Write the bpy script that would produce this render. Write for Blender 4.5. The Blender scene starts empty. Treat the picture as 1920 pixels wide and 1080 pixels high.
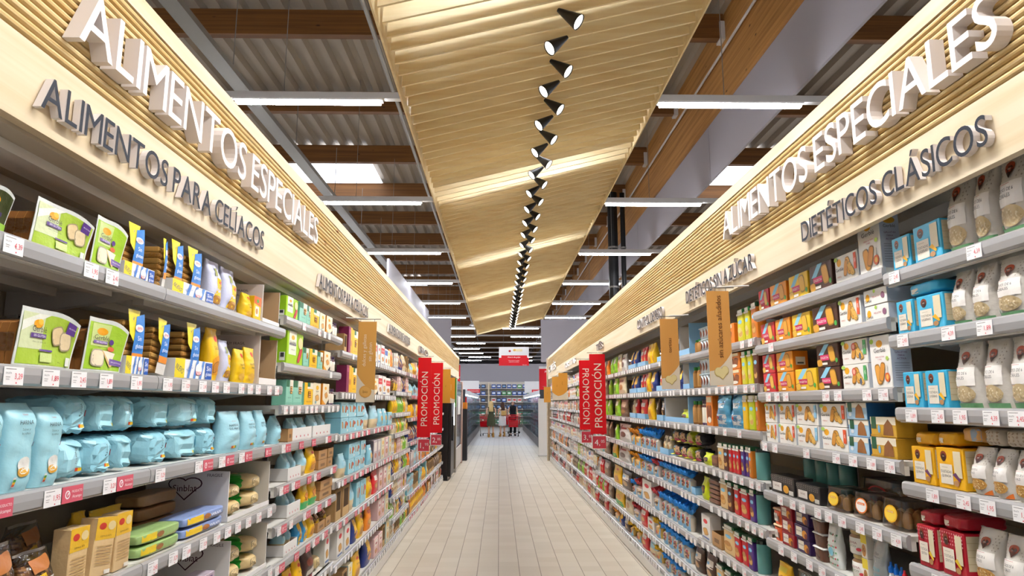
import bpy, math, random
from mathutils import Vector, Matrix, noise
from mathutils.bvhtree import BVHTree
from mathutils.geometry import delaunay_2d_cdt
PI = math.pi
rnd = random.Random(11)
SC = bpy.context.scene
COL = SC.collection

# ------------------------------------------------------------------ colours and materials
def lin(h):
    h = h.lstrip('#'); h = h if len(h) == 6 else ''.join(c * 2 for c in h)
    o = []
    for i in (0, 2, 4):
        c = int(h[i:i + 2], 16) / 255
        o.append(c / 12.92 if c <= .04045 else ((c + .055) / 1.055) ** 2.4)
    return (o[0], o[1], o[2], 1.0)

MATS = {}
def mat(name, base=None, rough=.5, spec=.5, metal=0, attr=False, emit=None, estr=0, bump=None):
    m = bpy.data.materials.new(name); m.use_nodes = True
    nt = m.node_tree; b = nt.nodes['Principled BSDF']
    b.inputs['Roughness'].default_value = rough
    b.inputs['Specular IOR Level'].default_value = spec
    b.inputs['Metallic'].default_value = metal
    if attr:
        a = nt.nodes.new('ShaderNodeAttribute'); a.attribute_name = 'Col'
        nt.links.new(a.outputs['Color'], b.inputs['Base Color'])
    elif base: b.inputs['Base Color'].default_value = lin(base)
    if emit:
        b.inputs['Emission Color'].default_value = lin(emit); b.inputs['Emission Strength'].default_value = estr
    if bump:
        sc, st, dist = bump
        tc = nt.nodes.new('ShaderNodeTexCoord'); n = nt.nodes.new('ShaderNodeTexNoise'); n.inputs['Scale'].default_value = sc
        n.inputs['Detail'].default_value = 3
        bp = nt.nodes.new('ShaderNodeBump'); bp.inputs['Strength'].default_value = st; bp.inputs['Distance'].default_value = dist
        nt.links.new(tc.outputs['Object'], n.inputs['Vector']); nt.links.new(n.outputs['Fac'], bp.inputs['Height'])
        nt.links.new(bp.outputs['Normal'], b.inputs['Normal'])
    MATS[name] = m
    return m

def wood(name, c1, c2, scale, rough=.5, knots=0.0, plank=None):
    m = mat(name, c1, rough, .35)
    nt = m.node_tree; b = nt.nodes['Principled BSDF']; N = nt.nodes.new; L = nt.links.new
    tc = N('ShaderNodeTexCoord'); mp = N('ShaderNodeMapping'); mp.inputs['Scale'].default_value = scale
    n = N('ShaderNodeTexNoise'); n.inputs['Scale'].default_value = 1; n.inputs['Detail'].default_value = 6; n.inputs['Distortion'].default_value = .6
    r = N('ShaderNodeValToRGB')
    r.color_ramp.elements[0].position = .32; r.color_ramp.elements[0].color = lin(c2)
    r.color_ramp.elements[1].position = .62; r.color_ramp.elements[1].color = lin(c1)
    L(tc.outputs['Object'], mp.inputs['Vector']); L(mp.outputs['Vector'], n.inputs['Vector']); L(n.outputs['Fac'], r.inputs['Fac'])
    out = r.outputs['Color']
    if knots:
        v = N('ShaderNodeTexVoronoi'); v.inputs['Scale'].default_value = 1
        mp2 = N('ShaderNodeMapping'); mp2.inputs['Scale'].default_value = (2.2, 2.2, 5)
        L(tc.outputs['Object'], mp2.inputs['Vector']); L(mp2.outputs['Vector'], v.inputs['Vector'])
        r2 = N('ShaderNodeValToRGB'); r2.color_ramp.elements[0].position = .03; r2.color_ramp.elements[0].color = (1, 1, 1, 1)
        r2.color_ramp.elements[1].position = .09; r2.color_ramp.elements[1].color = (0, 0, 0, 1)
        L(v.outputs['Distance'], r2.inputs['Fac'])
        mx = N('ShaderNodeMix'); mx.data_type = 'RGBA'; mx.inputs['B'].default_value = lin(knots)
        L(r2.outputs['Color'], mx.inputs['Factor']); L(out, mx.inputs['A']); out = mx.outputs['Result']
    L(out, b.inputs['Base Color'])
    return m

mat('card', attr=True, rough=.42, spec=.4)
mat('film', attr=True, rough=.3, spec=.5, bump=(26, .7, .005))
mat('matte', attr=True, rough=.8, spec=.2)
mat('gloss', attr=True, rough=.12, spec=.6)
mat('foil', attr=True, rough=.25, metal=.6, bump=(30, .8, .006))
mat('shelf_paint', '#dedbd5', .4, .4)
mat('back_paint', '#b9ae9c', .6, .3)
mat('rail_plastic', '#a3a2a4', .22, .5)
mat('black_paint', '#0b0b0c', .4, .4)
mat('black_soft', '#161417', .35, .5)
mat('white_paint', '#f1efee', .5, .3)
mat('galv', '#8a8782', .5, .5, metal=.4)
mat('trunk_paint', '#c9c6c4', .5, .3)
mat('panel_grey', '#a7a3ab', .6, .3)
mat('deck_steel', '#a0968a', .6, .3)
mat('wall_grey', '#aeaab0', .8, .2)
mat('tube_light', '#ffffff', emit='#f3f7ff', estr=60)
mat('lens_light', '#ffffff', emit='#fff3e2', estr=5)
mat('sky_pane', '#ffffff', emit='#eaf1ff', estr=3.2)
mat('letter_white', '#efe7e4', .45, .3)
mat('letter_dark', '#2b303c', .5, .3)
mat('cooler_lit', '#ffffff', emit='#f2f6ff', estr=45)
wood('birch', '#dcccb2', '#d0bc9a', (10, .7, 26), .5)
wood('pine_rib', '#e4cb98', '#cba868', (9, .8, 60), .5, '#8a5a2a')
wood('slat_ply', '#f8e7bd', '#ecd3a0', (.9, 12, 22), .5)
wood('glulam', '#c08d50', '#9a6a35', (7, .5, 22), .6, '#4a2c14')
wood('purlin', '#7a5024', '#5c3a18', (.5, 7, 22), .6, '#3a220f')
def clear_mat(name, col, fac, rough, bump=True):
    m = bpy.data.materials.new(name); m.use_nodes = True; nt = m.node_tree; nt.nodes.clear(); N = nt.nodes.new; L = nt.links.new
    o = N('ShaderNodeOutputMaterial'); t = N('ShaderNodeBsdfTransparent'); t.inputs['Color'].default_value = lin(col)
    g = N('ShaderNodeBsdfGlossy'); g.inputs['Roughness'].default_value = rough; mx = N('ShaderNodeMixShader')
    lw = N('ShaderNodeLayerWeight'); lw.inputs['Blend'].default_value = .25
    ma = N('ShaderNodeMath'); ma.operation = 'MULTIPLY_ADD'; ma.inputs[1].default_value = .05 if name == 'glass' else .6; ma.inputs[2].default_value = fac
    L(lw.outputs['Fresnel'], ma.inputs[0]); L(ma.outputs[0], mx.inputs['Fac'])
    L(t.outputs[0], mx.inputs[1]); L(g.outputs[0], mx.inputs[2]); L(mx.outputs[0], o.inputs['Surface'])
    if bump:
        tc = N('ShaderNodeTexCoord'); n = N('ShaderNodeTexNoise'); n.inputs['Scale'].default_value = 30
        bp = N('ShaderNodeBump'); bp.inputs['Strength'].default_value = .8; bp.inputs['Distance'].default_value = .01
        L(tc.outputs['Object'], n.inputs['Vector']); L(n.outputs['Fac'], bp.inputs['Height'])
        L(bp.outputs['Normal'], g.inputs['Normal'])
    MATS[name] = m
clear_mat('clear_film', '#f4f4f4', .10, .12)
clear_mat('clear_tub', '#e6e0dc', .12, .1, False)
clear_mat('glass', '#dfe6ea', .06, .03, False)

def tile_material():
    m = mat('floor_tile', '#cdbfaa', .5, .3); nt = m.node_tree; b = nt.nodes['Principled BSDF']; N = nt.nodes.new; L = nt.links.new
    tc = N('ShaderNodeTexCoord'); sp = N('ShaderNodeSeparateXYZ'); L(tc.outputs['Object'], sp.inputs[0])
    def math_(op, a, bb=None):
        n = N('ShaderNodeMath'); n.operation = op
        for i, q in enumerate((a, bb)):
            if q is None: continue
            if hasattr(q, 'links'): L(q, n.inputs[i])
            else: n.inputs[i].default_value = q
        return n.outputs[0]
    def line(c, off, w):
        f = math_('FRACT', math_('MULTIPLY', math_('ADD', c, off), 5.0))
        return math_('LESS_THAN', math_('ABSOLUTE', math_('SUBTRACT', f, .5)), w)
    lx = line(sp.outputs['X'], 40.1 + .003, .017); ly = line(sp.outputs['Y'], 40.03, .012)
    cell = N('ShaderNodeTexWhiteNoise'); cell.noise_dimensions = '2D'
    cb = N('ShaderNodeCombineXYZ')
    L(math_('FLOOR', math_('MULTIPLY', math_('ADD', sp.outputs['X'], 40.203), 5.0)), cb.inputs[0])
    L(math_('FLOOR', math_('MULTIPLY', math_('ADD', sp.outputs['Y'], 40.13), 5.0)), cb.inputs[1]); L(cb.outputs[0], cell.inputs['Vector'])
    def mix(f, a, bb):
        n = N('ShaderNodeMix'); n.data_type = 'RGBA'
        if hasattr(f, 'links'): L(f, n.inputs['Factor'])
        else: n.inputs['Factor'].default_value = f
        for k, q in (('A', a), ('B', bb)):
            if hasattr(q, 'links'): L(q, n.inputs[k])
            else: n.inputs[k].default_value = lin(q)
        return n.outputs['Result']
    c = mix(cell.outputs['Value'], '#cbc3b5', '#c2b9aa')
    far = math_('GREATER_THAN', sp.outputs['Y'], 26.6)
    c = mix(far, c, '#bdb8b4')  # cooler light over the far floor, put into the tile colour
    c = mix(math_('MULTIPLY', ly, .2), c, '#8d8171')
    c = mix(math_('MULTIPLY', lx, .85), c, '#6f6558')
    L(c, b.inputs['Base Color'])
    return m
tile_material()

# ------------------------------------------------------------------ mesh builder
class MB:
    def __init__(s): s.v = []; s.f = []; s.c = []; s.m = []
    def add(s, pts, faces, col='#ffffff', m='card'):
        k = len(s.v); s.v += [tuple(p) for p in pts]
        for i, f in enumerate(faces):
            s.f.append([k + j for j in f]); s.c.append(col[i] if isinstance(col, list) else col); s.m.append(m)
        return s
    def quad(s, a, b, c, d, col='#ffffff', m='card'): return s.add([a, b, c, d], [(0, 1, 2, 3)], col, m)
    def box(s, x0, x1, y0, y1, z0, z1, col='#ffffff', m='card', c=0):
        if c <= 0:
            p = [(x, y, z) for z in (z0, z1) for y in (y0, y1) for x in (x0, x1)]
            return s.add(p, [(0, 1, 5, 4), (1, 3, 7, 5), (3, 2, 6, 7), (2, 0, 4, 6), (4, 5, 7, 6), (0, 2, 3, 1)], col, m)
        X = (x0, x1); Y = (y0, y1); Z = (z0, z1); p = []; idx = {}
        for i in (0, 1):
            for j in (0, 1):
                for k in (0, 1):
                    sx = c if i == 0 else -c; sy = c if j == 0 else -c; sz = c if k == 0 else -c
                    for ax in range(3):
                        q = [X[i] + sx, Y[j] + sy, Z[k] + sz]; q[ax] = (X[i], Y[j], Z[k])[ax]
                        idx[i, j, k, ax] = len(p); p.append(q)
        F = []
        for ax in range(3):
            for e in (0, 1):
                o = [(0, 0), (1, 0), (1, 1), (0, 1)]
                if (e == 0) != (ax == 1): o = o[::-1]
                f = []
                for a, b in o:
                    t = [a, b]; t.insert(ax, e); f.append(idx[t[0], t[1], t[2], ax])
                F.append(f)
        for ax in range(3):
            u, w = [q for q in range(3) if q != ax]
            for a in (0, 1):
                for b in (0, 1):
                    f = []
                    for e, who in ((0, u), (0, w), (1, w), (1, u)):
                        t = [0, 0, 0]; t[ax] = e; t[u] = a; t[w] = b; f.append(idx[t[0], t[1], t[2], who])
                    flip = (a == b) != (ax == 1)
                    F.append(f if not flip else f[::-1])
        for i in (0, 1):
            for j in (0, 1):
                for k in (0, 1):
                    f = [idx[i, j, k, a] for a in range(3)]
                    F.append(f if (i + j + k) % 2 else f[::-1])
        return s.add(p, F, col, m)
    def lathe(s, prof, n=14, cx=0, cy=0, col='#ffffff', m='card', caps=True):
        p = []; F = []; C = []
        for r, z in prof:
            for i in range(n): p.append((cx + r * math.cos(2 * PI * i / n), cy + r * math.sin(2 * PI * i / n), z))
        for j in range(len(prof) - 1):
            for i in range(n):
                F.append((j * n + i, j * n + (i + 1) % n, (j + 1) * n + (i + 1) % n, (j + 1) * n + i)); C.append(col[j] if isinstance(col, list) else col)
        if caps:
            F.append(tuple(range(n))[::-1]); C.append(C[0]); F.append(tuple((len(prof) - 1) * n + i for i in range(n))); C.append(C[-2])
        return s.add(p, F, C, m)
    def tube(s, path, r, n=8, col='#ffffff', m='card', caps=True):
        p = []; F = []; path = [Vector(q) for q in path]
        for i, q in enumerate(path):
            d = (path[min(i + 1, len(path) - 1)] - path[max(i - 1, 0)]).normalized()
            a = d.orthogonal().normalized() if i == 0 else (a - d * a.dot(d)).normalized()
            b = d.cross(a); rr = r[i] if isinstance(r, (list, tuple)) else r
            for k in range(n): p.append(q + a * rr * math.cos(2 * PI * k / n) + b * rr * math.sin(2 * PI * k / n))
        for j in range(len(path) - 1):
            for i in range(n): F.append((j * n + i, j * n + (i + 1) % n, (j + 1) * n + (i + 1) % n, (j + 1) * n + i))
        if caps: F += [tuple(range(n))[::-1], tuple((len(path) - 1) * n + i for i in range(n))]
        return s.add(p, F, col, m)
    def grid(s, fn, nu, nv, col='#ffffff', m='card', closed=False):
        p = []; F = []; C = []
        for j in range(nv + 1):
            for i in range(nu + (0 if closed else 1)): p.append(fn(i / nu, j / nv))
        w = nu if closed else nu + 1
        for j in range(nv):
            for i in range(nu):
                F.append((j * w + i, j * w + (i + 1) % w, (j + 1) * w + (i + 1) % w, (j + 1) * w + i))
                C.append(col((i + .5) / nu, (j + .5) / nv) if callable(col) else col)
        return s.add(p, F, C, m)
    def mesh(s, name, smooth=False):
        me = bpy.data.meshes.new(name); me.from_pydata(s.v, [], s.f)
        keys = []
        for k in s.m:
            if k not in keys: keys.append(k)
        for k in keys: me.materials.append(MATS[k])
        me.polygons.foreach_set('material_index', [keys.index(k) for k in s.m])
        if any(MATS[k].node_tree.nodes.get('Attribute') for k in keys):
            at = me.color_attributes.new('Col', 'FLOAT_COLOR', 'CORNER'); cache = {}; d = []
            for f, c in zip(s.f, s.c):
                if c not in cache: cache[c] = lin(c)
                d += cache[c] * len(f)
            at.data.foreach_set('color', d)
        if smooth: me.polygons.foreach_set('use_smooth', [True] * len(s.f))
        me.update(); me.validate()
        return me
    def obj(s, name, parent=None, smooth=False, link=True):
        o = bpy.data.objects.new(name, s.mesh(name, smooth))
        if parent: o.parent = parent
        if link: COL.objects.link(o)
        return o

def tag(o, label=None, cat=None, group=None, kind=None):
    for k, q in (('label', label), ('category', cat), ('group', group), ('kind', kind)):
        if q: o[k] = q
    return o
def empty(name, loc=(0, 0, 0), rz=0, link=True):
    o = bpy.data.objects.new(name, None); o.location = loc; o.rotation_euler = (0, 0, rz)
    if link: COL.objects.link(o)
    return o
def copy_tree(o, parent=None):
    c = o.copy(); COL.objects.link(c)
    if parent: c.parent = parent
    for ch in KIDS.get(o.name, ()): copy_tree(ch, c)
    return c
KIDS = {}
ORD = 'zeroth first second third fourth fifth sixth seventh eighth ninth tenth eleventh twelfth thirteenth fourteenth fifteenth sixteenth seventeenth eighteenth nineteenth twentieth'.split()
def nth(i):
    if i <= 20: return ORD[i]
    tens = {2: 'twenty', 3: 'thirty', 4: 'forty', 5: 'fifty', 6: 'sixty', 7: 'seventy', 8: 'eighty', 9: 'ninety'}
    if i % 10 == 0: return tens[i // 10][:-1] + 'ieth'
    return tens[i // 10] + '-' + ORD[i % 10]

# ------------------------------------------------------------------ lettering
_TX = {}
def outline(s, bold=0.0, res=2):
    cu = bpy.data.curves.new('t', 'FONT'); cu.body = s; cu.size = 1; cu.resolution_u = res; cu.offset = bold; cu.fill_mode = 'NONE'
    o = bpy.data.objects.new('t', cu); COL.objects.link(o)
    me = bpy.data.meshes.new_from_object(o.evaluated_get(bpy.context.evaluated_depsgraph_get()))
    vs = [Vector((v.co.x, v.co.y)) for v in me.vertices]; es = [tuple(e.vertices) for e in me.edges]
    bpy.data.objects.remove(o); bpy.data.curves.remove(cu); bpy.data.meshes.remove(me)
    if not vs: return [], [], []
    r = delaunay_2d_cdt(vs, es, [], 1, 1e-5); fs = []
    E = [(vs[a].x, vs[a].y, vs[b].x, vs[b].y) for a, b in es]
    # non-zero winding needs the direction of each outline; the curve writes outlines in order, so edges (i, i+1) keep it
    for f in r[2]:
        px = sum(r[0][q].x for q in f) / len(f); py = sum(r[0][q].y for q in f) / len(f) + 1e-7; wn = 0
        for x0, y0, x1, y1 in E:
            if (y0 > py) != (y1 > py) and px < x0 + (py - y0) * (x1 - x0) / (y1 - y0): wn += 1
        if wn % 2: fs.append(tuple(f))
    return [tuple(v) for v in r[0]], [], fs
def glyphs(s, bold=0.0, res=2):
    """flat triangles of a string, font size 1, left end at x = 0"""
    k = (s, bold, res)
    if k in _TX: return _TX[k]
    vs, es, fs = outline(s, bold, res)
    x0 = min((v[0] for v in vs), default=0); x1 = max((v[0] for v in vs), default=.3)
    _TX[k] = ([(v[0] - x0, v[1]) for v in vs], fs, x1 - x0)
    return _TX[k]
def solid_letter(ch, bold):
    """one letter with unit thickness, front at z = 1"""
    vs, fs, w = glyphs(ch, bold, 5); n = len(vs); cnt = {}
    for f in fs:
        for a, b in zip(f, f[1:] + f[:1]): cnt[(a, b)] = 1
    F = [tuple(q + n for q in f) for f in fs] + [f[::-1] for f in fs] + [(a, b, b + n, a + n) for a, b in cnt if (b, a) not in cnt]
    me = bpy.data.meshes.new('letter'); me.from_pydata([(x, y, 0) for x, y in vs] + [(x, y, 1) for x, y in vs], [], F)
    return me
CAP = .73

# ------------------------------------------------------------------ printing on packs
# art items, in front-panel units (u to the right, v up, both 0..1):
# ('r',u0,v0,u1,v1,col) ('e',cu,cv,ru,rv,col) ('p',[(u,v)..],col) ('t',text,cu,cv,height,col,maxwidth[,rot][,bold]) ('b',cu,cv,ru,rv,rot,col) biscuit
def draw(mb, S, w, h, art, m='card', n=1):
    lay = 1
    def put(pts, faces, col):
        q = lay if lay < 6 else 6 + (lay - 6) * .06
        mb.add([S(u, v, q) for u, v in pts], faces, col, m)
    for a in art:
        k = a[0]
        if k == 'r':
            _, u0, v0, u1, v1, col = a[:6]
            nu = max(1, int(n * (u1 - u0) * 1.2 + .5)) if n > 1 else 1; nv = max(1, int(n * (v1 - v0) * 1.2 + .5)) if n > 1 else 1
            pts = [(u0 + (u1 - u0) * i / nu, v0 + (v1 - v0) * j / nv) for j in range(nv + 1) for i in range(nu + 1)]
            put(pts, [(j * (nu + 1) + i, j * (nu + 1) + i + 1, (j + 1) * (nu + 1) + i + 1, (j + 1) * (nu + 1) + i) for j in range(nv) for i in range(nu)], col)
        elif k in 'eb':
            rot = 0
            if k == 'e': _, cu, cv, ru, rv, col = a
            else: _, cu, cv, ru, rv, rot, col = a
            N = 14 if k == 'e' else 16; rings = 3 if n > 1 else 1; rot = math.radians(rot)
            def shape(scale, c2):
                pts = [(cu, cv)]; F = []
                for r in range(1, rings + 1):
                    for i in range(N):
                        t = 2 * PI * i / N; cx, cy = math.cos(t), math.sin(t)
                        if k == 'b': cx = math.copysign(abs(cx) ** .55, cx); cy = math.copysign(abs(cy) ** .55, cy)
                        x = cx * ru * w * scale * r / rings; y = cy * rv * h * scale * r / rings
                        pts.append((cu + (x * math.cos(rot) - y * math.sin(rot)) / w, cv + (x * math.sin(rot) + y * math.cos(rot)) / h))
                for i in range(N): F.append((0, 1 + i, 1 + (i + 1) % N))
                for r in range(rings - 1):
                    for i in range(N):
                        F.append((1 + r * N + i, 1 + (r + 1) * N + i, 1 + (r + 1) * N + (i + 1) % N, 1 + r * N + (i + 1) % N))
                put(pts, F, c2)
            if k == 'b':
                dk = '#%02x%02x%02x' % tuple(int(int(col[i:i + 2], 16) * .72) for i in (1, 3, 5))
                shape(1.0, dk); lay += 1; shape(.86, col)
            else: shape(1.0, col)
        elif k == 'p':
            pts, col = a[1], a[2]
            if n > 1 and len(pts) in (3, 4):
                q = list(pts) + ([pts[2]] if len(pts) == 3 else []); M = 5; g = []
                for j in range(M + 1):
                    for i in range(M + 1):
                        s_, t_ = i / M, j / M
                        g.append(tuple((q[0][e] * (1 - s_) + q[1][e] * s_) * (1 - t_) + (q[3][e] * (1 - s_) + q[2][e] * s_) * t_ for e in (0, 1)))
                put(g, [(j * (M + 1) + i, j * (M + 1) + i + 1, (j + 1) * (M + 1) + i + 1, (j + 1) * (M + 1) + i) for j in range(M) for i in range(M)], col)
            else: put(pts, [tuple(range(len(pts)))], col)
        elif k == 't':
            _, s, cu, cv, hv, col = a[:6]; mw = a[6] if len(a) > 6 else 9; rot = math.radians(a[7]) if len(a) > 7 else 0; bold = a[8] if len(a) > 8 else .012
            vs, fs, tw = glyphs(s, bold)
            side = abs(abs(rot) - PI / 2) < .01
            fh = hv * (w if side else h) / CAP; fw = fh; lim = min(mw, .9) * h if side else mw * w
            if tw * fw > lim: fw = lim / tw
            pts = []
            for x, y in vs:
                X = (x - tw / 2) * fw; Y = (y - CAP / 2) * fh
                pts.append((cu + (X * math.cos(rot) - Y * math.sin(rot)) / w, cv + (X * math.sin(rot) + Y * math.cos(rot)) / h))
            S0 = S
            if n > 1: S = lambda u, v, k: S0(u, v, k + 4)
            put(pts, fs, col); S = S0
        lay += 1
    return mb

# ------------------------------------------------------------------ pack shapes.  front faces -y, base at z = 0, x from -w/2 to w/2, depth along +y
PROTO = {}
class P: pass
NAMES = dict(light_blue_carton='cookie_carton', white_carton='cracker_carton', red_white_carton='cereal_carton', blue_white_carton='cereal_carton', pink_carton='wafer_carton', grey_pink_carton='wafer_carton',
    brown_carton='outer_carton', purple_box='muesli_carton', cream_carton='biscuit_box', orange_carton='biscuit_box', yellow_carton='biscuit_box', teal_carton='biscuit_box', green_carton='biscuit_box',
    yellow_bag='crisp_bag', clear_bag='cookie_bag', brown_snack='nut_bag', green_snack='nut_bag', beige_bag='nut_bag', grey_bag='nut_bag', choc_bag='chocolate_bag', dark_bag='chocolate_bag',
    red_bag='candy_bag', orange_bag='candy_bag', navy_bag='candy_bag', lime_bag='candy_bag', lavender_bag='bread_roll_bag', teal_blue_bag='puff_bag', blue_yellow_bag='puff_bag', green_yellow_bag='puff_bag', blue_bag='puff_bag')
def reg(key, root, w, h, d, name, look, cat, group, kids=()):
    if key in NAMES: root.name = name = NAMES[key]
    p = P(); p.root = root; p.w = w; p.h = h; p.d = d; p.look = look; p.cat = cat; p.group = group; p.name = name
    PROTO[key] = p; KIDS[root.name] = list(kids)
    return p
def NO(mb, name, parent=None, smooth=False):
    return mb.obj(name, parent, smooth, link=False)

def on_skin(body, fx, fz, off=.0009):
    """front printing laid on the true skin of a soft pack"""
    t = BVHTree.FromPolygons(body.v, body.f); last = [0.0]
    def S(u, v, k):
        x, z = fx(u, v), fz(v); q = t.ray_cast(Vector((x, -1, z)), Vector((0, 1, 0)))
        if q[0] is not None: last[0] = q[0].y
        return (x, last[0] - off - k * .00035, z)
    return S
def carton(key, w, h, d, base, art, look, name='food_carton', cat='box', group='food cartons on the shelves', side=None, sidecol=None, top=None, m='card', window=None):
    mb = MB(); n0 = len(mb.f)
    mb.box(-w / 2, w / 2, 0, d, 0, h, base, m, .0022)
    if sidecol or top:
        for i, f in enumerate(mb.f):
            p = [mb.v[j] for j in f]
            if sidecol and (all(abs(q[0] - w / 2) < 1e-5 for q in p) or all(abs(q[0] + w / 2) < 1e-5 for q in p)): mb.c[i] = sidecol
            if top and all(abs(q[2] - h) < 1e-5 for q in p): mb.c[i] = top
    e = .0004
    draw(mb, lambda u, v, k: (-w / 2 + w * u, -e * k, h * v), w, h, art, m)
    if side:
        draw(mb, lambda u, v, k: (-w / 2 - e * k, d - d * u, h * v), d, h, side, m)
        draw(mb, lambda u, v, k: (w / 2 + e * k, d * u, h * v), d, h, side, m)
    r = NO(mb, name); kids = []
    if window:
        u0, v0, u1, v1, col = window
        k = MB(); z = 6
        k.quad((-w / 2 + w * u0, -e * z, h * v0), (-w / 2 + w * u1, -e * z, h * v0), (-w / 2 + w * u1, -e * z, h * v1), (-w / 2 + w * u0, -e * z, h * v1), '#2a2018', 'gloss')
        for q in range(3): k.box(-w / 2 + w * (u0 + .02), -w / 2 + w * (u1 - .02), -e * (z + 3), -e * z, h * (v0 + (v1 - v0) * (q / 3 + .04)), h * (v0 + (v1 - v0) * (q / 3 + .28)), col, 'gloss')
        kids.append(NO(k, 'display_window', r))
    return reg(key, r, w, h, d, name, look, cat, group, kids)

def bagfn(w, h, d, seed, wr, shape):
    def prof(v):
        if shape == 'seal':            # stand-up bag with flat sealed top
            D = .78 + .22 * math.sin(min(1, v / .45) * PI / 2) if v < .45 else max(.04, 1 - .96 * ((v - .45) / .55) ** 1.45)
            W = .93 + .05 * math.cos(v * 5) + (.06 * max(0, v - .7) / .3)
        elif shape == 'block':         # paper block with folded top
            D = 1 - .12 * max(0, .12 - v) / .12 if v < .8 else max(.1, 1 - ((v - .8) / .2) ** 1.4 * .9)
            W = .97 - .02 * math.sin(v * 7)
        elif shape == 'tied':          # neck pinched, gathered ruffle
            D = .8 + .2 * math.sin(min(1, v / .35) * PI / 2) if v < .46 else max(.2, 1 - (v - .46) / .12 * .8) if v < .58 else .2 + 1.0 * min(1, (v - .58) / .3) ** .7
            W = .93 if v < .46 else max(.4, .93 - (v - .46) / .12 * .53) if v < .58 else .4 + .5 * min(1, (v - .58) / .3) ** .6
        elif shape == 'pillow':        # both ends sealed
            t = abs(2 * v - 1); D = max(.04, math.sqrt(max(0, 1 - t ** 2.4))); W = .93 + .07 * t ** 3
        else:
            D = 1; W = 1
        return W * w / 2, D * d / 2
    ex = 4 if shape == 'block' else 2.5
    def pt(t, v, side, k=0):
        W, D = prof(v); a = 2 * t - 1
        y = D * max(0, 1 - abs(a) ** ex) ** (1 / ex)
        x = a * W; z = h * v
        env = min(1, v * 6) * wr
        q = noise.noise(Vector((x * 26 + seed, z * 20, side * 3))) * env + (.5 - abs(noise.noise(Vector((x * 34 + z * 20, z * 40 - x * 16 + seed, side))))) * env * 1.1
        if shape == 'tied' and v > .58: q += math.sin(a * 16 + seed) * .012 * (v - .7)/.3
        if side < 0: return (x, d / 2 - y - q - k * .0007, z)
        return (x, d / 2 + y + q, z)
    return pt

def bag(key, w, h, d, base, art, look, shape='seal', wr=.0065, m='film', name='food_bag', cat='bag', group='food bags on the shelves', bands=None, top=None, clear=False, fill=None, seed=None):
    seed = seed if seed is not None else rnd.random() * 50
    pt = bagfn(w, h, d, seed, wr, shape); nu, nv = 14, 20; kids = []
    def colf(v):
        c = base
        for v0, v1, cc in bands or ():
            if v0 <= v <= v1: c = cc
        return c
    def T(i): return (1 - math.cos(PI * i)) / 2
    v1 = 1.0
    if shape == 'tied': v1 = .57
    mb = MB(); mm = 'clear_film' if clear else m
    def ring(u, v):
        return pt(T(u * 2), v * v1, -1) if u <= .5 else pt(T(2 - u * 2), v * v1, 1)
    mb.grid(ring, nu * 2, nv, lambda u, v: colf(v * v1), mm, True)
    bot = [ring(i / (nu * 2), 0) for i in range(nu * 2)]
    mb.add(bot, [tuple(range(nu * 2))[::-1]], colf(0), mm)
    tp = [ring(i / (nu * 2), 1) for i in range(nu * 2)]
    mb.add(tp, [tuple(range(nu * 2))], colf(1), mm)
    if art: draw(mb, on_skin(mb, lambda u, v: pt(.04 + .92 * u, min(v, .97) * v1, -1)[0], lambda v: h * v1 * min(max(v, .012), .97)), w, h * v1, art, m, 8)
    r = NO(mb, name, None, True)
    if clear:
        f = MB(); fp = bagfn(w * .93, h * .86, d * .86, seed, .004, shape)
        def fr(u, v):
            q = fp(T(u * 2), v * .86, -1) if u <= .5 else fp(T(2 - u * 2), v * .86, 1)
            return (q[0], q[1] + d * .07, q[2] + .004)
        rr = random.Random(int(seed * 100))
        f.grid(fr, nu * 2, nv, lambda u, v: rr.choice(fill), 'matte', True)
        kids.append(NO(f, 'contents', r))
    if shape == 'tied':
        g = MB()
        def ru(u, v):
            vv = .57 + .43 * v
            q = pt(T(u * 2), vv, -1) if u <= .5 else pt(T(2 - u * 2), vv, 1)
            return (q[0] * (1 - .0 * v) + .004 * math.sin(u * 40 + v * 3) * v, q[1] + .014 * math.cos(u * 62 + v * 5 + seed) * v - .012 * v * (1 if u < .5 else 0), q[2] - .02 * v * v * (1 if u < .5 else .3) + (.02 * math.sin(u * 56 + seed + v * 4) + .012 * math.sin(u * 131 + seed)) * v - .016 * v)
        g.grid(ru, nu * 4, 7, top or base, m, True)
        kids.append(NO(g, 'gathered_top', r, True))
    elif shape in ('seal', 'pillow') and top:
        g = MB(); W = prof_w = w * .5
        g.grid(lambda u, v: ((2 * u - 1) * W, d / 2 + .004 * math.sin(u * 9 + seed) - .0015, h * .955 + v * h * .05), 8, 2, top, m)
        g.grid(lambda u, v: ((1 - 2 * u) * W, d / 2 + .004 * math.sin((1 - u) * 9 + seed) + .0015, h * .955 + v * h * .05), 8, 2, top, m)
        kids.append(NO(g, 'top_seal', r))
    return reg(key, r, w, h, d, name, look, cat, group, kids)

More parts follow.
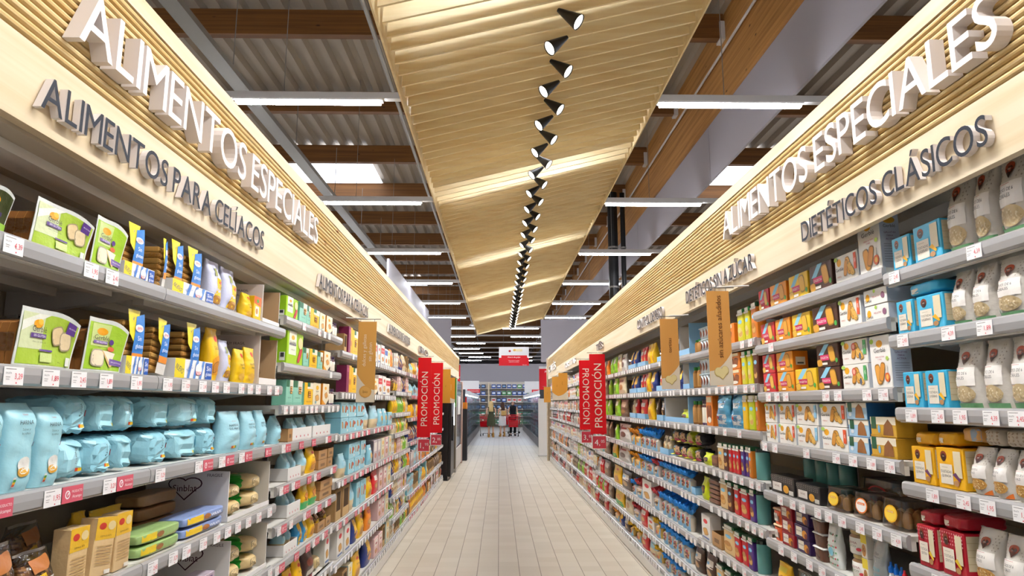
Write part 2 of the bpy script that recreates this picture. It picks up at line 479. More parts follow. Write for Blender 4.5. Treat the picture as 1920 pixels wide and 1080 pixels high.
def lump(key, w, h, d, base, art, look, name='food_pack', cat='pack', group='soft packs lying on the shelves', m='film', ex=4.5, wr=.006, ends=None, seed=None, facet=False):
    """a soft packet lying down: rounded block with creased skin"""
    seed = seed if seed is not None else rnd.random() * 50
    def sp(u, v):
        t = 2 * PI * u; f = PI * (v - .5)
        def sg(c, e): return math.copysign(abs(c) ** e, c)
        e = 2 / ex
        x = sg(math.cos(f), e) * sg(math.cos(t), e); y = sg(math.cos(f), e) * sg(math.sin(t), e); z = sg(math.sin(f), e)
        q = noise.noise(Vector((x * 2.1 + seed, y * 2.1, z * 2.1))) * wr + (.4 - abs(noise.noise(Vector((x * 3.2 + z * 2, y * 3.2 + seed, z * 3.6 - x))))) * wr * 1.5 - (.0 if abs(z) > .98 else 0)
        sx = 1 + q / w * 2
        k_ = .55 if facet else 1
        return (x * (w / 2 - wr * k_) * sx, d / 2 + y * (d / 2 - wr) + q, h / 2 + z * (h / 2 - wr * .7 * k_) + q * .4)
    mb = MB(); mb.grid(sp, 30 if facet else 48, 16 if facet else 26, (lambda u, v: ends if ends and (abs(math.cos(2 * PI * u)) > .93 or v < .1) else base), m, True)
    e2 = 4.5
    if art:
        S = on_skin(mb, lambda u, v: (2 * u - 1) * w * .43, lambda v: h * (.1 + .8 * v))
        draw(mb, S, w * .88, h * .84, art, m, 6)
    r = NO(mb, name, None, not facet)
    return reg(key, r, w, h, d, name, look, cat, group)

def tray(key, w, h, d, col, look, art=None, name='display_tray', inner=None, back=None, group='display trays on the shelves', cut=.55, boxh=None, sideart=None):
    """open cardboard tray: low front, higher sides"""
    t = .004; mb = MB(); inner = inner or col; H = boxh or h
    mb.box(-w / 2, w / 2, 0, d, 0, t, inner)
    mb.box(-w / 2, w / 2, 0, t, t, h * (cut if boxh else 1), col)
    mb.box(-w / 2, w / 2, d - t, d, t, H, inner)
    for s in (-1, 1):
        x0, x1 = (-w / 2, -w / 2 + t) if s < 0 else (w / 2 - t, w / 2)
        hf = H * (.97 if boxh else 1)
        mb.add([(x0, t, t), (x1, t, t), (x1, d - t, t), (x0, d - t, t), (x0, t, hf), (x1, t, hf), (x1, d - t, H), (x0, d - t, H)],
               [(0, 1, 5, 4), (1, 2, 6, 5), (2, 3, 7, 6), (3, 0, 4, 7), (4, 5, 6, 7), (3, 2, 1, 0)], [col, col if s > 0 else inner, inner, col if s < 0 else inner, col, col])
    if art: draw(mb, lambda u, v, k: (-w / 2 + w * u, -.0004 * k, h * (cut if boxh else 1) * v), w, h * (cut if boxh else 1), art)
    if sideart:
        draw(mb, lambda u, v, k: (-w / 2 - .0004 * k, d - d * u, H * v), d, H, sideart)
    return reg(key, NO(mb, name), w, H, d, name, look, 'tray', group)

def tubepack(key, w, h, body, cap, look, band='#f2efe6', oval='#7cc4e8', biscuit=None, name='biscuit_tube'):
    d = w; r = w / 2; mb = MB()
    mb.box(-r, r, 0, d, 0, h * .87, body, 'card', .006)
    e = .0004; art = [('e', .5, .7, .3, .07, oval), ('t', 'Digestive', .5, .7, .022, '#ffffff', .5)]
    if biscuit: art += [('e', .5, .3, .36, .14, biscuit), ('e', .5, .3, .3, .115, '#d9a860'), ('e', .42, .42, .3, .1, biscuit)]
    art += [('r', 0, .93, 1, 1, band)]
    draw(mb, lambda u, v, k: (-r + w * u, -e * k, h * .87 * v), w, h * .87, art)
    ro = NO(mb, name)
    c = MB(); c.box(-r * .98, r * .98, d * .01, d * .99, h * .872, h, cap, 'card', .005)
    c.box(-r * .7, r * .7, -.0008, .0012, h * .88, h * .98, band, 'card')
    return reg(key, ro, w, h, d, name, look, 'tube', 'biscuit tubes in a row', [NO(c, 'cap', ro)])

def txt(s, u, v, h, c='#222222', mw=9, rot=0, b=.012): return ('t', s, u, v, h, c, mw, rot, b)

# --- left wall, near
def bread(key, w, h, d, art, look, sheet='#b8d253', crust='#8a5a2c', crumb='#b98545', slices=0):
    r = empty('sliced_bread_pack', link=False)
    lo = MB(); n = max(3, slices or 9); lw, lh = w * .9, h * .82
    for i in range(n):
        y0 = .012 + (d - .014) * i / n; y1 = .012 + (d - .014) * (i + .93) / n
        pr = [(-lw / 2, .004), (lw / 2, .004), (lw / 2, lh * .72), (lw * .46, lh * .9), (lw * .3, lh * .99), (0, lh), (-lw * .3, lh * .99), (-lw * .46, lh * .9), (-lw / 2, lh * .72)]
        k = len(pr); pts = [(x, y0, z) for x, z in pr] + [(x, y1, z) for x, z in pr]
        lo.add(pts, [tuple(range(k))] + [tuple(range(k, 2 * k))[::-1]] + [(j, j + k, (j + 1) % k + k, (j + 1) % k) for j in range(k)], [crumb, crumb] + [crust] * k, 'matte')
    a = NO(lo, 'bread_slices', r)
    sh = MB()
    def S(u, v, k):
        lean = .012 * v * v + .004 * math.sin(u * 5 + v * 3)
        return (-w / 2 + w * u, .006 - lean - .0006 * k, .002 + h * v * (1 - .17 * max(0, (u - .55) / .45) ** 2))
    sh.grid(lambda u, v: S(u, v, 0), 12, 12, '#dfe3df', 'film'); sh.grid(lambda u, v: (lambda q: (q[0], q[1] + .0012, q[2]))(S(1 - u, v, 0)), 12, 12, '#cfd4cc', 'film')
    draw(sh, lambda u, v, k: S(.035 + .94 * u, .04 + .88 * v, k), w, h, [('r', 0, 0, 1, 1, sheet)] + art, 'film', 10)
    b = NO(sh, 'printed_sheet', r, True)
    f = MB(); f.grid(lambda u, v: (lw * .52 * math.cos(PI * (1 - u)) , .014 + (d - .016) * v, .006 + lh * 1.03 * max(.02, math.sin(PI * u)) ** .35), 12, 3, '#ffffff', 'clear_film')
    c = NO(f, 'clear_wrapper', r, True)
    return reg(key, r, w, h, d, 'sliced_bread_pack', look, 'bread', 'packs of sliced bread', [a, b, c])
GERB = [('e', .3, .8, .09, .085, '#f0a91c'), ('e', .33, .84, .05, .06, '#f7c94a'), txt('Gerblé', .31, .7, .12, '#3a3538', .4, 0, .02)]
bread('bread_wide', .26, .16, .2, [('r', 0, .3, .42, 1, '#d9e2b4'), ('p', [(0, .62), (.5, 1), (.3, 1), (0, .82)], '#eef0e4')] + GERB +
      [('r', .17, .52, .47, .61, '#5d3c8c'), txt('SIN GLUTEN', .32, .565, .05, '#ffffff', .27, 0, .03), txt('PAN CON SEMILLAS', .33, .44, .035, '#6d7a3a', .3),
       ('b', .68, .62, .1, .2, 20, '#e8cfa0'), ('b', .83, .55, .1, .21, 12, '#eed9b0'), ('r', .8, .72, .95, .98, '#5d3c8c'), txt('SIN LACTOSA', .875, .85, .03, '#ffffff', .12),
       ('r', .36, .27, .62, .31, '#5d3c8c'), ('r', .38, .06, .62, .24, '#cfe08f'), ('r', .9, .02, .97, .22, '#eef0e8'), txt('300 g', .75, .08, .03, '#4c5a20', .12)],
      'green-labelled seeded bread pack', '#aecb46')
bread('bread_narrow', .14, .165, .19, [('r', .08, .5, .6, .98, '#cfe08f')] + [('e', .38, .82, .16, .08, '#f0a91c'), txt('Gerblé', .36, .69, .1, '#3a3538', .58, 0, .02),
      ('r', .14, .55, .56, .62, '#7a5ea6'), txt('SIN GLUTEN', .35, .585, .035, '#ffffff', .38), ('b', .3, .25, .2, .19, 0, '#f3e3c4'), ('p', [(.42, .42), (.62, .42), (.75, .1), (.68, .06)], '#e9c27e'),
      ('p', [(.45, .42), (.8, .4), (.72, .12)], '#f6ead2'), ('e', .67, .47, .09, .055, '#e0704a'), ('r', .66, .12, 1, .26, '#7a5ea6'), txt('SIN LACTOSA', .83, .19, .03, '#ffffff', .28), ('e', .66, .62, .06, .06, '#5d3c8c')],
      'green-labelled white bread pack', '#a6cf3a')
bread('bread_dark', .2, .15, .16, [('e', .5, .75, .14, .1, '#f0a91c'), txt('Gerblé', .5, .6, .09, '#ffffff', .5), ('r', .2, .4, .8, .5, '#3f3060'), txt('SIN GLUTEN', .5, .45, .05, '#ffffff', .5), ('r', 0, 0, 1, .25, '#8bb53a')],
      'dark green bread pack', '#39401f', '#6d4220')
def bimbo(key):
    w, h, d = .085, .165, .16; r = empty('sliced_bread_pack', link=False)
    lo = MB()
    for i in range(7): lo.box(-w * .46, w * .46, .014, d, .006 + i * h * .115, .006 + (i + .9) * h * .115, '#b3813f' if i % 2 else '#c39650', 'matte', .005)
    a = NO(lo, 'bread_slices', r)
    sh = MB(); S = lambda u, v, k: (-w / 2 + w * u, .004 - .006 * math.sin(v * 3) - .0007 * k, h * v)
    draw(sh, S, w, h, [('p', [(0, 1), (.75, 1), (.4, .5), (.12, .62)], '#f3df2b'), txt('AL', .28, .86, .05, '#2a4f9c', .3, 65), ('p', [(.3, .22), (1, .22), (1, .97), (.5, .9)], '#2f7fd0'), ('r', .28, 0, 1, .2, '#e6e2dc'), ('e', .66, .72, .25, .06, '#f2f4f7'),
        txt('BIMBO', .66, .72, .045, '#d8262c', .42), txt('Sin', .64, .56, .08, '#ffffff', .4), txt('gluten', .65, .44, .07, '#ffffff', .5), ('r', .3, .2, .97, .32, '#f2963a')], 'film', 6)
    b = NO(sh, 'printed_sheet', r, True)
    f = MB(); f.grid(lambda u, v: (-w * .49 + w * .98 * u, .01 + (d - .01) * v, h * (.68 + .1 * math.sin(u * PI) - .06 * v) + .004 * math.sin(u * 20 + v * 9)), 8, 5, '#fff', 'clear_film')
    for s in (-1, 1): f.grid(lambda u, v: (s * w * .49, .01 + (d - .01) * u, .004 + v * h * .68), 3, 3, '#fff', 'clear_film')
    c = NO(f, 'clear_wrapper', r, True)
    return reg(key, r, w, h, d, 'sliced_bread_pack', 'blue and yellow bread pack', 'bread', 'packs of sliced bread', [a, b, c])
bimbo('bimbo')
tray('nuevo_tray', .19, .062, .18, '#f3f4f4', 'blue-striped white bread tray', [('r', 0, 0, .24, 1, '#efd92c'), txt('NUEVO', .12, .5, .3, '#27407f', .2, -28)] +
     [('p', [(.3 + i * .16, 0), (.36 + i * .16, 0), (.44 + i * .16, 1), (.38 + i * .16, 1)], '#5d8fd6') for i in range(3)] +
     [txt('NUEVO', .36, .55, .22, '#3a6cc0', .16, 30), ('e', .6, .55, .09, .3, '#f3f4f4'), txt('BIMBO', .6, .35, .2, '#d8262c', .15), ('r', .79, .06, .98, .94, '#2c5cb4'), txt('Sin', .885, .65, .26, '#fff', .16), txt('gluten', .885, .35, .2, '#fff', .17)], inner='#c8c2b8')
bag('lavender_bag', .1, .17, .075, '#cdd0ea', [('p', [(.15, .1), (.75, .1), (.95, .62), (.5, .66)], '#f2c81f'), ('e', .68, .55, .12, .06, '#d33a2c'), ('b', .45, .17, .25, .09, 0, '#b9853f'), ('r', .3, .68, .5, .84, '#9aa05a'), txt('Schär', .66, .45, .06, '#3a2a10', .4)],
    'lavender bread roll bag', top='#dadcf0')
bag('yellow_pack', .07, .13, .05, '#f1c51d', [('e', .62, .82, .14, .07, '#d8372c'), txt('GLUTEN', .5, .55, .06, '#3a2c10', .7), txt('FREE', .5, .45, .06, '#3a2c10', .6), ('e', .5, .2, .3, .1, '#e6b54c')], 'bright yellow snack pack', name='snack_pack', cat='pack')
carton('orange_pack', .07, .12, .06, '#f1c51d', [('p', [(0, .7), (1, .62), (1, 1), (0, 1)], '#ee6a28'), ('r', .2, .2, .7, .6, '#f6efe2'), ('e', .4, .4, .16, .12, '#c98f4a'), ('r', 0, 0, 1, .14, '#f1c51d'), txt('GLUTEN FREE', .5, .07, .05, '#b5651c', .7), ('e', .45, .82, .16, .08, '#3d9a3a')], 'orange-topped yellow snack carton')
tray('fragile_box', .2, .24, .32, '#f1ece9', 'white FRAGILE display box', boxh=.24, cut=.14, name='display_box', inner='#c9ab84', group='white display boxes',
     sideart=[('r', .03, .03, .97, .97, '#e9dcd9'), txt('MUY FRAGIL', .6, .82, .055, '#4a4042', .6), txt('FRAGILE', .66, .7, .05, '#4a4042', .5)])
tray('sinblat_box', .32, .22, .36, '#efecea', 'white heart-logo display box', boxh=.22, cut=.1, name='display_box', inner='#d9d4cc', group='white display boxes',
     sideart=[('e', .38, .74, .115, .12, '#4a2030'), ('e', .56, .74, .115, .12, '#4a2030'), ('p', [(.28, .7), (.47, .42), (.66, .7), (.47, .8)], '#4a2030'), ('e', .38, .74, .1, .1, '#efecea'), ('e', .56, .74, .1, .1, '#efecea'), ('p', [(.3, .7), (.47, .45), (.64, .7), (.47, .79)], '#efecea'),
              txt('Sinblat', .47, .66, .13, '#4a1528', .4), txt('FRAGILE', .82, .9, .06, '#4a4042', .24)])
bag('roll_pack', .16, .13, .08, '#d9b184', [], 'clear bag of bread rolls', clear=True, fill=['#d8b07a', '#c99b62', '#e2c193', '#b98a55'], top='#e8e2da', name='bread_bag', cat='bread')
FL = [txt('HARINA', .5, .78, .05, '#2b3a44', .6), txt('Alcampo', .55, .87, .022, '#b5495a', .3), txt('Dulces y', .5, .7, .03, '#5a7a86', .5), txt('bizcochos', .5, .655, .03, '#5a7a86', .5), ('e', .58, .22, .25, .06, '#dba33a'), ('e', .58, .29, .25, .1, '#f2f1ec'), ('e', .58, .235, .25, .03, '#e9b54a'),
      ('r', .2, .06, .3, .17, '#f2f2f2'), ('r', .21, .065, .29, .09, '#d24a2c'), ('r', .21, .09, .29, .115, '#f0b92c'), ('r', .21, .115, .29, .145, '#4a9a3a'), ('r', .93, .5, .99, .55, '#c93a4a')]
bag('flour_bag', .12, .25, .08, '#a6d9e6', FL, 'tall light blue flour bag', 'block', .005, name='flour_bag', cat='flour', group='light blue flour bags')
for q in range(3):
    lump('flour_block%d' % q, .13, .095, .2, ['#9fd5e4', '#a9dcea', '#97cfe0'][q], [('r', .62, .12, .8, .22, '#c94a2c'), ('r', .66, .12, .76, .22, '#f0b92c'), ('r', .72, .12, .8, .22, '#4a9a3a')] + ([txt('HARINA', .55, .6, .1, '#4a6672', .4, 80)] if q else []) + ([('e', .93, .55, .05, .1, '#c93a4a')] if q == 2 else []),
         'crumpled light blue flour bag', 'flour_bag', 'flour', 'light blue flour bags', wr=.016, ex=4.2, seed=q * 7.3, facet=True)
bag('flour_tall', .1, .2, .08, '#a4d8e8', [txt('HARINA', .5, .66, .055, '#3c5c6a', .6), txt('DE MAIZ', .5, .58, .055, '#3c5c6a', .6), ('r', .35, .1, .62, .16, '#f0b92c'), ('r', .35, .1, .45, .16, '#c94a2c'), ('r', .55, .1, .62, .16, '#4a9a3a'), ('r', .85, .3, .93, .36, '#c93a4a'), txt('Alcampo', .5, .76, .025, '#b5495a', .4)],
    'standing light blue maize-flour bag', 'seal', .007, top='#8fcfe6', name='flour_bag', cat='flour', group='light blue flour bags')
bag('brown_bag', .12, .16, .1, '#c49a6a', [('p', [(.1, .05), (.6, .05), (.5, .6), (.1, .5)], '#e9b92a'), ('r', .55, .3, .9, .5, '#e6e0d8'), ('p', [(.2, .6), (.9, .7), (.9, .9), (.2, .85)], '#b5703a')], 'brown and yellow pastry bag', clear=True, fill=['#8a5a34', '#a5713f', '#c08a50', '#6d4526'], top='#d9cfc6', wr=.008, name='pastry_bag')
carton('slim_pack', .06, .165, .05, '#d8b988', [('r', 0, .62, 1, 1, '#e8b92c'), ('e', .3, .85, .18, .06, '#c93a2c'), ('e', .75, .85, .2, .08, '#e6cf96'), txt('ESPAGUETI', .5, .68, .03, '#6a4a18', .8)] + [('r', .12, .5 - i * .05, .88, .515 - i * .05, '#b8965e') for i in range(7)] + [('r', .62, .03, .92, .1, '#eee7da')], 'slim beige pasta pack', m='film')
lump('flat_green', .16, .04, .12, '#9fbf7a', [('r', 0, .2, .35, .9, '#efcf2a'), ('e', .45, .5, .1, .3, '#a5672f'), ('r', .1, 0, .9, .12, '#d9c9a8')], 'green flat dough pack', 'dough_pack', 'pack', 'flat dough packs', ex=7, wr=.003)
lump('flat_blue', .16, .04, .12, '#8ba0d2', [('r', 0, .2, .4, .9, '#efc72a'), ('e', .5, .5, .1, .3, '#a5672f'), txt('WRAPS', .75, .5, .35, '#ffffff', .3), ('r', .1, 0, .9, .12, '#d9c9a8')], 'blue and yellow flat dough pack', 'dough_pack', 'pack', 'flat dough packs', ex=7, wr=.003)
lump('flat_brown', .16, .05, .12, '#b08a5e', [], 'brown flat dough pack', 'dough_pack', 'pack', 'flat dough packs', ex=7, wr=.003)
lump('green_bag', .09, .08, .2, '#d9bf8a', [('b', .5, .5, .3, .3, 0, '#e0c896')], 'green-ended bread roll bag', 'bread_bag', 'bread', 'green-ended roll bags', wr=.007, ends='#35a83a', ex=3)
carton('purple_carton', .12, .13, .08, '#b9aab8', [('r', .08, .45, .9, .92, '#7a5a8c'), txt('PAN', .5, .7, .15, '#f2e8ee', .6), ('e', .5, .25, .25, .15, '#8a5a34')], 'mauve bread-mix carton', sidecol='#ece6d8', side=[('e', .5, .55, .3, .2, '#6a4a7a')])
# --- left wall, middle
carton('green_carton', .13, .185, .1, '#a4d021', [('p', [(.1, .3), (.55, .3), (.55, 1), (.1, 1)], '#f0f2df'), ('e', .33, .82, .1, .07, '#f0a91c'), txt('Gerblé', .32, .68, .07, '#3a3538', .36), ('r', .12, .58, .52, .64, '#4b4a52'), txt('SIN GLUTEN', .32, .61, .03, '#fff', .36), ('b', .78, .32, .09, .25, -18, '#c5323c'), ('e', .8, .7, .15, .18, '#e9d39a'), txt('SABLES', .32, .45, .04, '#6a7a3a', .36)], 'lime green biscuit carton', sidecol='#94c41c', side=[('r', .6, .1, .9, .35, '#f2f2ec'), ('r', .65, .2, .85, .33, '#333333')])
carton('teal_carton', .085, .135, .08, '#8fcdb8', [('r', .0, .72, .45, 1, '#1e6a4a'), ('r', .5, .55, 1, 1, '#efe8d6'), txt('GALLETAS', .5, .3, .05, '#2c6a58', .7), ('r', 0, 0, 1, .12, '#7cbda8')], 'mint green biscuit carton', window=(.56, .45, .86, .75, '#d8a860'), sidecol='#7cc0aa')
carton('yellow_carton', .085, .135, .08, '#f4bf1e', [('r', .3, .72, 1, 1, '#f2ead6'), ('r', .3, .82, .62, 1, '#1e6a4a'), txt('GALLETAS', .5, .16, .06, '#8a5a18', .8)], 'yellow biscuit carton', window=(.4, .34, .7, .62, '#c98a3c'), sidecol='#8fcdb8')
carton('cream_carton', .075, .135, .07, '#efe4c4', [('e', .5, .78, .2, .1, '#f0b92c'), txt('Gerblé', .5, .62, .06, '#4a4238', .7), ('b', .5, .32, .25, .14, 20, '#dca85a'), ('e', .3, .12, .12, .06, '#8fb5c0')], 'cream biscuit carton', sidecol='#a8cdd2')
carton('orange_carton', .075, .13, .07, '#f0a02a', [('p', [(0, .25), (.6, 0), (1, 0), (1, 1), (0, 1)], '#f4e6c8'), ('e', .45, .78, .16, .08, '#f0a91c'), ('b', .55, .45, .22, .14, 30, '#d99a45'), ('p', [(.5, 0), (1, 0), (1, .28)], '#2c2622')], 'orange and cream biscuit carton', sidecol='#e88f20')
def jarpack(key, look):
    mb = MB()
    for s in (-1, 1):
        mb.lathe([(.024, 0), (.026, .01), (.026, .075), (.021, .085), (.021, .09)], 12, s * .027, .03, ['#4a2c5a', '#e8e2d4', '#5a3a4a', '#d8d0c8'], 'gloss')
    r = NO(mb, 'twin_jar_pack', None, True)
    k = MB()
    for s in (-1, 1): k.lathe([(.024, .09), (.0245, .092), (.0245, .106), (.023, .108)], 12, s * .027, .03, '#3a2c4a', 'gloss')
    return reg(key, r, .11, .108, .06, 'jam_jar_pair', look, 'jars', 'jar pairs on the shelves', [NO(k, 'lid', r)])
jarpack('jar_pack', 'pair of dark-lidded jars')
bag('yellow_bag', .1, .17, .07, '#f2bf1b', [('e', .6, .8, .16, .06, '#d8372c'), ('p', [(.1, .1), (.9, .1), (.8, .5), (.2, .4)], '#e09a2a'), ('b', .5, .25, .28, .1, 15, '#c98a3c'), txt('Schär', .5, .62, .07, '#5a3a10', .6)], 'yellow snack bag', top='#f7d24a', wr=.006)
tray('brown_tray', .14, .065, .2, '#b48a5a', 'brown cardboard tray', [('r', .25, .3, .75, .6, '#7a5a38')], inner='#8f6c44', name='cardboard_tray')
tray('white_tray', .2, .07, .22, '#efedea', 'white cardboard tray', [('r', .0, 0, 1, .08, '#d9d5d0')] + [('e', .2 + i * .2, .3, .02, .09, '#c8283c') for i in range(4)], inner='#b9b2a6', name='cardboard_tray')
bag('clear_bag', .1, .15, .08, '#a9d6e4', [('r', .1, .5, .9, .9, '#9fd2e4'), txt('GALLETAS', .5, .7, .06, '#4a6a78', .6), ('r', .55, .08, .8, .14, '#c93a4a')], 'light blue biscuit bag', top='#b9e2ee', bands=[(0, .42, '#d8c39a')], wr=.008)
bag('teal_blue_bag', .1, .17, .07, '#8ecbe0', [('e', .5, .45, .3, .16, '#e0b060'), ('r', .2, .75, .8, .85, '#f2f4f4'), ('r', .6, .12, .9, .25, '#f4d02c')], 'sky blue biscuit bag', top='#a6d9ea')
bag('green_yellow_bag', .09, .16, .06, '#f0bb20', [('r', 0, 0, 1, .3, '#3fa860'), ('b', .5, .5, .25, .14, 30, '#e08a2a'), ('r', .2, .75, .8, .9, '#e8d24a')], 'yellow and green snack bag', top='#f4d24a')
bag('blue_yellow_bag', .08, .16, .06, '#3f9ad0', [('p', [(.3, 0), (.9, .1), (.8, 1), (.2, .8)], '#f2c222'), ('b', .55, .35, .2, .12, 40, '#c98a3c')], 'blue and yellow snack bag', top='#5ab0dc')
bag('dark_bag', .13, .18, .08, '#3a2422', [('r', 0, .02, 1, .14, '#c8242c'), ('r', .15, .2, .9, .36, '#d8d0c4'), ('e', .5, .6, .3, .14, '#7a3a2a')], 'dark brown crisp bag', top='#d8cfc4')
carton('white_carton', .075, .18, .08, '#f0ece6', [('e', .5, .75, .25, .09, '#d4303a'), ('b', .5, .35, .28, .14, 20, '#d9a45a'), ('r', .1, .08, .9, .14, '#5a7ab0')], 'white biscuit carton')
carton('red_white_carton', .07, .19, .07, '#f3efeb', [('r', 0, .55, 1, .85, '#d8343c'), txt('CHOCO', .5, .7, .06, '#fff', .8), ('b', .5, .28, .28, .12, 30, '#c98a4a')], 'red and white cereal carton')
carton('blue_white_carton', .07, .17, .07, '#eef1f4', [('r', 0, .6, 1, .9, '#3a62b4'), ('e', .5, .3, .3, .14, '#d98a3a')], 'blue and white cereal carton')
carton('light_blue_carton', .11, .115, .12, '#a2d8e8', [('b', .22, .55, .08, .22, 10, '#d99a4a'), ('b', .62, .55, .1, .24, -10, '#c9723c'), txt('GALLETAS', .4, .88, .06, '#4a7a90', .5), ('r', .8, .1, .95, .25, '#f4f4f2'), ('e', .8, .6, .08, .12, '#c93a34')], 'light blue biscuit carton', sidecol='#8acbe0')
carton('grey_pink_carton', .07, .2, .08, '#c9bcc0', [('r', .15, .5, .85, .9, '#efe6e0'), ('e', .5, .3, .3, .12, '#b5786a')], 'greyish pink cereal carton', sidecol='#6a5f66')
carton('pink_carton', .07, .2, .08, '#e8c2c0', [('r', .15, .55, .85, .9, '#f4e8e2'), ('b', .5, .3, .28, .12, 15, '#c98a5a'), ('e', .5, .7, .2, .06, '#b5485a')], 'pale pink biscuit carton')
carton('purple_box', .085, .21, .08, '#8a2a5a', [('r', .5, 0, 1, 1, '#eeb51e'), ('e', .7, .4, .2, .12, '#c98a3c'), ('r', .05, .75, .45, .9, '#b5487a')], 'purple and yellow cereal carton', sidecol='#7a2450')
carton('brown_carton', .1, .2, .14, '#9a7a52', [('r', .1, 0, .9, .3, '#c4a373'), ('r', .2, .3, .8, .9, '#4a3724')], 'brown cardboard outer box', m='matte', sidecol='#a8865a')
bag('orange_bag', .08, .2, .06, '#ef8a22', [('b', .5, .35, .28, .12, 20, '#e6b45a'), ('r', .2, .7, .8, .85, '#c8382a')], 'orange biscuit bag', top='#f4a83a')
bag('red_bag', .08, .19, .06, '#d2282e', [('r', .15, .6, .85, .8, '#f2ece4'), ('b', .5, .35, .28, .12, 20, '#d9a45a')], 'red snack bag', top='#e05050')
bag('navy_bag', .1, .19, .08, '#27397e', [('p', [(.2, .4), (.9, .5), (.8, 1), (.3, 1)], '#f0bb20'), ('e', .55, .3, .22, .14, '#e08a2a')], 'navy blue and yellow snack bag', top='#f0c83a')
# --- right wall, near
OAT = ['#d8c6a4', '#c9b48c', '#e2d4b6', '#bfa87e']
def cereal(key, look, window, foot, w=.13, h=.225, seed=3):
    logo = [('e', .5, .79, .17, .075, '#a5482c'), ('e', .5, .76, .13, .06, '#4a1f16'), ('p', [(.36, .75), (.64, .75), (.5, .66)], '#3a1812'), txt('VIVE', .5, .775, .024, '#f2e8dc', .2)]
    dots = [('e', .08 + .12 * (i % 8) + .05 * ((i // 8) % 2), .66 + .05 * (i // 8), .018, .012, '#a59c90') for i in range(48) if not (.3 < .08 + .12 * (i % 8) < .7)]
    rr = random.Random(seed); fl = []
    for i in range(70):
        a, q = rr.random() * 6.28, rr.random() ** .5; fl.append(('e', .5 + .36 * q * math.cos(a), .22 + .1 * q * math.sin(a), .03, .014, rr.choice(OAT if window == 'oat' else ['#d9b06a', '#c08a44', '#efd9a0', '#a87238'])))
    art = dots + [('r', .06, .34, .94, .62, '#f1ece7'), ('r', .1, .32, .55, .325, '#c9505a')] + logo + [txt('COPOS DE 6', .45, .53, .045, '#4a4648', .72), txt('CEREALES', .4, .46, .045, '#4a4648', .6), ('r', .1, .6, .6, .605, '#c9505a'), ('e', .5, .22, .42, .125, OAT[1] if window == 'oat' else '#c99a52')] + fl + ([('r', 0, 0, 1, .08, foot)] if foot else [('p', [(.7, 0), (1, 0), (1, .12)], '#e0772c')]) + [('e', .12, .1, .06, .035, '#2f7a55')]
    bag(key, w, h, .085, '#d6d0c8', art, look, 'seal', .006, top='#e2ded8', name='cereal_bag', cat='cereal', group='oat flake bags')
cereal('cereal_bag', 'grey patterned oat-flake bag', 'oat', '#5f8f66')
cereal('cereal_gold', 'grey patterned puffed-cereal bag', 'gold', None, .11, .145, 5)
def toast(key, base, look, panel='#efe7d8', acc='#f0b51e', dots=None, text=('TOSTADAS', 'LIGERAS')):
    art = [('e', .28, .8, .12, .12, '#8a3a22'), ('e', .28, .76, .09, .1, '#3a1812'), txt('VIVE', .28, .79, .03, '#f4e8dc', .15), ('r', .12, .12, .58, .6, panel), txt(text[0], .35, .42, .065, '#6a6460', .4), txt(text[1], .35, .32, .065, '#6a6460', .34), ('r', .2, .52, .42, .53, '#b5a89a'),
           ('r', .66, .3, .93, .93, '#e3d6b6'), ('p', [(.58, .36), (.7, .42), (.86, .25), (.82, .2)], acc), ('e', .7, .16, .1, .07, '#b98a5a')]
    if dots: art = [('e', .05 + .1 * (i % 10), .7 + .08 * (i // 10), .02, .02, dots) for i in range(40)] + art
    carton(key, .12, .125, .09, base, art, look, 'rice_toast_pack', 'pack', 'light toast packs', m='film', side=[('r', .08, .2, .92, .95, '#dccfae')] + [('r', .08, .2 + .15 * i, .92, .215 + .15 * i, '#c9b88e') for i in range(5)])
toast('toast_blue', '#3fb4e0', 'bright blue light-toast pack')
toast('toast_yellow', '#f0b41c', 'yellow light-toast pack', acc='#6a3a6a', text=('TOSTADAS', 'QUINOA'))
toast('toast_red', '#b5182e', 'dark red light-toast pack', dots='#e8a8b0', acc='#e8c030', text=('TOSTADAS', 'CENTENO'))
for k, c, nm in (('blue', '#35b0de', 'bright blue'), ('yellow', '#eeae18', 'yellow'), ('orange', '#d9a15a', 'pale orange'), ('red', '#b0182c', 'dark red')):
    lump('toast_lying_' + k, .12, .05, .16, c, [('r', .1, .2, .4, .6, '#e9e0d0')] if k != 'orange' else [('r', .6, .05, 1, .95, '#8fa0b4')], nm + ' toast pack lying flat', 'rice_toast_pack', 'pack', 'light toast packs', ex=5.5, wr=.005)
lump('cereal_lying', .1, .075, .15, '#c9bdac', [('e', .1 + .2 * (i % 5), .15 + .22 * (i // 5), .04, .08, '#a8927a') for i in range(20)], 'patterned cereal bag lying flat', 'cereal_bag', 'cereal', 'oat flake bags', ex=5, wr=.006)
def biscuit(key, base, side, look, bcol='#dfa030', pack='#c8245c'):
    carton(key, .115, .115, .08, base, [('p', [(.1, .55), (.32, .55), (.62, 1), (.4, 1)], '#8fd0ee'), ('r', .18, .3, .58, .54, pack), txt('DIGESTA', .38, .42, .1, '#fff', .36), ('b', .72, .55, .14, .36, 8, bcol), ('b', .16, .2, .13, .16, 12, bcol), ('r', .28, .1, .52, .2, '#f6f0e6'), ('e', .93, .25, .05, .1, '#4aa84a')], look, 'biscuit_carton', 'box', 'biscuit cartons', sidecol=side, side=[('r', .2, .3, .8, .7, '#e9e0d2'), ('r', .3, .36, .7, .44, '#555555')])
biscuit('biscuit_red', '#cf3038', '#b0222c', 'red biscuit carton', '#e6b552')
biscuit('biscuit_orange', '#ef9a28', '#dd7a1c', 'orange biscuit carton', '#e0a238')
biscuit('biscuit_yellow', '#f1c630', '#e8b828', 'yellow wafer biscuit carton', '#e8b640')
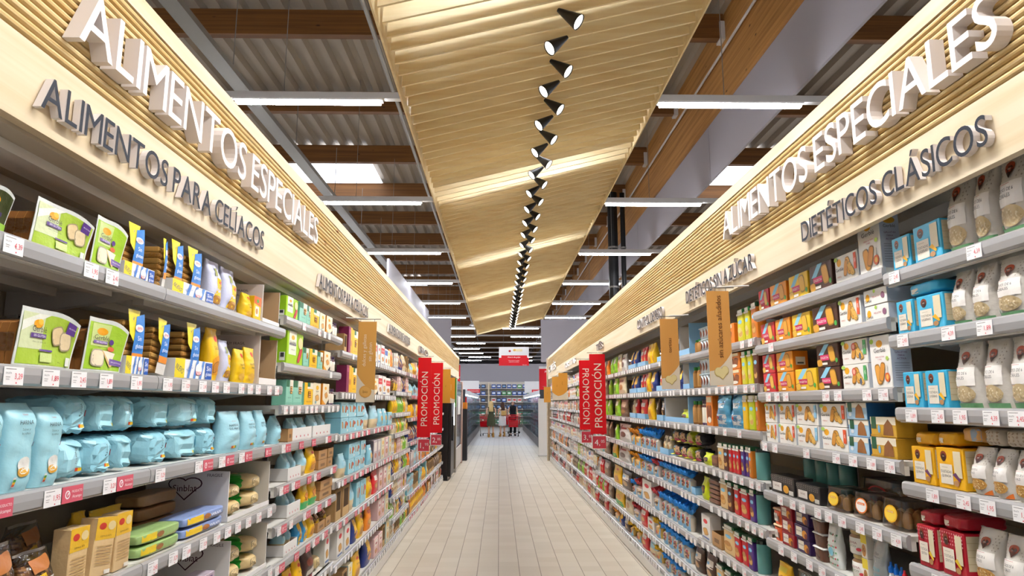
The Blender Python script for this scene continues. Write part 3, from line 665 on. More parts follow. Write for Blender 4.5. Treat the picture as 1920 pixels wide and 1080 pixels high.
biscuit('biscuit_brown', '#4a2a20', '#3a2018', 'dark brown biscuit carton', '#e0a53c', '#d82a6c')
def snackw(key, look, tagc='#e2592c', bis='#dfa23c', extra=()):
    carton(key, .125, .115, .07, '#f4f0ea', [('e', .2, .76, .1, .14, '#f0ac1e'), txt('Gerblé', .21, .52, .13, '#3a3538', .34), ('b', .62, .55, .1, .34, 12, bis), ('b', .5, .5, .08, .3, -10, '#d0913a'), ('b', .72, .42, .09, .28, 25, '#e6b558')] + [('e', .5 + .06 * i, .25 + .09 * ((i * 7) % 5), .015, .02, '#8a5a24') for i in range(6)] + [('r', .86, .35, .97, .92, tagc), txt('-30%', .915, .64, .06, '#fff', .4, 90), txt('FIBRA', .2, .25, .06, '#b5603a', .3), ('e', .08, .9, .08, .08, '#a8cc5a')] + list(extra), look, 'biscuit_carton', 'box', 'biscuit cartons', sidecol='#dfe4ea', side=[('r', .2, .2, .8, .8, '#c9d2e2')])
snackw('snack_white', 'white biscuit carton with orange tab')
snackw('snack_blue', 'white biscuit carton with blue tab', '#8ac4e6', '#d0923c')
snackw('snack_fig', 'white fig biscuit carton', '#4aa860', '#e0a348', [('e', .5, .7, .08, .16, '#d2564a'), ('e', .5, .7, .05, .1, '#f0b09a'), ('e', .74, .3, .04, .14, '#4a5a78')])
carton('tall_white', .115, .21, .08, '#f5f2ee', [('e', .5, .84, .16, .07, '#eea81e'), ('e', .12, .9, .1, .05, '#9cc83c'), txt('Gerblé', .5, .72, .085, '#3a3538', .6), txt('FIBRA ACTIVA', .5, .59, .028, '#c05a6a', .7), txt('Y MIEL', .5, .54, .028, '#c05a6a', .4), ('b', .38, .26, .14, .2, 10, '#e3a244'), ('b', .56, .3, .12, .19, -14, '#d9933a'), ('e', .8, .2, .12, .09, '#d8642a'), ('e', .8, .2, .06, .05, '#f0c060'), ('p', [(.74, .42), (.84, .42), (.82, .28), (.76, .28)], '#e8e2d8'), ('e', .86, .55, .07, .04, '#b8d860')],
       'tall white biscuit carton', 'biscuit_carton', 'box', 'biscuit cartons', sidecol='#c4d0e4', side=[('e', .5, .88, .3, .06, '#d09a2c'), txt('Gerblé', .5, .78, .06, '#3a3a4a', .8), txt('GALLETAS', .5, .66, .035, '#6a3a7a', .7), txt('FIBRA', .5, .6, .035, '#6a3a7a', .5), txt('ACTIVA', .5, .54, .035, '#6a3a7a', .6)] + [('r', .15, .45 - .045 * i, .85, .457 - .045 * i, '#6a7488') for i in range(8)])
carton('slab_white', .125, .062, .16, '#f3f0ec', [('e', .18, .5, .09, .25, '#eeac1e'), txt('Gerblé', .2, .3, .2, '#3a3538', .3), txt('FIBRA ACTIVA', .55, .5, .12, '#b5505a', .3), ('e', .85, .5, .08, .2, '#8a5a78'), ('e', .5, .85, .05, .12, '#b0d850')], 'flat-lying white biscuit carton', 'biscuit_carton', 'box', 'biscuit cartons', sidecol='#c4d0e4')
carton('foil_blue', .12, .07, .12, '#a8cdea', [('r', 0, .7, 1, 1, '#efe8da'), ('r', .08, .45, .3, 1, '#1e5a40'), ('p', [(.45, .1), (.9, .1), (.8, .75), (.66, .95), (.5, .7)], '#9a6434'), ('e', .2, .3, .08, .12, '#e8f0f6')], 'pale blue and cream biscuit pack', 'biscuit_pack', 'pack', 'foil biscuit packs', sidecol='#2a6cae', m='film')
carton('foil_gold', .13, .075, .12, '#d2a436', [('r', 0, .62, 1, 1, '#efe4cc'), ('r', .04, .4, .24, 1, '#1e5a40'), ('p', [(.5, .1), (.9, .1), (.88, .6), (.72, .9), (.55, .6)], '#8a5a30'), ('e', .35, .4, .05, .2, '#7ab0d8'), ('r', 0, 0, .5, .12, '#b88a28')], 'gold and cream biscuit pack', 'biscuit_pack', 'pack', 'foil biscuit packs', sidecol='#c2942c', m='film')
carton('black_pack', .13, .085, .1, '#2c2a2c', [('e', .04 + .08 * (i % 12), .7 + .1 * (i // 12), .02, .03, '#8d8a86') for i in range(36)] + [('r', .1, .15, .5, .6, '#e8e2dc'), txt('VIVE', .3, .4, .12, '#7a3a2a', .24), ('e', .68, .32, .12, .22, '#e0a02a'), ('r', .8, .06, .98, .3, '#d8d4ce')], 'black patterned biscuit pack', 'biscuit_pack', 'pack', 'foil biscuit packs', m='film')
def pastry(key, look):
    w, h, d = .13, .105, .14; r = empty('pastry_box', link=False)
    c = MB(); c.grid(lambda u, v: ((w / 2 - .002 - .012 * v) * math.cos(2 * PI * u) ** 1 if False else (w / 2 - .004 - .01 * v) * math.copysign(abs(math.cos(2 * PI * u)) ** .3, math.cos(2 * PI * u)), d / 2 + (d / 2 - .004 - .008 * v) * math.copysign(abs(math.sin(2 * PI * u)) ** .3, math.sin(2 * PI * u)), .002 + h * .95 * v), 28, 4, '#fff', 'clear_tub', True)
    c.box(-w / 2 + .014, w / 2 - .014, .014, d - .014, h * .95, h * .965, '#fff', 'clear_tub')
    a = NO(c, 'clear_shell', r, True)
    f = MB(); q = random.Random(4)
    for i in range(3):
        for j in range(3):
            x = -w / 2 + .03 + i * .035; y = .035 + j * .036
            f.lathe([(.004, .006), (.014, .01), (.017, .035), (.012, .058), (.002, .064)], 9, x, y, q.choice(['#cfa76a', '#d8b67c', '#b98d52']), 'matte')
    b = NO(f, 'pastry', r, True)
    s = MB(); s.lathe([(.001, 0), (.03, 0), (.03, .0012), (.001, .0012)], 20, 0, 0, '#ffffff', 'card'); return r, a, b, w, h, d
for key, rim, mid, look in (('pastry_tray0', '#f0b41c', '#f6d24a', 'clear pastry box with yellow sticker'), ('pastry_tray1', '#e87a2c', '#f4f0ec', 'clear pastry box with orange-rimmed sticker'), ('pastry_tray2', '#c01824', '#5a3a3a', 'clear pastry box with red sticker')):
    r, a, b, w, h, d = pastry(key, look)
    st = MB(); draw(st, lambda u, v, k: (-.03 + .06 * u, -.001 - .0005 * k + .006 * v, .022 + .06 * v), .06, .06, [('e', .5, .5, .5, .5, rim), ('e', .5, .5, .42, .42, mid), ('r', .2, .55, .8, .7, rim), txt('PASTAS', .5, .62, .09, '#fff', .5)])
    reg(key, r, w, h, d, 'pastry_box', look, 'pastry', 'clear pastry boxes', [a, b, NO(st, 'round_sticker', r)])
def tin(key, look):
    mb = MB(); mb.lathe([(.038, 0), (.04, .003), (.04, .17), (.038, .173)], 16, 0, .042, ['#7ab0a8', '#5f9f9c', '#4a8a86'], 'gloss'); r = NO(mb, 'canister', None, True)
    c = MB(); c.lathe([(.0405, .173), (.0405, .19), (.038, .194)], 16, 0, .042, '#1d2c2c', 'gloss')
    return reg(key, r, .084, .194, .084, 'canister', look, 'canister', 'teal canisters', [NO(c, 'lid', r)])
tin('teal_tin', 'teal canister with dark lid')
def tub(key, body, lid, look, w=.09, h=.08, label=None, clear=False):
    mb = MB(); mb.grid(lambda u, v: (lambda cx, cy, k: ((w / 2 - .006 + .005 * v) * math.copysign(abs(cx) ** .45, cx), w / 2 + (w / 2 - .006 + .005 * v) * math.copysign(abs(cy) ** .45, cy), h * .84 * v))(math.cos(2 * PI * u), math.sin(2 * PI * u), 0), 24, 3, body, 'gloss', True)
    if label: draw(mb, lambda u, v, k: (-w * .44 + w * .88 * u, .006 - .005 * v - .0006 * k, h * .84 * v), w * .88, h * .84, label, 'card')
    r = NO(mb, 'plastic_tub', None, True); c = MB(); c.box(-w / 2, w / 2, 0, w, h * .845, h, lid, 'gloss', .006)
    return reg(key, r, w, h, w, 'plastic_tub', look, 'tub', 'small tubs', [NO(c, 'lid', r)])
tub('orange_tub', '#e2521c', '#f0c8a0', 'orange tub with cream lid', label=[('r', .1, .2, .6, .8, '#f4efe6'), ('e', .75, .4, .15, .25, '#7a3a1a'), txt('CACAO', .35, .5, .2, '#8a3a1a', .4)])
tub('choc_tub', '#5a3322', '#e9e7e6', 'chocolate tub with white lid', .085, .06)
for k, c1, c2, look in (('tea_red', '#8e1c2a', '#f0e6dc', 'dark red tea carton'), ('tea_purple', '#3a2452', '#f2ead8', 'deep purple tea carton')):
    carton(k, .09, .065, .1, c1, [('r', .12, .2, .55, .85, c2), txt('INFUSION', .33, .55, .12, '#5a3a2a', .36), ('e', .72, .4, .18, .3, '#d08a2a'), ('e', .82, .3, .1, .2, '#7a3a2a')], look, 'tea_carton', 'box', 'tea cartons')
LEAF = [('e', .1 + .13 * (i % 7) + .05 * ((i // 7) % 2), .08 + .13 * (i // 7), .045, .022, '#5f9a6a' if i % 3 else '#c8404a') for i in range(42)]
bag('print_pouch', .1, .19, .05, '#eef2ef', LEAF + [('r', .15, .55, .85, .9, '#f4f6f4'), txt('SEMILLAS', .5, .75, .05, '#4a5a4a', .6), ('e', .5, .35, .2, .1, '#7ac0d8')], 'white leaf-print pouch', 'seal', .004, top='#f4f6f4', name='stand_up_pouch')
def jar(key, look):
    mb = MB(); mb.lathe([(.034, 0), (.037, .006), (.037, .075), (.028, .088), (.028, .09)], 16, 0, .038, ['#e6e2da', '#eceae2', '#8a6a4a', '#8a6a4a'], 'gloss')
    draw(mb, lambda u, v, k: (.0375 * math.sin((u - .5) * 2.4) * (1 + .01 * k), .038 - .0375 * math.cos((u - .5) * 2.4) * (1 + .01 * k), .01 + .062 * v), .08, .062, [txt('CREMA', .5, .7, .16, '#8a3a4a', .5), txt('COCO', .5, .45, .14, '#3a6a4a', .4), ('e', .2, .25, .1, .12, '#5f9a6a'), ('e', .8, .25, .1, .12, '#c8404a')], 'card', 6)
    r = NO(mb, 'glass_jar', None, True); c = MB(); c.lathe([(.031, .09), (.032, .092), (.032, .106), (.03, .109)], 16, 0, .038, '#c9b27a', 'gloss')
    return reg(key, r, .076, .109, .076, 'glass_jar', look, 'jar', 'glass jars', [NO(c, 'lid', r)])
jar('print_jar', 'glass jar with gold lid')
carton('cookie_carton', .06, .09, .05, '#f0e8da', [('r', 0, .6, 1, 1, '#e8d03a'), ('e', .5, .32, .35, .25, '#b98045')] + [('e', .35 + .15 * i, .3 + .08 * (i % 2), .05, .04, '#4a2a18') for i in range(3)], 'small cookie carton')
bag('grey_pouch', .11, .18, .05, '#a9b0b3', [txt('Pure', .5, .74, .06, '#5a6266', .4), ('r', .25, .66, .75, .67, '#7a8286'), txt('STEVIA', .5, .42, .08, '#5fc0d8', .7, 0, .02), txt('ERYTHRI', .5, .3, .06, '#6fc8dc', .7), ('r', 0, 0, 1, .1, '#c4cacc')], 'grey sweetener pouch', 'seal', .004, top='#b9c0c4', m='foil', name='stand_up_pouch')
def dropper(key, cap, look):
    mb = MB(); mb.lathe([(.013, 0), (.015, .004), (.015, .06), (.008, .075), (.008, .08)], 12, 0, .016, '#eef3f7', 'gloss'); r = NO(mb, 'dropper_bottle', None, True)
    c = MB(); c.lathe([(.01, .08), (.011, .083), (.01, .1), (.005, .106), (.004, .118)], 12, 0, .016, cap, 'gloss')
    return reg(key, r, .032, .118, .032, 'dropper_bottle', look, 'bottle', 'sweetener dropper bottles', [NO(c, 'cap', r)])
dropper('dropper', '#1f6fd0', 'white dropper bottle with blue cap'); dropper('red_dropper', '#c8202c', 'white dropper bottle with red cap')
# --- right wall, middle
for k, body, cap, bi, look in (('tube_cream', '#e3c08a', '#1f5a38', '#b97f3a', 'cream biscuit tube'), ('tube_brown', '#5a2a1c', '#1f5a38', '#7a4a2a', 'brown biscuit tube'), ('tube_red', '#c81f2a', '#1f5a38', '#c08a4a', 'red biscuit tube'), ('tube_purple', '#4c2c7c', '#1f5a38', '#8a5a34', 'purple biscuit tube'), ('tube_orange', '#e0812a', '#1f5a38', '#c07a2a', 'orange biscuit tube'), ('tube_yellow', '#f0c01c', '#e8e0b0', None, 'yellow biscuit tube'), ('tube_lime', '#c2cf1e', '#e8e8c0', '#d8d860', 'lime biscuit tube'), ('tall_yellow', '#d8d02c', '#2a8a4a', '#e0d080', 'yellow and green drink carton')):
    tubepack(k, .06, .2, body, cap, look, biscuit=bi)
def cups(key, look):
    mb = MB(); q = .038; top = MB()
    for i in range(3):
        mb.lathe([(.016, 0), (.019, .07)], 10, -.044 + i * .044, .022, '#dfeaf2', 'gloss')
        draw(mb, lambda u, v, k, i=i: (-.044 + i * .044 + .019 * math.sin((u - .5) * 2), .022 - (.0185 + .001 * v) * math.cos((u - .5) * 2) - .0004 * k, .01 + .055 * v), .04, .055, [('e', .5, .5, .35, .42, '#6a3320'), ('e', .45, .6, .15, .2, '#a5603a')], 'card', 4)
    r = NO(mb, 'dessert_cup_pack', None, True); top.box(-.066, .066, 0, .044, .07, .076, '#dcecf6', 'gloss', .002)
    return reg(key, r, .132, .076, .046, 'dessert_cup_pack', look, 'cups', 'dessert cup packs', [NO(top, 'foil_lid', r)])
cups('cup_pack', 'pack of chocolate dessert cups')
carton('choc_carton', .1, .1, .08, '#e8842a', [('b', .3, .4, .2, .28, 15, '#7a3f22'), ('b', .68, .42, .18, .26, -10, '#8a4a28'), ('r', .1, .78, .9, .95, '#f4e2b8'), ('e', .5, .2, .3, .1, '#f4ead8')], 'orange chocolate biscuit carton', 'biscuit_carton', 'box', 'biscuit cartons', sidecol='#d8701c')
def brownjar():
    mb = MB(); mb.lathe([(.024, 0), (.027, .01), (.027, .085), (.018, .1)], 12, 0, .028, ['#8a5a2c', '#b98a50', '#9a6c38'], 'gloss'); r = NO(mb, 'brown_jar', None, True); c = MB(); c.lathe([(.02, .1), (.02, .118)], 12, 0, .028, '#2f7a3a', 'gloss')
    reg('brown_jar', r, .056, .118, .056, 'brown_jar', 'brown jar with green cap', 'jar', 'brown jars', [NO(c, 'cap', r)])
brownjar()
bag('blue_bag', .1, .22, .07, '#5fb0de', [('r', .1, .1, .9, .4, '#e6eef2'), ('e', .5, .25, .2, .1, '#4a86b8'), ('e', .3, .3, .08, .05, '#c83a3a'), ('r', .2, .6, .8, .75, '#dfeef6')], 'glossy blue and white snack bag', top='#3f9ad4', wr=.01, m='foil')
lump('bar_brown', .12, .03, .1, '#6a4230', [('r', .1, .3, .9, .7, '#8a5c40')], 'brown chocolate bar', 'chocolate_bar', 'bar', 'stacked chocolate bars', ex=8, wr=.002)
bag('lime_bag', .1, .15, .07, '#c9d61c', [('e', .5, .45, .35, .2, '#2a2622'), ('b', .5, .45, .2, .1, 20, '#8a5a3a')], 'lime green and black sweets bag', top='#d6e02a', wr=.008)
for k, c in (('dark_pile_bag', '#26242a'), ('lime_pile_bag', '#a8b41e')):
    lump(k, .13, .09, .16, c, [('p', [(0, .1), (.4, 0), (.5, .6), (.1, .7)], '#d8c832'), ('p', [(.5, .3), (.95, .2), (.9, .8), (.6, .9)], '#c8a080'), ('e', .3, .8, .15, .1, '#3a8ac0'), ('e', .75, .2, .15, .12, '#c84a6a')], ('dark' if c == '#26242a' else 'lime') + ' mixed sweets bag', 'sweets_bag', 'sweets', 'loose sweets bags', wr=.012, ex=3)
bag('choc_bag', .09, .19, .06, '#4a3226', [('r', .15, .5, .85, .8, '#e6dcd0'), ('e', .5, .3, .3, .14, '#c89a5a'), ('e', .3, .65, .15, .06, '#7ab0d8')], 'brown chocolate bag', top='#6a4a3a')
bag('brown_snack', .09, .2, .06, '#6a4f3c', [('r', .15, .55, .85, .85, '#cbb8a0'), ('b', .5, .3, .3, .12, 25, '#a5804f')], 'taupe snack bag', top='#8a7058')
bag('green_snack', .09, .2, .06, '#8fc832', [('r', .2, .6, .8, .85, '#eef2da'), ('e', .5, .35, .3, .14, '#4a8a2a')], 'bright green snack bag', top='#a6d848')
bag('beige_bag', .09, .2, .06, '#d8c8a8', [('e', .5, .4, .3, .16, '#a87a44'), ('r', .2, .7, .8, .85, '#4a3a2e')], 'beige snack bag', top='#e6dac0')
bag('grey_bag', .1, .2, .07, '#cfccc8', [('e', .5, .4, .3, .16, '#5a4438'), ('p', [(.1, .5), (.4, .9), (.2, .95)], '#3a2e28'), ('r', .3, .7, .8, .8, '#8a2a2a')], 'white and brown snack bag', top='#e0deda')
tray('blue_tray', .16, .05, .16, '#8fc4ec', 'light blue display tray', inner='#6fa6d2')
tray('blue_box', .2, .25, .3, '#8cc0ea', 'light blue display box', boxh=.25, cut=.2, name='display_box', inner='#d6d2cc', group='white display boxes', sideart=[('r', .04, .04, .9, .96, '#dedad6'), txt('FRAGIL', .4, .85, .05, '#7a7470', .3)])
def tied(key, top, body, look, bits):
    bag(key, .085, .21, .07, body, [('r', .05, .3, .95, .85, '#d9b98a')] + [('e', .18 + .64 * ((i * 37) % 11) / 11, .36 + .46 * ((i * 53) % 10) / 10, .16, .09, c) for i, c in enumerate(bits * 3)] + [('r', 0, 0, 1, .3, '#8fc4ec'), ('p', [(0, .3), (.12, .3), (0, .95)], '#8fc4ec'), ('p', [(1, .3), (.88, .3), (1, .95)], '#8fc4ec')], look, 'tied', .004, top=top, name='tied_sweets_bag', cat='sweets', group='sweets bags with gathered tops')
tied('blue_tie_bag', '#2a92ee', '#e2d4c0', 'sweets bag with blue gathered top', ['#6a4030', '#c89a6a', '#3a2a22', '#b5505a', '#e8d8b8'])
tied('red_tie_bag', '#b8323c', '#e2d0c8', 'sweets bag with red gathered top', ['#5a3a2a', '#c8a070', '#f0e8dc', '#3a8ac0'])
tied('orange_tie_bag', '#ee9a22', '#efb03c', 'sweets bag with orange gathered top', ['#f0b84a', '#d8862a', '#f4d080'])
tied('yellow_tie_bag', '#f0c024', '#e8c060', 'sweets bag with yellow gathered top', ['#f4e0a0', '#c83a34', '#e8a83a'])

# ------------------------------------------------------------------ rows measured along the two shelf runs: side, shelf height, pack, near end, far end, height, stack, set-back, lift, tilt
ROWS = [
('L', 1.965, 'bread_dark', 1.52, 1.605, 0.112, 1, 0.0, 0.0, 0),
('L', 1.965, 'bread_wide', 1.68, 1.924, 0.124, 1, 0.0, 0.0, 0),
('L', 1.965, 'bread_narrow', 1.939, 2.102, 0.148, 1, 0.0, 0.0, 0),
('L', 1.965, 'nuevo_tray', 2.114, 2.411, 0.052, 1, 0.0, 0.0, 0),
('L', 1.965, 'nuevo_tray', 2.419, 2.776, 0.052, 1, 0.0, 0.0, 0),
('L', 1.965, 'bimbo', 2.127, 2.248, 0.179, 1, 0.015, 0.0, 0),
('L', 1.965, 'bimbo', 2.258, 2.399, 0.179, 1, 0.015, 0.0, 0),
('L', 1.965, 'bimbo', 2.427, 2.541, 0.194, 1, 0.015, 0.0, 0),
('L', 1.965, 'bimbo', 2.55, 2.695, 0.197, 1, 0.015, 0.0, 0),
('L', 1.965, 'lavender_bag', 2.792, 2.948, 0.21, 1, 0.02, 0.0, 0),
('L', 1.965, 'lavender_bag', 2.96, 3.13, 0.203, 1, 0.02, 0.0, 0),
('L', 1.965, 'yellow_pack', 3.143, 3.24, 0.117, 1, 0.0, 0.0, 0),
('L', 1.965, 'orange_pack', 3.254, 3.358, 0.119, 1, 0.0, 0.0, 0),
('L', 1.965, 'fragile_box', 3.373, 3.684, 0.249, 1, 0.0, 0.0, 0),
('L', 1.965, 'roll_pack', 3.412, 3.534, 0.12, 1, 0.05, 0.0, 0),
('L', 1.665, 'bread_wide', 1.671, 1.907, 0.145, 1, 0.0, 0.0, 0),
('L', 1.665, 'bread_narrow', 1.946, 2.154, 0.153, 1, 0.0, 0.0, 0),
('L', 1.665, 'nuevo_tray', 2.16, 2.479, 0.059, 1, 0.0, 0.0, 0),
('L', 1.665, 'nuevo_tray', 2.492, 2.818, 0.073, 1, 0.0, 0.0, 0),
('L', 1.665, 'bimbo', 2.176, 2.314, 0.205, 1, 0.015, 0.0, 0),
('L', 1.665, 'bimbo', 2.335, 2.471, 0.19, 1, 0.015, 0.0, 1),
('L', 1.665, 'bimbo', 2.593, 2.737, 0.21, 1, 0.015, 0.0, 0),
('L', 1.665, 'bimbo', 2.545, 2.65, 0.19, 1, 0.2, 0.0, 0),
('L', 1.665, 'yellow_bag', 2.829, 2.949, 0.216, 1, 0.01, 0.0, 0),
('L', 1.665, 'lavender_bag', 2.955, 3.068, 0.176, 1, 0.01, 0.0, 0),
('L', 1.665, 'yellow_pack', 3.08, 3.196, 0.152, 1, 0.0, 0.0, 0),
('L', 1.665, 'yellow_pack', 3.21, 3.351, 0.17, 1, 0.0, 0.0, 0),
('L', 1.665, 'fragile_box', 3.373, 3.737, 0.258, 1, 0.0, 0.0, 0),
('L', 1.665, 'roll_pack', 3.411, 3.587, 0.13, 1, 0.05, 0.0, 0),
('L', 1.365, 'flour_bag', 1.583, 1.675, 0.212, 1, 0.0, 0.0, 0),
('L', 1.365, 'flour_bag', 1.681, 1.794, 0.212, 1, 0.0, 0.0, 0),
('L', 1.365, 'flour_bag', 1.802, 1.903, 0.202, 1, 0.0, 0.0, 0),
('L', 1.365, 'flour_block', 1.912, 2.054, 0.118, 2, 0.0, 0.0, 0),
('L', 1.365, 'flour_block', 2.062, 2.197, 0.118, 2, 0.0, 0.0, 0),
('L', 1.365, 'flour_block', 2.206, 2.388, 0.118, 2, 0.0, 0.0, 0),
('L', 1.365, 'flour_block', 2.398, 2.565, 0.118, 2, 0.0, 0.0, 0),
('L', 1.365, 'flour_block', 2.577, 2.815, 0.118, 2, 0.0, 0.0, 0),
('L', 1.365, 'flour_block', 2.83, 2.968, 0.118, 2, 0.0, 0.0, 0),
('L', 1.365, 'flour_tall', 2.99, 3.223, 0.176, 1, 0.0, 0.0, 0),
('L', 1.365, 'flour_tall', 3.243, 3.419, 0.173, 1, 0.0, 0.0, 0),
('L', 1.365, 'flour_tall', 3.434, 3.574, 0.176, 1, 0.0, 0.0, 0),
('L', 1.365, 'flour_tall', 3.591, 3.8, 0.194, 1, 0.0, 0.0, 0),
('L', 1.365, 'flour_block', 2.264, 2.46, 0.1, 2, 0.28, 0.0, 0),
('L', 1.365, 'flour_block', 2.623, 2.85, 0.11, 2, 0.28, 0.0, 0),
('L', 1.365, 'flour_tall', 3.005, 3.256, 0.22, 1, 0.27, 0.0, 0),
('L', 1.365, 'flour_tall', 3.311, 3.554, 0.24, 1, 0.27, 0.0, 0),
('L', 1.365, 'flour_tall', 3.586, 3.835, 0.24, 1, 0.27, 0.0, 0),
('L', 1.07, 'brown_bag', 1.665, 1.804, 0.17, 1, 0.0, 0.0, 0),
('L', 1.07, 'brown_bag', 1.812, 1.952, 0.13, 1, 0.0, 0.0, 0),
('L', 1.07, 'slim_pack', 1.975, 2.066, 0.165, 1, 0.0, 0.0, 0),
('L', 1.07, 'slim_pack', 2.077, 2.19, 0.165, 1, 0.0, 0.0, 1),
('L', 1.07, 'slim_pack', 2.207, 2.33, 0.17, 1, 0.0, 0.0, 0),
('L', 1.07, 'flat_green', 2.343, 2.671, 0.04, 2, 0.0, 0.0, 0),
('L', 1.07, 'flat_blue', 2.684, 3.077, 0.04, 2, 0.0, 0.0, 0),
('L', 1.07, 'brown_bag', 2.106, 2.247, 0.15, 1, 0.22, 0.0, 0),
('L', 1.07, 'yellow_bag', 2.267, 2.436, 0.15, 1, 0.2, 0.0, 0),
('L', 1.07, 'yellow_bag', 2.467, 2.67, 0.14, 1, 0.2, 0.0, 0),
('L', 1.07, 'flat_brown', 2.753, 3.074, 0.05, 3, 0.2, 0.0, 0),
('L', 1.07, 'sinblat_box', 3.094, 3.834, 0.22, 1, 0.0, 0.0, 0),
('L', 1.07, 'green_bag', 3.136, 3.37, 0.07, 2, 0.02, 0.0, 0),
('L', 1.07, 'green_bag', 3.398, 3.66, 0.08, 2, 0.02, 0.0, 0),
('L', 0.77, 'yellow_bag', 2.344, 2.55, 0.16, 1, 0.0, 0.0, 0),
('L', 0.77, 'yellow_bag', 2.565, 2.719, 0.15, 1, 0.0, 0.0, 0),
('L', 0.77, 'purple_carton', 2.741, 2.996, 0.13, 1, 0.0, 0.0, 0),
('L', 0.77, 'sinblat_box', 3.147, 3.887, 0.22, 1, 0.0, 0.0, 0),
('L', 0.77, 'green_bag', 3.189, 3.423, 0.08, 2, 0.02, 0.0, 0),
('L', 0.77, 'green_bag', 3.451, 3.713, 0.08, 2, 0.02, 0.0, 0),
('L', 2.04, 'green_carton', 3.745, 3.967, 0.185, 1, 0.0, 0.0, 0),
('L', 2.04, 'teal_carton', 3.977, 4.133, 0.14, 1, 0.0, 0.0, 0),
('L', 2.04, 'teal_carton', 4.145, 4.228, 0.13, 1, 0.0, 0.0, 0),
('L', 2.04, 'yellow_carton', 4.24, 4.444, 0.135, 1, 0.0, 0.0, 0),
('L', 2.04, 'cream_carton', 4.458, 4.61, 0.13, 1, 0.0, 0.0, 0),
('L', 2.04, 'orange_carton', 4.625, 4.789, 0.125, 1, 0.0, 0.0, 0),
('L', 2.04, 'jar_pack', 4.805, 5.085, 0.1, 1, 0.0, 0.0, 0),
('L', 1.79, 'green_carton', 3.79, 4.099, 0.185, 1, 0.0, 0.0, 0),
('L', 1.79, 'teal_carton', 4.11, 4.225, 0.115, 1, 0.0, 0.0, 0),
('L', 1.79, 'yellow_carton', 4.249, 4.423, 0.12, 1, 0.0, 0.0, 0),
('L', 1.79, 'teal_carton', 4.436, 4.571, 0.115, 1, 0.0, 0.0, 0),
('L', 1.79, 'orange_carton', 4.585, 4.758, 0.13, 1, 0.0, 0.0, 0),
('L', 1.79, 'jar_pack', 4.789, 5.13, 0.11, 1, 0.0, 0.0, 0),
('L', 1.565, 'teal_carton', 3.82, 3.948, 0.14, 1, 0.0, 0.0, 0),
('L', 1.565, 'teal_carton', 3.958, 4.139, 0.14, 1, 0.0, 0.0, 0),
('L', 1.565, 'yellow_carton', 4.184, 4.375, 0.135, 1, 0.0, 0.0, 0),
('L', 1.565, 'cream_carton', 4.387, 4.57, 0.14, 1, 0.0, 0.0, 0),
('L', 1.565, 'orange_carton', 4.584, 4.754, 0.14, 1, 0.0, 0.0, 0),
('L', 1.565, 'jar_pack', 4.769, 5.019, 0.11, 1, 0.0, 0.0, 0),
('L', 1.565, 'yellow_bag', 5.035, 5.171, 0.15, 1, 0.0, 0.0, 0),
('L', 1.365, 'brown_tray', 3.875, 3.963, 0.07, 1, 0.0, 0.0, 0),
('L', 1.365, 'white_tray', 3.983, 4.386, 0.07, 1, 0.0, 0.0, 0),
('L', 1.365, 'clear_bag', 4.014, 4.164, 0.12, 1, 0.02, 0.0, 0),
('L', 1.365, 'clear_bag', 4.186, 4.361, 0.12, 1, 0.02, 0.0, 0),
('L', 1.365, 'white_tray', 4.411, 4.865, 0.07, 1, 0.0, 0.0, 0),
('L', 1.365, 'clear_bag', 4.449, 4.634, 0.13, 1, 0.02, 0.0, 0),
('L', 1.365, 'clear_bag', 4.661, 4.835, 0.13, 1, 0.02, 0.0, 0),
('L', 1.15, 'white_tray', 3.913, 4.169, 0.07, 1, 0.0, 0.0, 0),
('L', 1.15, 'clear_bag', 3.942, 4.042, 0.14, 1, 0.02, 0.0, 0),
('L', 1.15, 'clear_bag', 4.063, 4.158, 0.14, 1, 0.02, 0.0, 0),
('L', 1.15, 'clear_bag', 4.191, 4.328, 0.15, 1, 0.0, 0.0, 0),
('L', 1.15, 'yellow_bag', 4.364, 4.539, 0.15, 1, 0.0, 0.0, 0),
('L', 1.15, 'brown_tray', 4.565, 4.786, 0.06, 2, 0.0, 0.0, 0),
('L', 1.15, 'brown_tray', 4.815, 5.127, 0.06, 2, 0.0, 0.0, 0),
('L', 0.95, 'white_tray', 3.949, 4.205, 0.07, 1, 0.0, 0.0, 0),
('L', 0.95, 'clear_bag', 3.978, 4.078, 0.13, 1, 0.02, 0.0, 0),
('L', 0.95, 'clear_bag', 4.098, 4.194, 0.13, 1, 0.02, 0.0, 0),
('L', 0.95, 'green_yellow_bag', 4.238, 4.4, 0.16, 1, 0.0, 0.0, 0),
('L', 0.95, 'green_yellow_bag', 4.424, 4.614, 0.16, 1, 0.0, 0.0, 0),
('L', 0.95, 'brown_tray', 4.641, 5.034, 0.06, 2, 0.0, 0.0, 0),
('L', 0.755, 'white_tray', 3.908, 4.165, 0.06, 1, 0.0, 0.0, 0),
('L', 0.755, 'clear_bag', 3.936, 4.032, 0.14, 1, 0.02, 0.0, 0),
('L', 0.755, 'clear_bag', 4.052, 4.144, 0.14, 1, 0.02, 0.0, 0),
('L', 0.755, 'blue_yellow_bag', 4.186, 4.295, 0.15, 1, 0.0, 0.0, 0),
('L', 0.755, 'blue_yellow_bag', 4.307, 4.411, 0.15, 1, 0.0, 0.0, 0),
('L', 0.755, 'yellow_bag', 4.435, 4.584, 0.13, 1, 0.0, 0.0, 0),
('L', 0.755, 'brown_tray', 4.61, 4.8, 0.06, 1, 0.0, 0.0, 0),
('L', 0.755, 'brown_bag', 4.636, 4.772, 0.12, 1, 0.02, 0.0, 0),
('L', 0.755, 'brown_tray', 4.828, 5.069, 0.06, 1, 0.0, 0.0, 0),
('L', 0.755, 'brown_bag', 4.857, 5.038, 0.12, 1, 0.02, 0.0, 0),
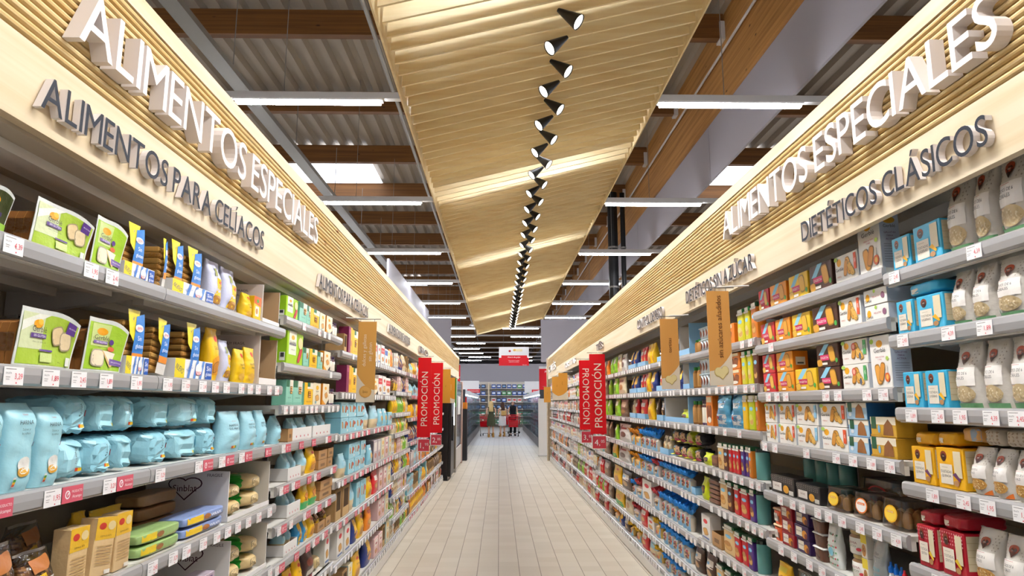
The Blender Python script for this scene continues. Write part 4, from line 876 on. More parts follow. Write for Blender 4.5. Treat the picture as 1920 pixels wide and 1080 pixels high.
('L', 0.5, 'yellow_bag', 4.019, 4.169, 0.15, 1, 0.0, 0.0, 0),
('L', 0.5, 'yellow_bag', 4.189, 4.341, 0.17, 1, 0.0, 0.0, 0),
('L', 0.5, 'dark_bag', 4.375, 4.63, 0.18, 1, 0.0, 0.0, 0),
('L', 0.5, 'green_bag', 4.656, 4.817, 0.1, 1, 0.0, 0.0, 0),
('L', 0.5, 'white_carton', 4.846, 5.053, 0.2, 1, 0.0, 0.0, 0),
('L', 1.956, 'brown_carton', 5.171, 5.281, 0.14, 1, 0.0, 0.0, 0),
('L', 1.956, 'purple_box', 5.299, 5.454, 0.21, 1, 0.0, 0.0, 0),
('L', 1.956, 'yellow_carton', 5.474, 5.682, 0.2, 1, 0.0, 0.0, 0),
('L', 1.956, 'white_carton', 5.726, 5.907, 0.17, 1, 0.0, 0.0, 0),
('L', 1.956, 'orange_carton', 5.93, 6.125, 0.17, 1, 0.0, 0.0, 0),
('L', 1.956, 'white_carton', 6.15, 6.359, 0.17, 1, 0.0, 0.0, 0),
('L', 1.956, 'red_white_carton', 6.386, 6.582, 0.19, 1, 0.0, 0.0, 0),
('L', 1.956, 'white_carton', 6.611, 6.761, 0.18, 1, 0.0, 0.0, 0),
('L', 1.956, 'red_white_carton', 6.791, 6.981, 0.19, 1, 0.0, 0.0, 0),
('L', 1.956, 'blue_white_carton', 7.014, 7.182, 0.17, 1, 0.0, 0.0, 0),
('L', 1.956, 'cream_carton', 7.216, 7.394, 0.17, 1, 0.0, 0.0, 0),
('L', 1.956, 'orange_bag', 7.431, 7.62, 0.2, 1, 0.0, 0.0, 0),
('L', 1.956, 'yellow_bag', 7.658, 7.818, 0.16, 1, 0.0, 0.0, 0),
('L', 1.656, 'purple_box', 5.28, 5.45, 0.21, 1, 0.0, 0.0, 0),
('L', 1.656, 'yellow_carton', 5.47, 5.673, 0.2, 1, 0.0, 0.0, 0),
('L', 1.656, 'cream_carton', 5.716, 5.893, 0.14, 1, 0.0, 0.0, 0),
('L', 1.656, 'orange_carton', 5.916, 6.106, 0.14, 1, 0.0, 0.0, 0),
('L', 1.656, 'white_carton', 6.13, 6.361, 0.15, 1, 0.0, 0.0, 0),
('L', 1.656, 'orange_carton', 6.387, 6.667, 0.15, 1, 0.0, 0.0, 0),
('L', 1.656, 'red_white_carton', 6.697, 6.909, 0.19, 1, 0.0, 0.0, 0),
('L', 1.656, 'white_carton', 6.941, 7.136, 0.19, 1, 0.0, 0.0, 0),
('L', 1.656, 'red_white_carton', 7.17, 7.451, 0.18, 1, 0.0, 0.0, 0),
('L', 1.656, 'blue_white_carton', 7.487, 7.834, 0.17, 1, 0.0, 0.0, 0),
('L', 1.352, 'light_blue_carton', 5.158, 5.41, 0.115, 2, 0.0, 0.0, 0),
('L', 1.352, 'light_blue_carton', 5.429, 5.708, 0.115, 2, 0.0, 0.0, 0),
('L', 1.352, 'light_blue_carton', 5.729, 6.042, 0.115, 2, 0.0, 0.0, 0),
('L', 1.352, 'clear_bag', 6.089, 6.444, 0.2, 1, 0.0, 0.0, 0),
('L', 1.352, 'clear_bag', 6.471, 6.813, 0.2, 1, 0.0, 0.0, 0),
('L', 1.352, 'teal_blue_bag', 6.873, 7.094, 0.17, 1, 0.0, 0.0, 0),
('L', 1.352, 'teal_blue_bag', 7.127, 7.33, 0.17, 1, 0.0, 0.0, 0),
('L', 1.352, 'light_blue_carton', 7.364, 7.619, 0.13, 1, 0.0, 0.0, 0),
('L', 1.352, 'light_blue_carton', 7.657, 7.932, 0.13, 1, 0.0, 0.0, 0),
('L', 1.03, 'clear_bag', 5.251, 5.431, 0.17, 1, 0.0, 0.0, 0),
('L', 1.03, 'light_blue_carton', 5.468, 5.684, 0.115, 2, 0.0, 0.0, 0),
('L', 1.03, 'light_blue_carton', 5.705, 5.918, 0.115, 2, 0.0, 0.0, 0),
('L', 1.03, 'light_blue_carton', 5.94, 6.148, 0.115, 2, 0.0, 0.0, 0),
('L', 1.03, 'teal_blue_bag', 6.197, 6.53, 0.17, 1, 0.0, 0.0, 0),
('L', 1.03, 'grey_pink_carton', 6.557, 6.754, 0.2, 1, 0.0, 0.0, 0),
('L', 1.03, 'grey_pink_carton', 6.784, 6.964, 0.2, 1, 0.0, 0.0, 0),
('L', 1.03, 'cream_carton', 6.995, 7.187, 0.2, 1, 0.0, 0.0, 0),
('L', 1.03, 'pink_carton', 7.22, 7.425, 0.2, 1, 0.0, 0.0, 0),
('L', 1.03, 'cream_carton', 7.46, 7.679, 0.2, 1, 0.0, 0.0, 0),
('L', 1.03, 'pink_carton', 7.717, 7.993, 0.2, 1, 0.0, 0.0, 0),
('L', 0.74, 'brown_carton', 5.104, 5.304, 0.22, 1, 0.0, 0.0, 0),
('L', 0.74, 'brown_carton', 5.321, 5.578, 0.22, 1, 0.0, 0.0, 0),
('L', 0.74, 'clear_bag', 5.617, 5.799, 0.2, 1, 0.0, 0.0, 0),
('L', 0.74, 'light_blue_carton', 5.841, 5.993, 0.19, 1, 0.0, 0.0, 0),
('L', 0.74, 'light_blue_carton', 6.016, 6.25, 0.19, 1, 0.0, 0.0, 0),
('L', 0.74, 'yellow_bag', 6.299, 6.584, 0.17, 1, 0.0, 0.0, 0),
('L', 0.74, 'red_bag', 6.611, 6.867, 0.2, 1, 0.0, 0.0, 0),
('L', 0.74, 'pink_carton', 6.896, 7.112, 0.21, 1, 0.0, 0.0, 0),
('L', 0.74, 'pink_carton', 7.144, 7.341, 0.21, 1, 0.0, 0.0, 0),
('L', 0.74, 'cream_carton', 7.375, 7.659, 0.21, 1, 0.0, 0.0, 0),
('L', 0.74, 'pink_carton', 7.697, 8.048, 0.2, 1, 0.0, 0.0, 0),
('L', 0.46, 'white_carton', 5.219, 5.408, 0.2, 1, 0.0, 0.0, 0),
('L', 0.46, 'white_carton', 5.443, 5.63, 0.2, 1, 0.0, 0.0, 0),
('L', 0.46, 'navy_bag', 5.768, 5.979, 0.18, 1, 0.0, 0.0, 0),
('L', 0.46, 'yellow_bag', 6.0, 6.229, 0.2, 1, 0.0, 0.0, 0),
('L', 0.46, 'orange_bag', 6.253, 6.582, 0.2, 1, 0.0, 0.0, 0),
('L', 0.46, 'pink_carton', 6.889, 7.07, 0.19, 1, 0.0, 0.0, 0),
('L', 0.46, 'pink_carton', 7.101, 7.293, 0.19, 1, 0.0, 0.0, 0),
('L', 0.46, 'cream_carton', 7.326, 7.532, 0.2, 1, 0.0, 0.0, 0),
('L', 0.46, 'dark_bag', 7.567, 7.787, 0.17, 1, 0.0, 0.0, 0),
('L', 0.46, 'white_carton', 7.825, 8.101, 0.2, 1, 0.0, 0.0, 0),
('L', 0.15, 'brown_carton', 5.411, 5.591, 0.18, 1, 0.0, 0.0, 0),
('L', 0.15, 'cream_carton', 5.629, 5.784, 0.18, 1, 0.0, 0.0, 0),
('L', 0.15, 'yellow_bag', 5.866, 6.17, 0.19, 1, 0.0, 0.0, 0),
('L', 0.15, 'navy_bag', 6.216, 6.666, 0.22, 1, 0.0, 0.0, 0),
('L', 0.15, 'pink_carton', 6.72, 6.947, 0.17, 1, 0.0, 0.0, 0),
('L', 0.15, 'pink_carton', 6.977, 7.19, 0.17, 1, 0.0, 0.0, 0),
('L', 0.15, 'brown_carton', 7.222, 7.384, 0.2, 1, 0.0, 0.0, 0),
('L', 0.15, 'cream_carton', 7.418, 7.625, 0.22, 1, 0.0, 0.0, 0),
('L', 0.15, 'yellow_carton', 7.661, 7.845, 0.2, 1, 0.0, 0.0, 0),
('L', 0.15, 'cream_carton', 7.883, 8.159, 0.2, 1, 0.0, 0.0, 0),
('R', 2.05, 'toast_blue', 2.35, 2.512, 0.125, 1, 0.0, 0.0, 0),
('R', 2.05, 'toast_blue', 2.178, 2.337, 0.135, 1, 0.0, 0.0, 0),
('R', 2.05, 'cereal_bag', 2.046, 2.167, 0.25, 1, 0.0, 0.0, 0),
('R', 2.05, 'cereal_bag', 1.94, 2.037, 0.25, 1, 0.0, 0.0, 0),
('R', 2.05, 'cereal_bag', 1.804, 1.931, 0.25, 1, 0.0, 0.0, 0),
('R', 1.82, 'toast_blue', 2.359, 2.497, 0.12, 1, 0.0, 0.0, 0),
('R', 1.82, 'toast_blue', 2.197, 2.347, 0.12, 1, 0.0, 0.0, 0),
('R', 1.82, 'toast_lying_blue', 2.23, 2.41, 0.07, 1, 0.0, 0.122, 0),
('R', 1.82, 'cereal_bag', 2.094, 2.186, 0.2, 1, 0.0, 0.0, 0),
('R', 1.82, 'cereal_bag', 1.986, 2.084, 0.2, 1, 0.0, 0.0, 0),
('R', 1.82, 'cereal_bag', 1.849, 1.977, 0.2, 1, 0.0, 0.0, 0),
('R', 1.56, 'toast_blue', 2.35, 2.465, 0.125, 1, 0.0, 0.0, 0),
('R', 1.56, 'toast_blue', 2.218, 2.338, 0.125, 1, 0.0, 0.0, 0),
('R', 1.56, 'cereal_bag', 2.083, 2.207, 0.225, 1, 0.0, 0.0, 0),
('R', 1.56, 'cereal_bag', 1.972, 2.076, 0.225, 1, 0.0, 0.0, 0),
('R', 1.56, 'cereal_bag', 1.856, 1.964, 0.225, 1, 0.0, 0.0, 0),
('R', 1.303, 'toast_yellow', 2.334, 2.481, 0.125, 1, 0.0, 0.0, 0),
('R', 1.303, 'toast_yellow', 2.183, 2.322, 0.13, 1, 0.0, 0.0, 0),
('R', 1.303, 'toast_lying_yellow', 2.331, 2.475, 0.05, 1, 0.0, 0.127, 0),
('R', 1.303, 'toast_lying_yellow', 2.213, 2.32, 0.05, 1, 0.0, 0.132, 0),
('R', 1.303, 'toast_lying_orange', 2.105, 2.203, 0.06, 1, 0.0, 0.15, 0),
('R', 1.303, 'cereal_gold', 2.086, 2.176, 0.14, 1, 0.0, 0.0, 0),
('R', 1.303, 'cereal_gold', 2.002, 2.08, 0.14, 1, 0.0, 0.0, 0),
('R', 1.303, 'cereal_gold', 1.898, 1.996, 0.14, 1, 0.0, 0.0, 0),
('R', 1.303, 'cereal_lying', 2.023, 2.098, 0.075, 1, 0.0, 0.145, 0),
('R', 1.303, 'cereal_lying', 1.917, 2.017, 0.075, 1, 0.0, 0.145, 0),
('R', 1.03, 'toast_red', 2.359, 2.5, 0.135, 1, 0.0, 0.0, 0),
('R', 1.03, 'toast_red', 2.22, 2.348, 0.14, 1, 0.0, 0.0, 0),
('R', 1.03, 'toast_lying_red', 2.353, 2.494, 0.05, 1, 0.0, 0.137, 0),
('R', 1.03, 'toast_lying_red', 2.218, 2.342, 0.05, 1, 0.0, 0.142, 0),
('R', 1.03, 'cereal_gold', 2.089, 2.208, 0.17, 1, 0.0, 0.0, 0),
('R', 1.03, 'cereal_gold', 1.971, 2.081, 0.17, 1, 0.0, 0.0, 0),
('R', 2.078, 'biscuit_red', 3.634, 3.78, 0.115, 1, 0.0, 0.0, 0),
('R', 2.078, 'biscuit_orange', 3.398, 3.612, 0.115, 1, 0.0, 0.0, 0),
('R', 2.078, 'biscuit_yellow', 3.157, 3.373, 0.12, 1, 0.0, 0.0, 0),
('R', 2.078, 'biscuit_brown', 2.917, 3.14, 0.125, 1, 0.0, 0.0, 0),
('R', 2.078, 'snack_white', 2.706, 2.898, 0.12, 1, 0.0, 0.0, 0),
('R', 2.078, 'tall_white', 2.526, 2.689, 0.22, 1, 0.0, 0.0, 0),
('R', 1.89, 'biscuit_red', 3.592, 3.794, 0.115, 1, 0.0, 0.0, 0),
('R', 1.89, 'biscuit_orange', 3.384, 3.57, 0.115, 1, 0.0, 0.0, 0),
('R', 1.89, 'biscuit_yellow', 3.165, 3.365, 0.115, 1, 0.0, 0.0, 0),
('R', 1.89, 'biscuit_brown', 2.905, 3.148, 0.12, 1, 0.0, 0.0, 0),
('R', 1.89, 'snack_white', 2.712, 2.891, 0.12, 1, 0.0, 0.0, 0),
('R', 1.89, 'slab_white', 2.52, 2.687, 0.062, 2, 0.0, 0.0, 0),
('R', 1.633, 'biscuit_red', 3.612, 3.819, 0.1, 2, 0.0, 0.0, 0),
('R', 1.633, 'biscuit_orange', 3.388, 3.591, 0.1, 2, 0.0, 0.0, 0),
('R', 1.633, 'biscuit_yellow', 3.141, 3.369, 0.105, 1, 0.0, 0.0, 0),
('R', 1.633, 'biscuit_brown', 2.918, 3.125, 0.11, 2, 0.0, 0.0, 0),
('R', 1.633, 'snack_fig', 2.693, 2.9, 0.115, 2, 0.0, 0.0, 0),
('R', 1.633, 'tall_white', 2.527, 2.677, 0.2, 1, 0.0, 0.0, 0),
('R', 1.373, 'snack_white', 3.625, 3.837, 0.1, 2, 0.0, 0.0, 0),
('R', 1.373, 'snack_white', 3.405, 3.605, 0.1, 2, 0.0, 0.0, 0),
('R', 1.373, 'snack_blue', 3.157, 3.387, 0.1, 2, 0.0, 0.0, 0),
('R', 1.373, 'snack_white', 2.906, 3.141, 0.1, 2, 0.0, 0.0, 0),
('R', 1.373, 'foil_blue', 2.731, 2.893, 0.068, 3, 0.0, 0.0, 0),
('R', 1.373, 'foil_gold', 2.539, 2.716, 0.075, 2, 0.0, 0.0, 0),
('R', 1.117, 'black_pack', 3.471, 3.766, 0.09, 1, 0.0, 0.0, 0),
('R', 1.117, 'black_pack', 3.198, 3.452, 0.08, 1, 0.0, 0.0, 0),
('R', 1.117, 'pastry_tray', 2.966, 3.172, 0.1, 1, 0.0, 0.0, 0),
('R', 1.117, 'pastry_tray', 2.742, 2.948, 0.105, 1, 0.0, 0.0, 0),
('R', 1.117, 'pastry_tray', 2.531, 2.723, 0.11, 1, 0.0, 0.0, 0),
('R', 1.117, 'pastry_tray', 2.906, 3.269, 0.13, 1, 0.2, 0.0, 0),
('R', 1.117, 'teal_tin', 3.654, 3.775, 0.19, 1, 0.165, 0.0, 0),
('R', 1.117, 'teal_tin', 3.523, 3.636, 0.19, 1, 0.165, 0.0, 0),
('R', 1.117, 'teal_tin', 3.402, 3.506, 0.19, 1, 0.165, 0.0, 0),
('R', 1.117, 'teal_tin', 3.288, 3.386, 0.19, 1, 0.165, 0.0, 0),
('R', 0.87, 'orange_tub', 3.679, 3.85, 0.08, 2, 0.0, 0.0, 0),
('R', 0.87, 'tea_red', 3.51, 3.658, 0.065, 3, 0.0, 0.0, 0),
('R', 0.87, 'tea_purple', 3.335, 3.492, 0.065, 3, 0.0, 0.0, 0),
('R', 0.87, 'choc_tub', 3.202, 3.318, 0.06, 3, 0.0, 0.0, 0),
('R', 0.87, 'print_pouch', 3.07, 3.186, 0.19, 1, 0.0, 0.0, 0),
('R', 0.87, 'print_jar', 2.873, 2.997, 0.11, 2, 0.0, 0.0, 0),
('R', 0.87, 'cookie_carton', 2.821, 2.869, 0.118, 2, 0.0, 0.0, 0),
('R', 0.87, 'grey_pouch', 2.701, 2.809, 0.18, 1, 0.0, 0.0, 0),
('R', 0.87, 'dropper', 2.665, 2.69, 0.12, 1, 0.0, 0.0, 0),
('R', 0.87, 'dropper', 2.631, 2.658, 0.12, 1, 0.0, 0.0, 0),
('R', 0.87, 'dropper', 2.604, 2.624, 0.115, 1, 0.0, 0.0, 0),
('R', 0.87, 'red_dropper', 2.581, 2.597, 0.11, 1, 0.0, 0.0, 0),
('R', 0.6, 'green_yellow_bag', 3.617, 3.863, 0.16, 1, 0.0, 0.0, 0),
('R', 0.6, 'brown_bag', 3.378, 3.591, 0.16, 1, 0.0, 0.0, 0),
('R', 0.6, 'print_pouch', 3.171, 3.356, 0.18, 1, 0.0, 0.0, 0),
('R', 0.6, 'print_jar', 2.988, 3.151, 0.1, 2, 0.0, 0.0, 0),
('R', 0.6, 'print_pouch', 2.826, 2.971, 0.18, 1, 0.0, 0.0, 0),
('R', 1.94, 'brown_jar', 5.084, 5.141, 0.1, 1, 0.0, 0.0, 0),
('R', 1.94, 'brown_jar', 5.001, 5.056, 0.1, 1, 0.0, 0.0, 0),
('R', 1.94, 'cup_pack', 4.767, 4.974, 0.085, 2, 0.0, 0.0, 0),
('R', 1.94, 'cup_pack', 4.587, 4.742, 0.085, 2, 0.0, 0.0, 0),
('R', 1.94, 'choc_carton', 4.206, 4.564, 0.13, 1, 0.0, 0.0, 0),
('R', 1.94, 'tall_yellow', 4.056, 4.168, 0.2, 1, 0.0, 0.0, 0),
('R', 1.94, 'tall_yellow', 3.959, 4.038, 0.2, 1, 0.0, 0.0, 0),
('R', 1.94, 'tube_orange', 3.826, 3.934, 0.21, 1, 0.0, 0.0, 0),
('R', 1.683, 'brown_jar', 5.124, 5.181, 0.16, 1, 0.0, 0.0, 0),
('R', 1.683, 'brown_jar', 5.041, 5.096, 0.16, 1, 0.0, 0.0, 0),
('R', 1.683, 'cup_pack', 4.807, 5.014, 0.118, 2, 0.0, 0.0, 0),
('R', 1.683, 'cup_pack', 4.628, 4.782, 0.118, 2, 0.0, 0.0, 0),
('R', 1.683, 'choc_carton', 4.377, 4.594, 0.118, 2, 0.0, 0.0, 0),
('R', 1.683, 'choc_carton', 4.152, 4.357, 0.118, 2, 0.0, 0.0, 0),
('R', 1.683, 'tall_yellow', 4.044, 4.125, 0.2, 1, 0.0, 0.0, 0),
('R', 1.683, 'tall_yellow', 3.949, 4.026, 0.2, 1, 0.0, 0.0, 0),
('R', 1.683, 'tube_brown', 3.843, 3.924, 0.21, 1, 0.0, 0.0, 0),
('R', 1.422, 'brown_jar', 5.165, 5.237, 0.17, 1, 0.0, 0.0, 0),
('R', 1.422, 'brown_jar', 5.055, 5.137, 0.17, 1, 0.0, 0.0, 0),
('R', 1.422, 'jar_pack', 4.886, 5.028, 0.18, 1, 0.0, 0.0, 0),
('R', 1.422, 'choc_carton', 4.716, 4.861, 0.21, 1, 0.0, 0.0, 0),
('R', 1.422, 'blue_bag', 4.419, 4.681, 0.22, 1, 0.0, 0.0, 0),
('R', 1.422, 'blue_bag', 4.166, 4.398, 0.22, 1, 0.0, 0.0, 0),
('R', 1.422, 'tube_yellow', 4.068, 4.148, 0.2, 1, 0.0, 0.0, 0),
('R', 1.422, 'tube_lime', 3.957, 4.051, 0.2, 1, 0.0, 0.0, 0),
('R', 1.422, 'tube_orange', 3.884, 3.933, 0.2, 1, 0.0, 0.0, 0),
('R', 1.15, 'lime_bag', 4.854, 5.032, 0.08, 1, 0.0, 0.0, 0),
('R', 1.15, 'bar_brown', 4.678, 4.83, 0.08, 1, 0.0, 0.0, 0),
('R', 1.15, 'tube_cream', 4.546, 4.655, 0.17, 1, 0.0, 0.0, 0),
('R', 1.15, 'tube_brown', 4.441, 4.535, 0.17, 1, 0.0, 0.0, 0),
('R', 1.15, 'tube_red', 4.371, 4.431, 0.17, 1, 0.0, 0.0, 0),
('R', 1.15, 'tube_red', 4.303, 4.361, 0.17, 1, 0.0, 0.0, 0),
('R', 1.15, 'tube_red', 4.237, 4.294, 0.17, 1, 0.0, 0.0, 0),
('R', 1.15, 'tube_purple', 4.155, 4.219, 0.175, 1, 0.0, 0.0, 0),
('R', 1.15, 'tube_purple', 4.085, 4.146, 0.175, 1, 0.0, 0.0, 0),
('R', 1.15, 'tube_orange', 4.034, 4.077, 0.175, 1, 0.0, 0.0, 0),
('R', 1.15, 'teal_tin', 3.936, 4.026, 0.17, 1, 0.0, 0.0, 0),
('R', 0.905, 'lime_bag', 4.955, 5.177, 0.15, 1, 0.0, 0.0, 0),
('R', 0.905, 'bar_brown', 4.672, 4.918, 0.03, 5, 0.0, 0.0, 0),
('R', 0.905, 'tube_cream', 4.511, 4.65, 0.19, 1, 0.0, 0.0, 0),
('R', 0.905, 'tube_brown', 4.4, 4.501, 0.18, 1, 0.0, 0.0, 0),
('R', 0.905, 'tube_red', 4.286, 4.381, 0.18, 1, 0.0, 0.0, 0),
('R', 0.905, 'tube_red', 4.133, 4.267, 0.17, 1, 0.0, 0.0, 0),
('R', 0.905, 'tube_purple', 4.032, 4.116, 0.18, 1, 0.0, 0.0, 0),
('R', 0.905, 'teal_tin', 3.967, 4.032, 0.18, 1, 0.0, 0.0, 0),
('R', 0.63, 'brown_tray', 4.661, 4.864, 0.09, 1, 0.0, 0.0, 0),
('R', 0.63, 'tube_cream', 4.434, 4.639, 0.18, 1, 0.0, 0.0, 0),
('R', 0.63, 'tube_red', 4.302, 4.415, 0.17, 1, 0.0, 0.0, 0),
('R', 0.63, 'tube_red', 4.194, 4.292, 0.17, 1, 0.0, 0.0, 0),
('R', 0.63, 'tube_purple', 4.084, 4.177, 0.18, 1, 0.0, 0.0, 0),
('R', 0.63, 'teal_tin', 4.011, 4.084, 0.18, 1, 0.0, 0.0, 0),
('R', 0.63, 'white_carton', 4.9, 5.248, 0.17, 1, 0.0, 0.0, 0),
('R', 0.366, 'choc_bag', 5.129, 5.374, 0.16, 1, 0.0, 0.0, 0),
('R', 0.366, 'choc_bag', 4.859, 5.103, 0.17, 1, 0.0, 0.0, 0),
('R', 0.366, 'tube_cream', 4.66, 4.813, 0.16, 1, 0.0, 0.0, 0),
('R', 0.366, 'tube_brown', 4.496, 4.638, 0.16, 1, 0.0, 0.0, 0),
('R', 0.366, 'tube_red', 4.362, 4.476, 0.16, 1, 0.0, 0.0, 0),
('R', 0.366, 'tube_orange', 4.219, 4.344, 0.16, 1, 0.0, 0.0, 0),
('R', 0.366, 'tube_cream', 4.069, 4.202, 0.16, 1, 0.0, 0.0, 0),
('R', 0.15, 'choc_bag', 5.012, 5.408, 0.15, 1, 0.0, 0.0, 0),
('R', 0.15, 'white_carton', 4.673, 4.964, 0.15, 1, 0.0, 0.0, 0),
('R', 0.15, 'tube_cream', 4.434, 4.631, 0.15, 1, 0.0, 0.0, 0),
('R', 1.945, 'brown_snack', 9.449, 9.645, 0.2, 1, 0.0, 0.0, 0),
('R', 1.945, 'orange_bag', 9.216, 9.402, 0.2, 1, 0.0, 0.0, 0),
('R', 1.945, 'green_snack', 8.907, 9.17, 0.2, 1, 0.0, 0.0, 0),
('R', 1.945, 'green_snack', 8.618, 8.864, 0.21, 1, 0.0, 0.0, 0),
('R', 1.945, 'beige_bag', 8.273, 8.539, 0.22, 1, 0.0, 0.0, 0),
('R', 1.945, 'grey_bag', 7.954, 8.236, 0.2, 1, 0.0, 0.0, 0),
('R', 1.945, 'blue_tray', 7.326, 7.853, 0.05, 1, 0.0, 0.0, 0),
('R', 1.945, 'navy_bag', 7.596, 7.82, 0.19, 1, 0.02, 0.0, 0),
('R', 1.945, 'navy_bag', 7.355, 7.565, 0.19, 1, 0.02, 0.0, 0),
('R', 1.945, 'blue_tray', 6.864, 7.24, 0.05, 1, 0.0, 0.0, 0),
('R', 1.945, 'red_bag', 7.047, 7.212, 0.19, 1, 0.02, 0.0, 0),
('R', 1.945, 'red_bag', 6.89, 7.02, 0.19, 1, 0.02, 0.0, 0),
('R', 1.945, 'yellow_bag', 6.595, 6.788, 0.2, 1, 0.0, 0.0, 0),
('R', 1.945, 'yellow_bag', 6.367, 6.548, 0.2, 1, 0.0, 0.0, 0),
('R', 1.945, 'blue_tray', 5.995, 6.324, 0.05, 1, 0.0, 0.0, 0),
('R', 1.945, 'choc_bag', 6.155, 6.281, 0.19, 1, 0.02, 0.0, 0),
('R', 1.945, 'choc_bag', 6.014, 6.135, 0.19, 1, 0.02, 0.0, 0),
('R', 1.945, 'blue_tray', 5.594, 5.937, 0.05, 1, 0.0, 0.0, 0),
('R', 1.945, 'beige_bag', 5.77, 5.899, 0.19, 1, 0.02, 0.0, 0),
('R', 1.945, 'choc_bag', 5.611, 5.734, 0.19, 1, 0.02, 0.0, 0),
('R', 1.945, 'blue_box', 5.243, 5.544, 0.25, 1, 0.0, 0.0, 0),
('R', 1.684, 'brown_snack', 9.393, 9.683, 0.2, 1, 0.0, 0.0, 0),
('R', 1.684, 'green_snack', 8.946, 9.209, 0.2, 1, 0.0, 0.0, 0),
('R', 1.684, 'green_snack', 8.578, 8.861, 0.2, 1, 0.0, 0.0, 0),
('R', 1.684, 'beige_bag', 8.028, 8.5, 0.2, 1, 0.0, 0.0, 0),
('R', 1.684, 'blue_tray', 7.337, 7.926, 0.05, 1, 0.0, 0.0, 0),
('R', 1.684, 'navy_bag', 7.635, 7.859, 0.18, 1, 0.02, 0.0, 0),
('R', 1.684, 'navy_bag', 7.365, 7.604, 0.18, 1, 0.02, 0.0, 0),
('R', 1.684, 'blue_tray', 6.904, 7.28, 0.05, 1, 0.0, 0.0, 0),
('R', 1.684, 'red_bag', 7.087, 7.223, 0.18, 1, 0.02, 0.0, 0),
('R', 1.684, 'red_bag', 6.93, 7.06, 0.18, 1, 0.02, 0.0, 0),
('R', 1.684, 'yellow_bag', 6.73, 6.853, 0.19, 1, 0.0, 0.0, 0),
('R', 1.684, 'navy_bag', 6.452, 6.682, 0.19, 1, 0.0, 0.0, 0),
('R', 1.684, 'blue_tray', 6.075, 6.408, 0.05, 1, 0.0, 0.0, 0),
('R', 1.684, 'red_bag', 6.237, 6.364, 0.18, 1, 0.02, 0.0, 0),
('R', 1.684, 'choc_bag', 6.094, 6.216, 0.18, 1, 0.02, 0.0, 0),
('R', 1.684, 'blue_tray', 5.669, 6.035, 0.05, 1, 0.0, 0.0, 0),
('R', 1.684, 'choc_bag', 5.847, 5.997, 0.18, 1, 0.02, 0.0, 0),
('R', 1.684, 'beige_bag', 5.686, 5.81, 0.18, 1, 0.02, 0.0, 0),
('R', 1.684, 'navy_bag', 5.518, 5.635, 0.16, 1, 0.0, 0.0, 0),
('R', 1.684, 'blue_box', 5.284, 5.47, 0.24, 1, 0.0, 0.0, 0),
('R', 1.421, 'green_snack', 9.432, 9.673, 0.21, 1, 0.0, 0.0, 0),
('R', 1.421, 'green_snack', 9.028, 9.339, 0.2, 1, 0.0, 0.0, 0),
('R', 1.421, 'green_snack', 8.463, 8.777, 0.22, 1, 0.0, 0.0, 0),
('R', 1.421, 'brown_snack', 7.932, 8.389, 0.2, 1, 0.0, 0.0, 0),
('R', 1.421, 'blue_tray', 7.405, 7.834, 0.05, 1, 0.0, 0.0, 0),
('R', 1.421, 'beige_bag', 7.614, 7.77, 0.19, 1, 0.02, 0.0, 0),
('R', 1.421, 'red_bag', 7.435, 7.583, 0.19, 1, 0.02, 0.0, 0),
('R', 1.421, 'blue_tray', 6.944, 7.348, 0.05, 1, 0.0, 0.0, 0),
('R', 1.421, 'red_bag', 6.97, 7.292, 0.19, 1, 0.02, 0.0, 0),
('R', 1.421, 'yellow_bag', 6.629, 6.844, 0.2, 1, 0.0, 0.0, 0),
('R', 1.421, 'blue_tray', 6.175, 6.583, 0.05, 1, 0.0, 0.0, 0),
('R', 1.421, 'choc_bag', 6.383, 6.537, 0.19, 1, 0.02, 0.0, 0),
('R', 1.421, 'choc_bag', 6.195, 6.34, 0.19, 1, 0.02, 0.0, 0),
('R', 1.421, 'blue_box', 5.325, 6.096, 0.24, 1, 0.0, 0.0, 0),
('R', 1.421, 'lime_bag', 5.416, 5.676, 0.1, 1, 0.02, 0.0, 0),
('R', 1.135, 'brown_snack', 9.336, 9.764, 0.2, 1, 0.0, 0.0, 0),
('R', 1.135, 'brown_snack', 8.902, 9.246, 0.2, 1, 0.0, 0.0, 0),
('R', 1.135, 'green_snack', 8.66, 8.82, 0.18, 1, 0.0, 0.0, 0),
('R', 1.135, 'grey_bag', 7.877, 8.583, 0.2, 1, 0.0, 0.0, 0),
('R', 1.135, 'orange_tie_bag', 7.567, 7.813, 0.19, 1, 0.0, 0.0, 0),
('R', 1.135, 'orange_tie_bag', 7.252, 7.507, 0.19, 1, 0.0, 0.0, 0),
('R', 1.135, 'blue_tie_bag', 7.014, 7.198, 0.2, 1, 0.0, 0.0, 0),
('R', 1.135, 'blue_tie_bag', 6.791, 6.988, 0.2, 1, 0.0, 0.0, 0),
('R', 1.135, 'blue_tie_bag', 6.581, 6.767, 0.2, 1, 0.0, 0.0, 0),
('R', 1.135, 'blue_tie_bag', 6.385, 6.559, 0.2, 1, 0.0, 0.0, 0),
('R', 1.135, 'blue_tray', 6.025, 6.343, 0.05, 1, 0.0, 0.0, 0),
('R', 1.135, 'beige_bag', 6.18, 6.301, 0.15, 1, 0.02, 0.0, 0),
('R', 1.135, 'beige_bag', 6.044, 6.16, 0.15, 1, 0.02, 0.0, 0),
('R', 1.135, 'dark_pile_bag', 5.755, 5.969, 0.118, 2, 0.0, 0.0, 0),
('R', 1.135, 'dark_pile_bag', 5.556, 5.721, 0.118, 2, 0.0, 0.0, 0),
('R', 1.135, 'lime_pile_bag', 5.37, 5.524, 0.118, 2, 0.0, 0.0, 0),
('R', 1.135, 'dark_pile_bag', 5.1, 5.282, 0.118, 2, 0.0, 0.0, 0),
('R', 0.905, 'brown_snack', 9.325, 9.798, 0.2, 1, 0.0, 0.0, 0),
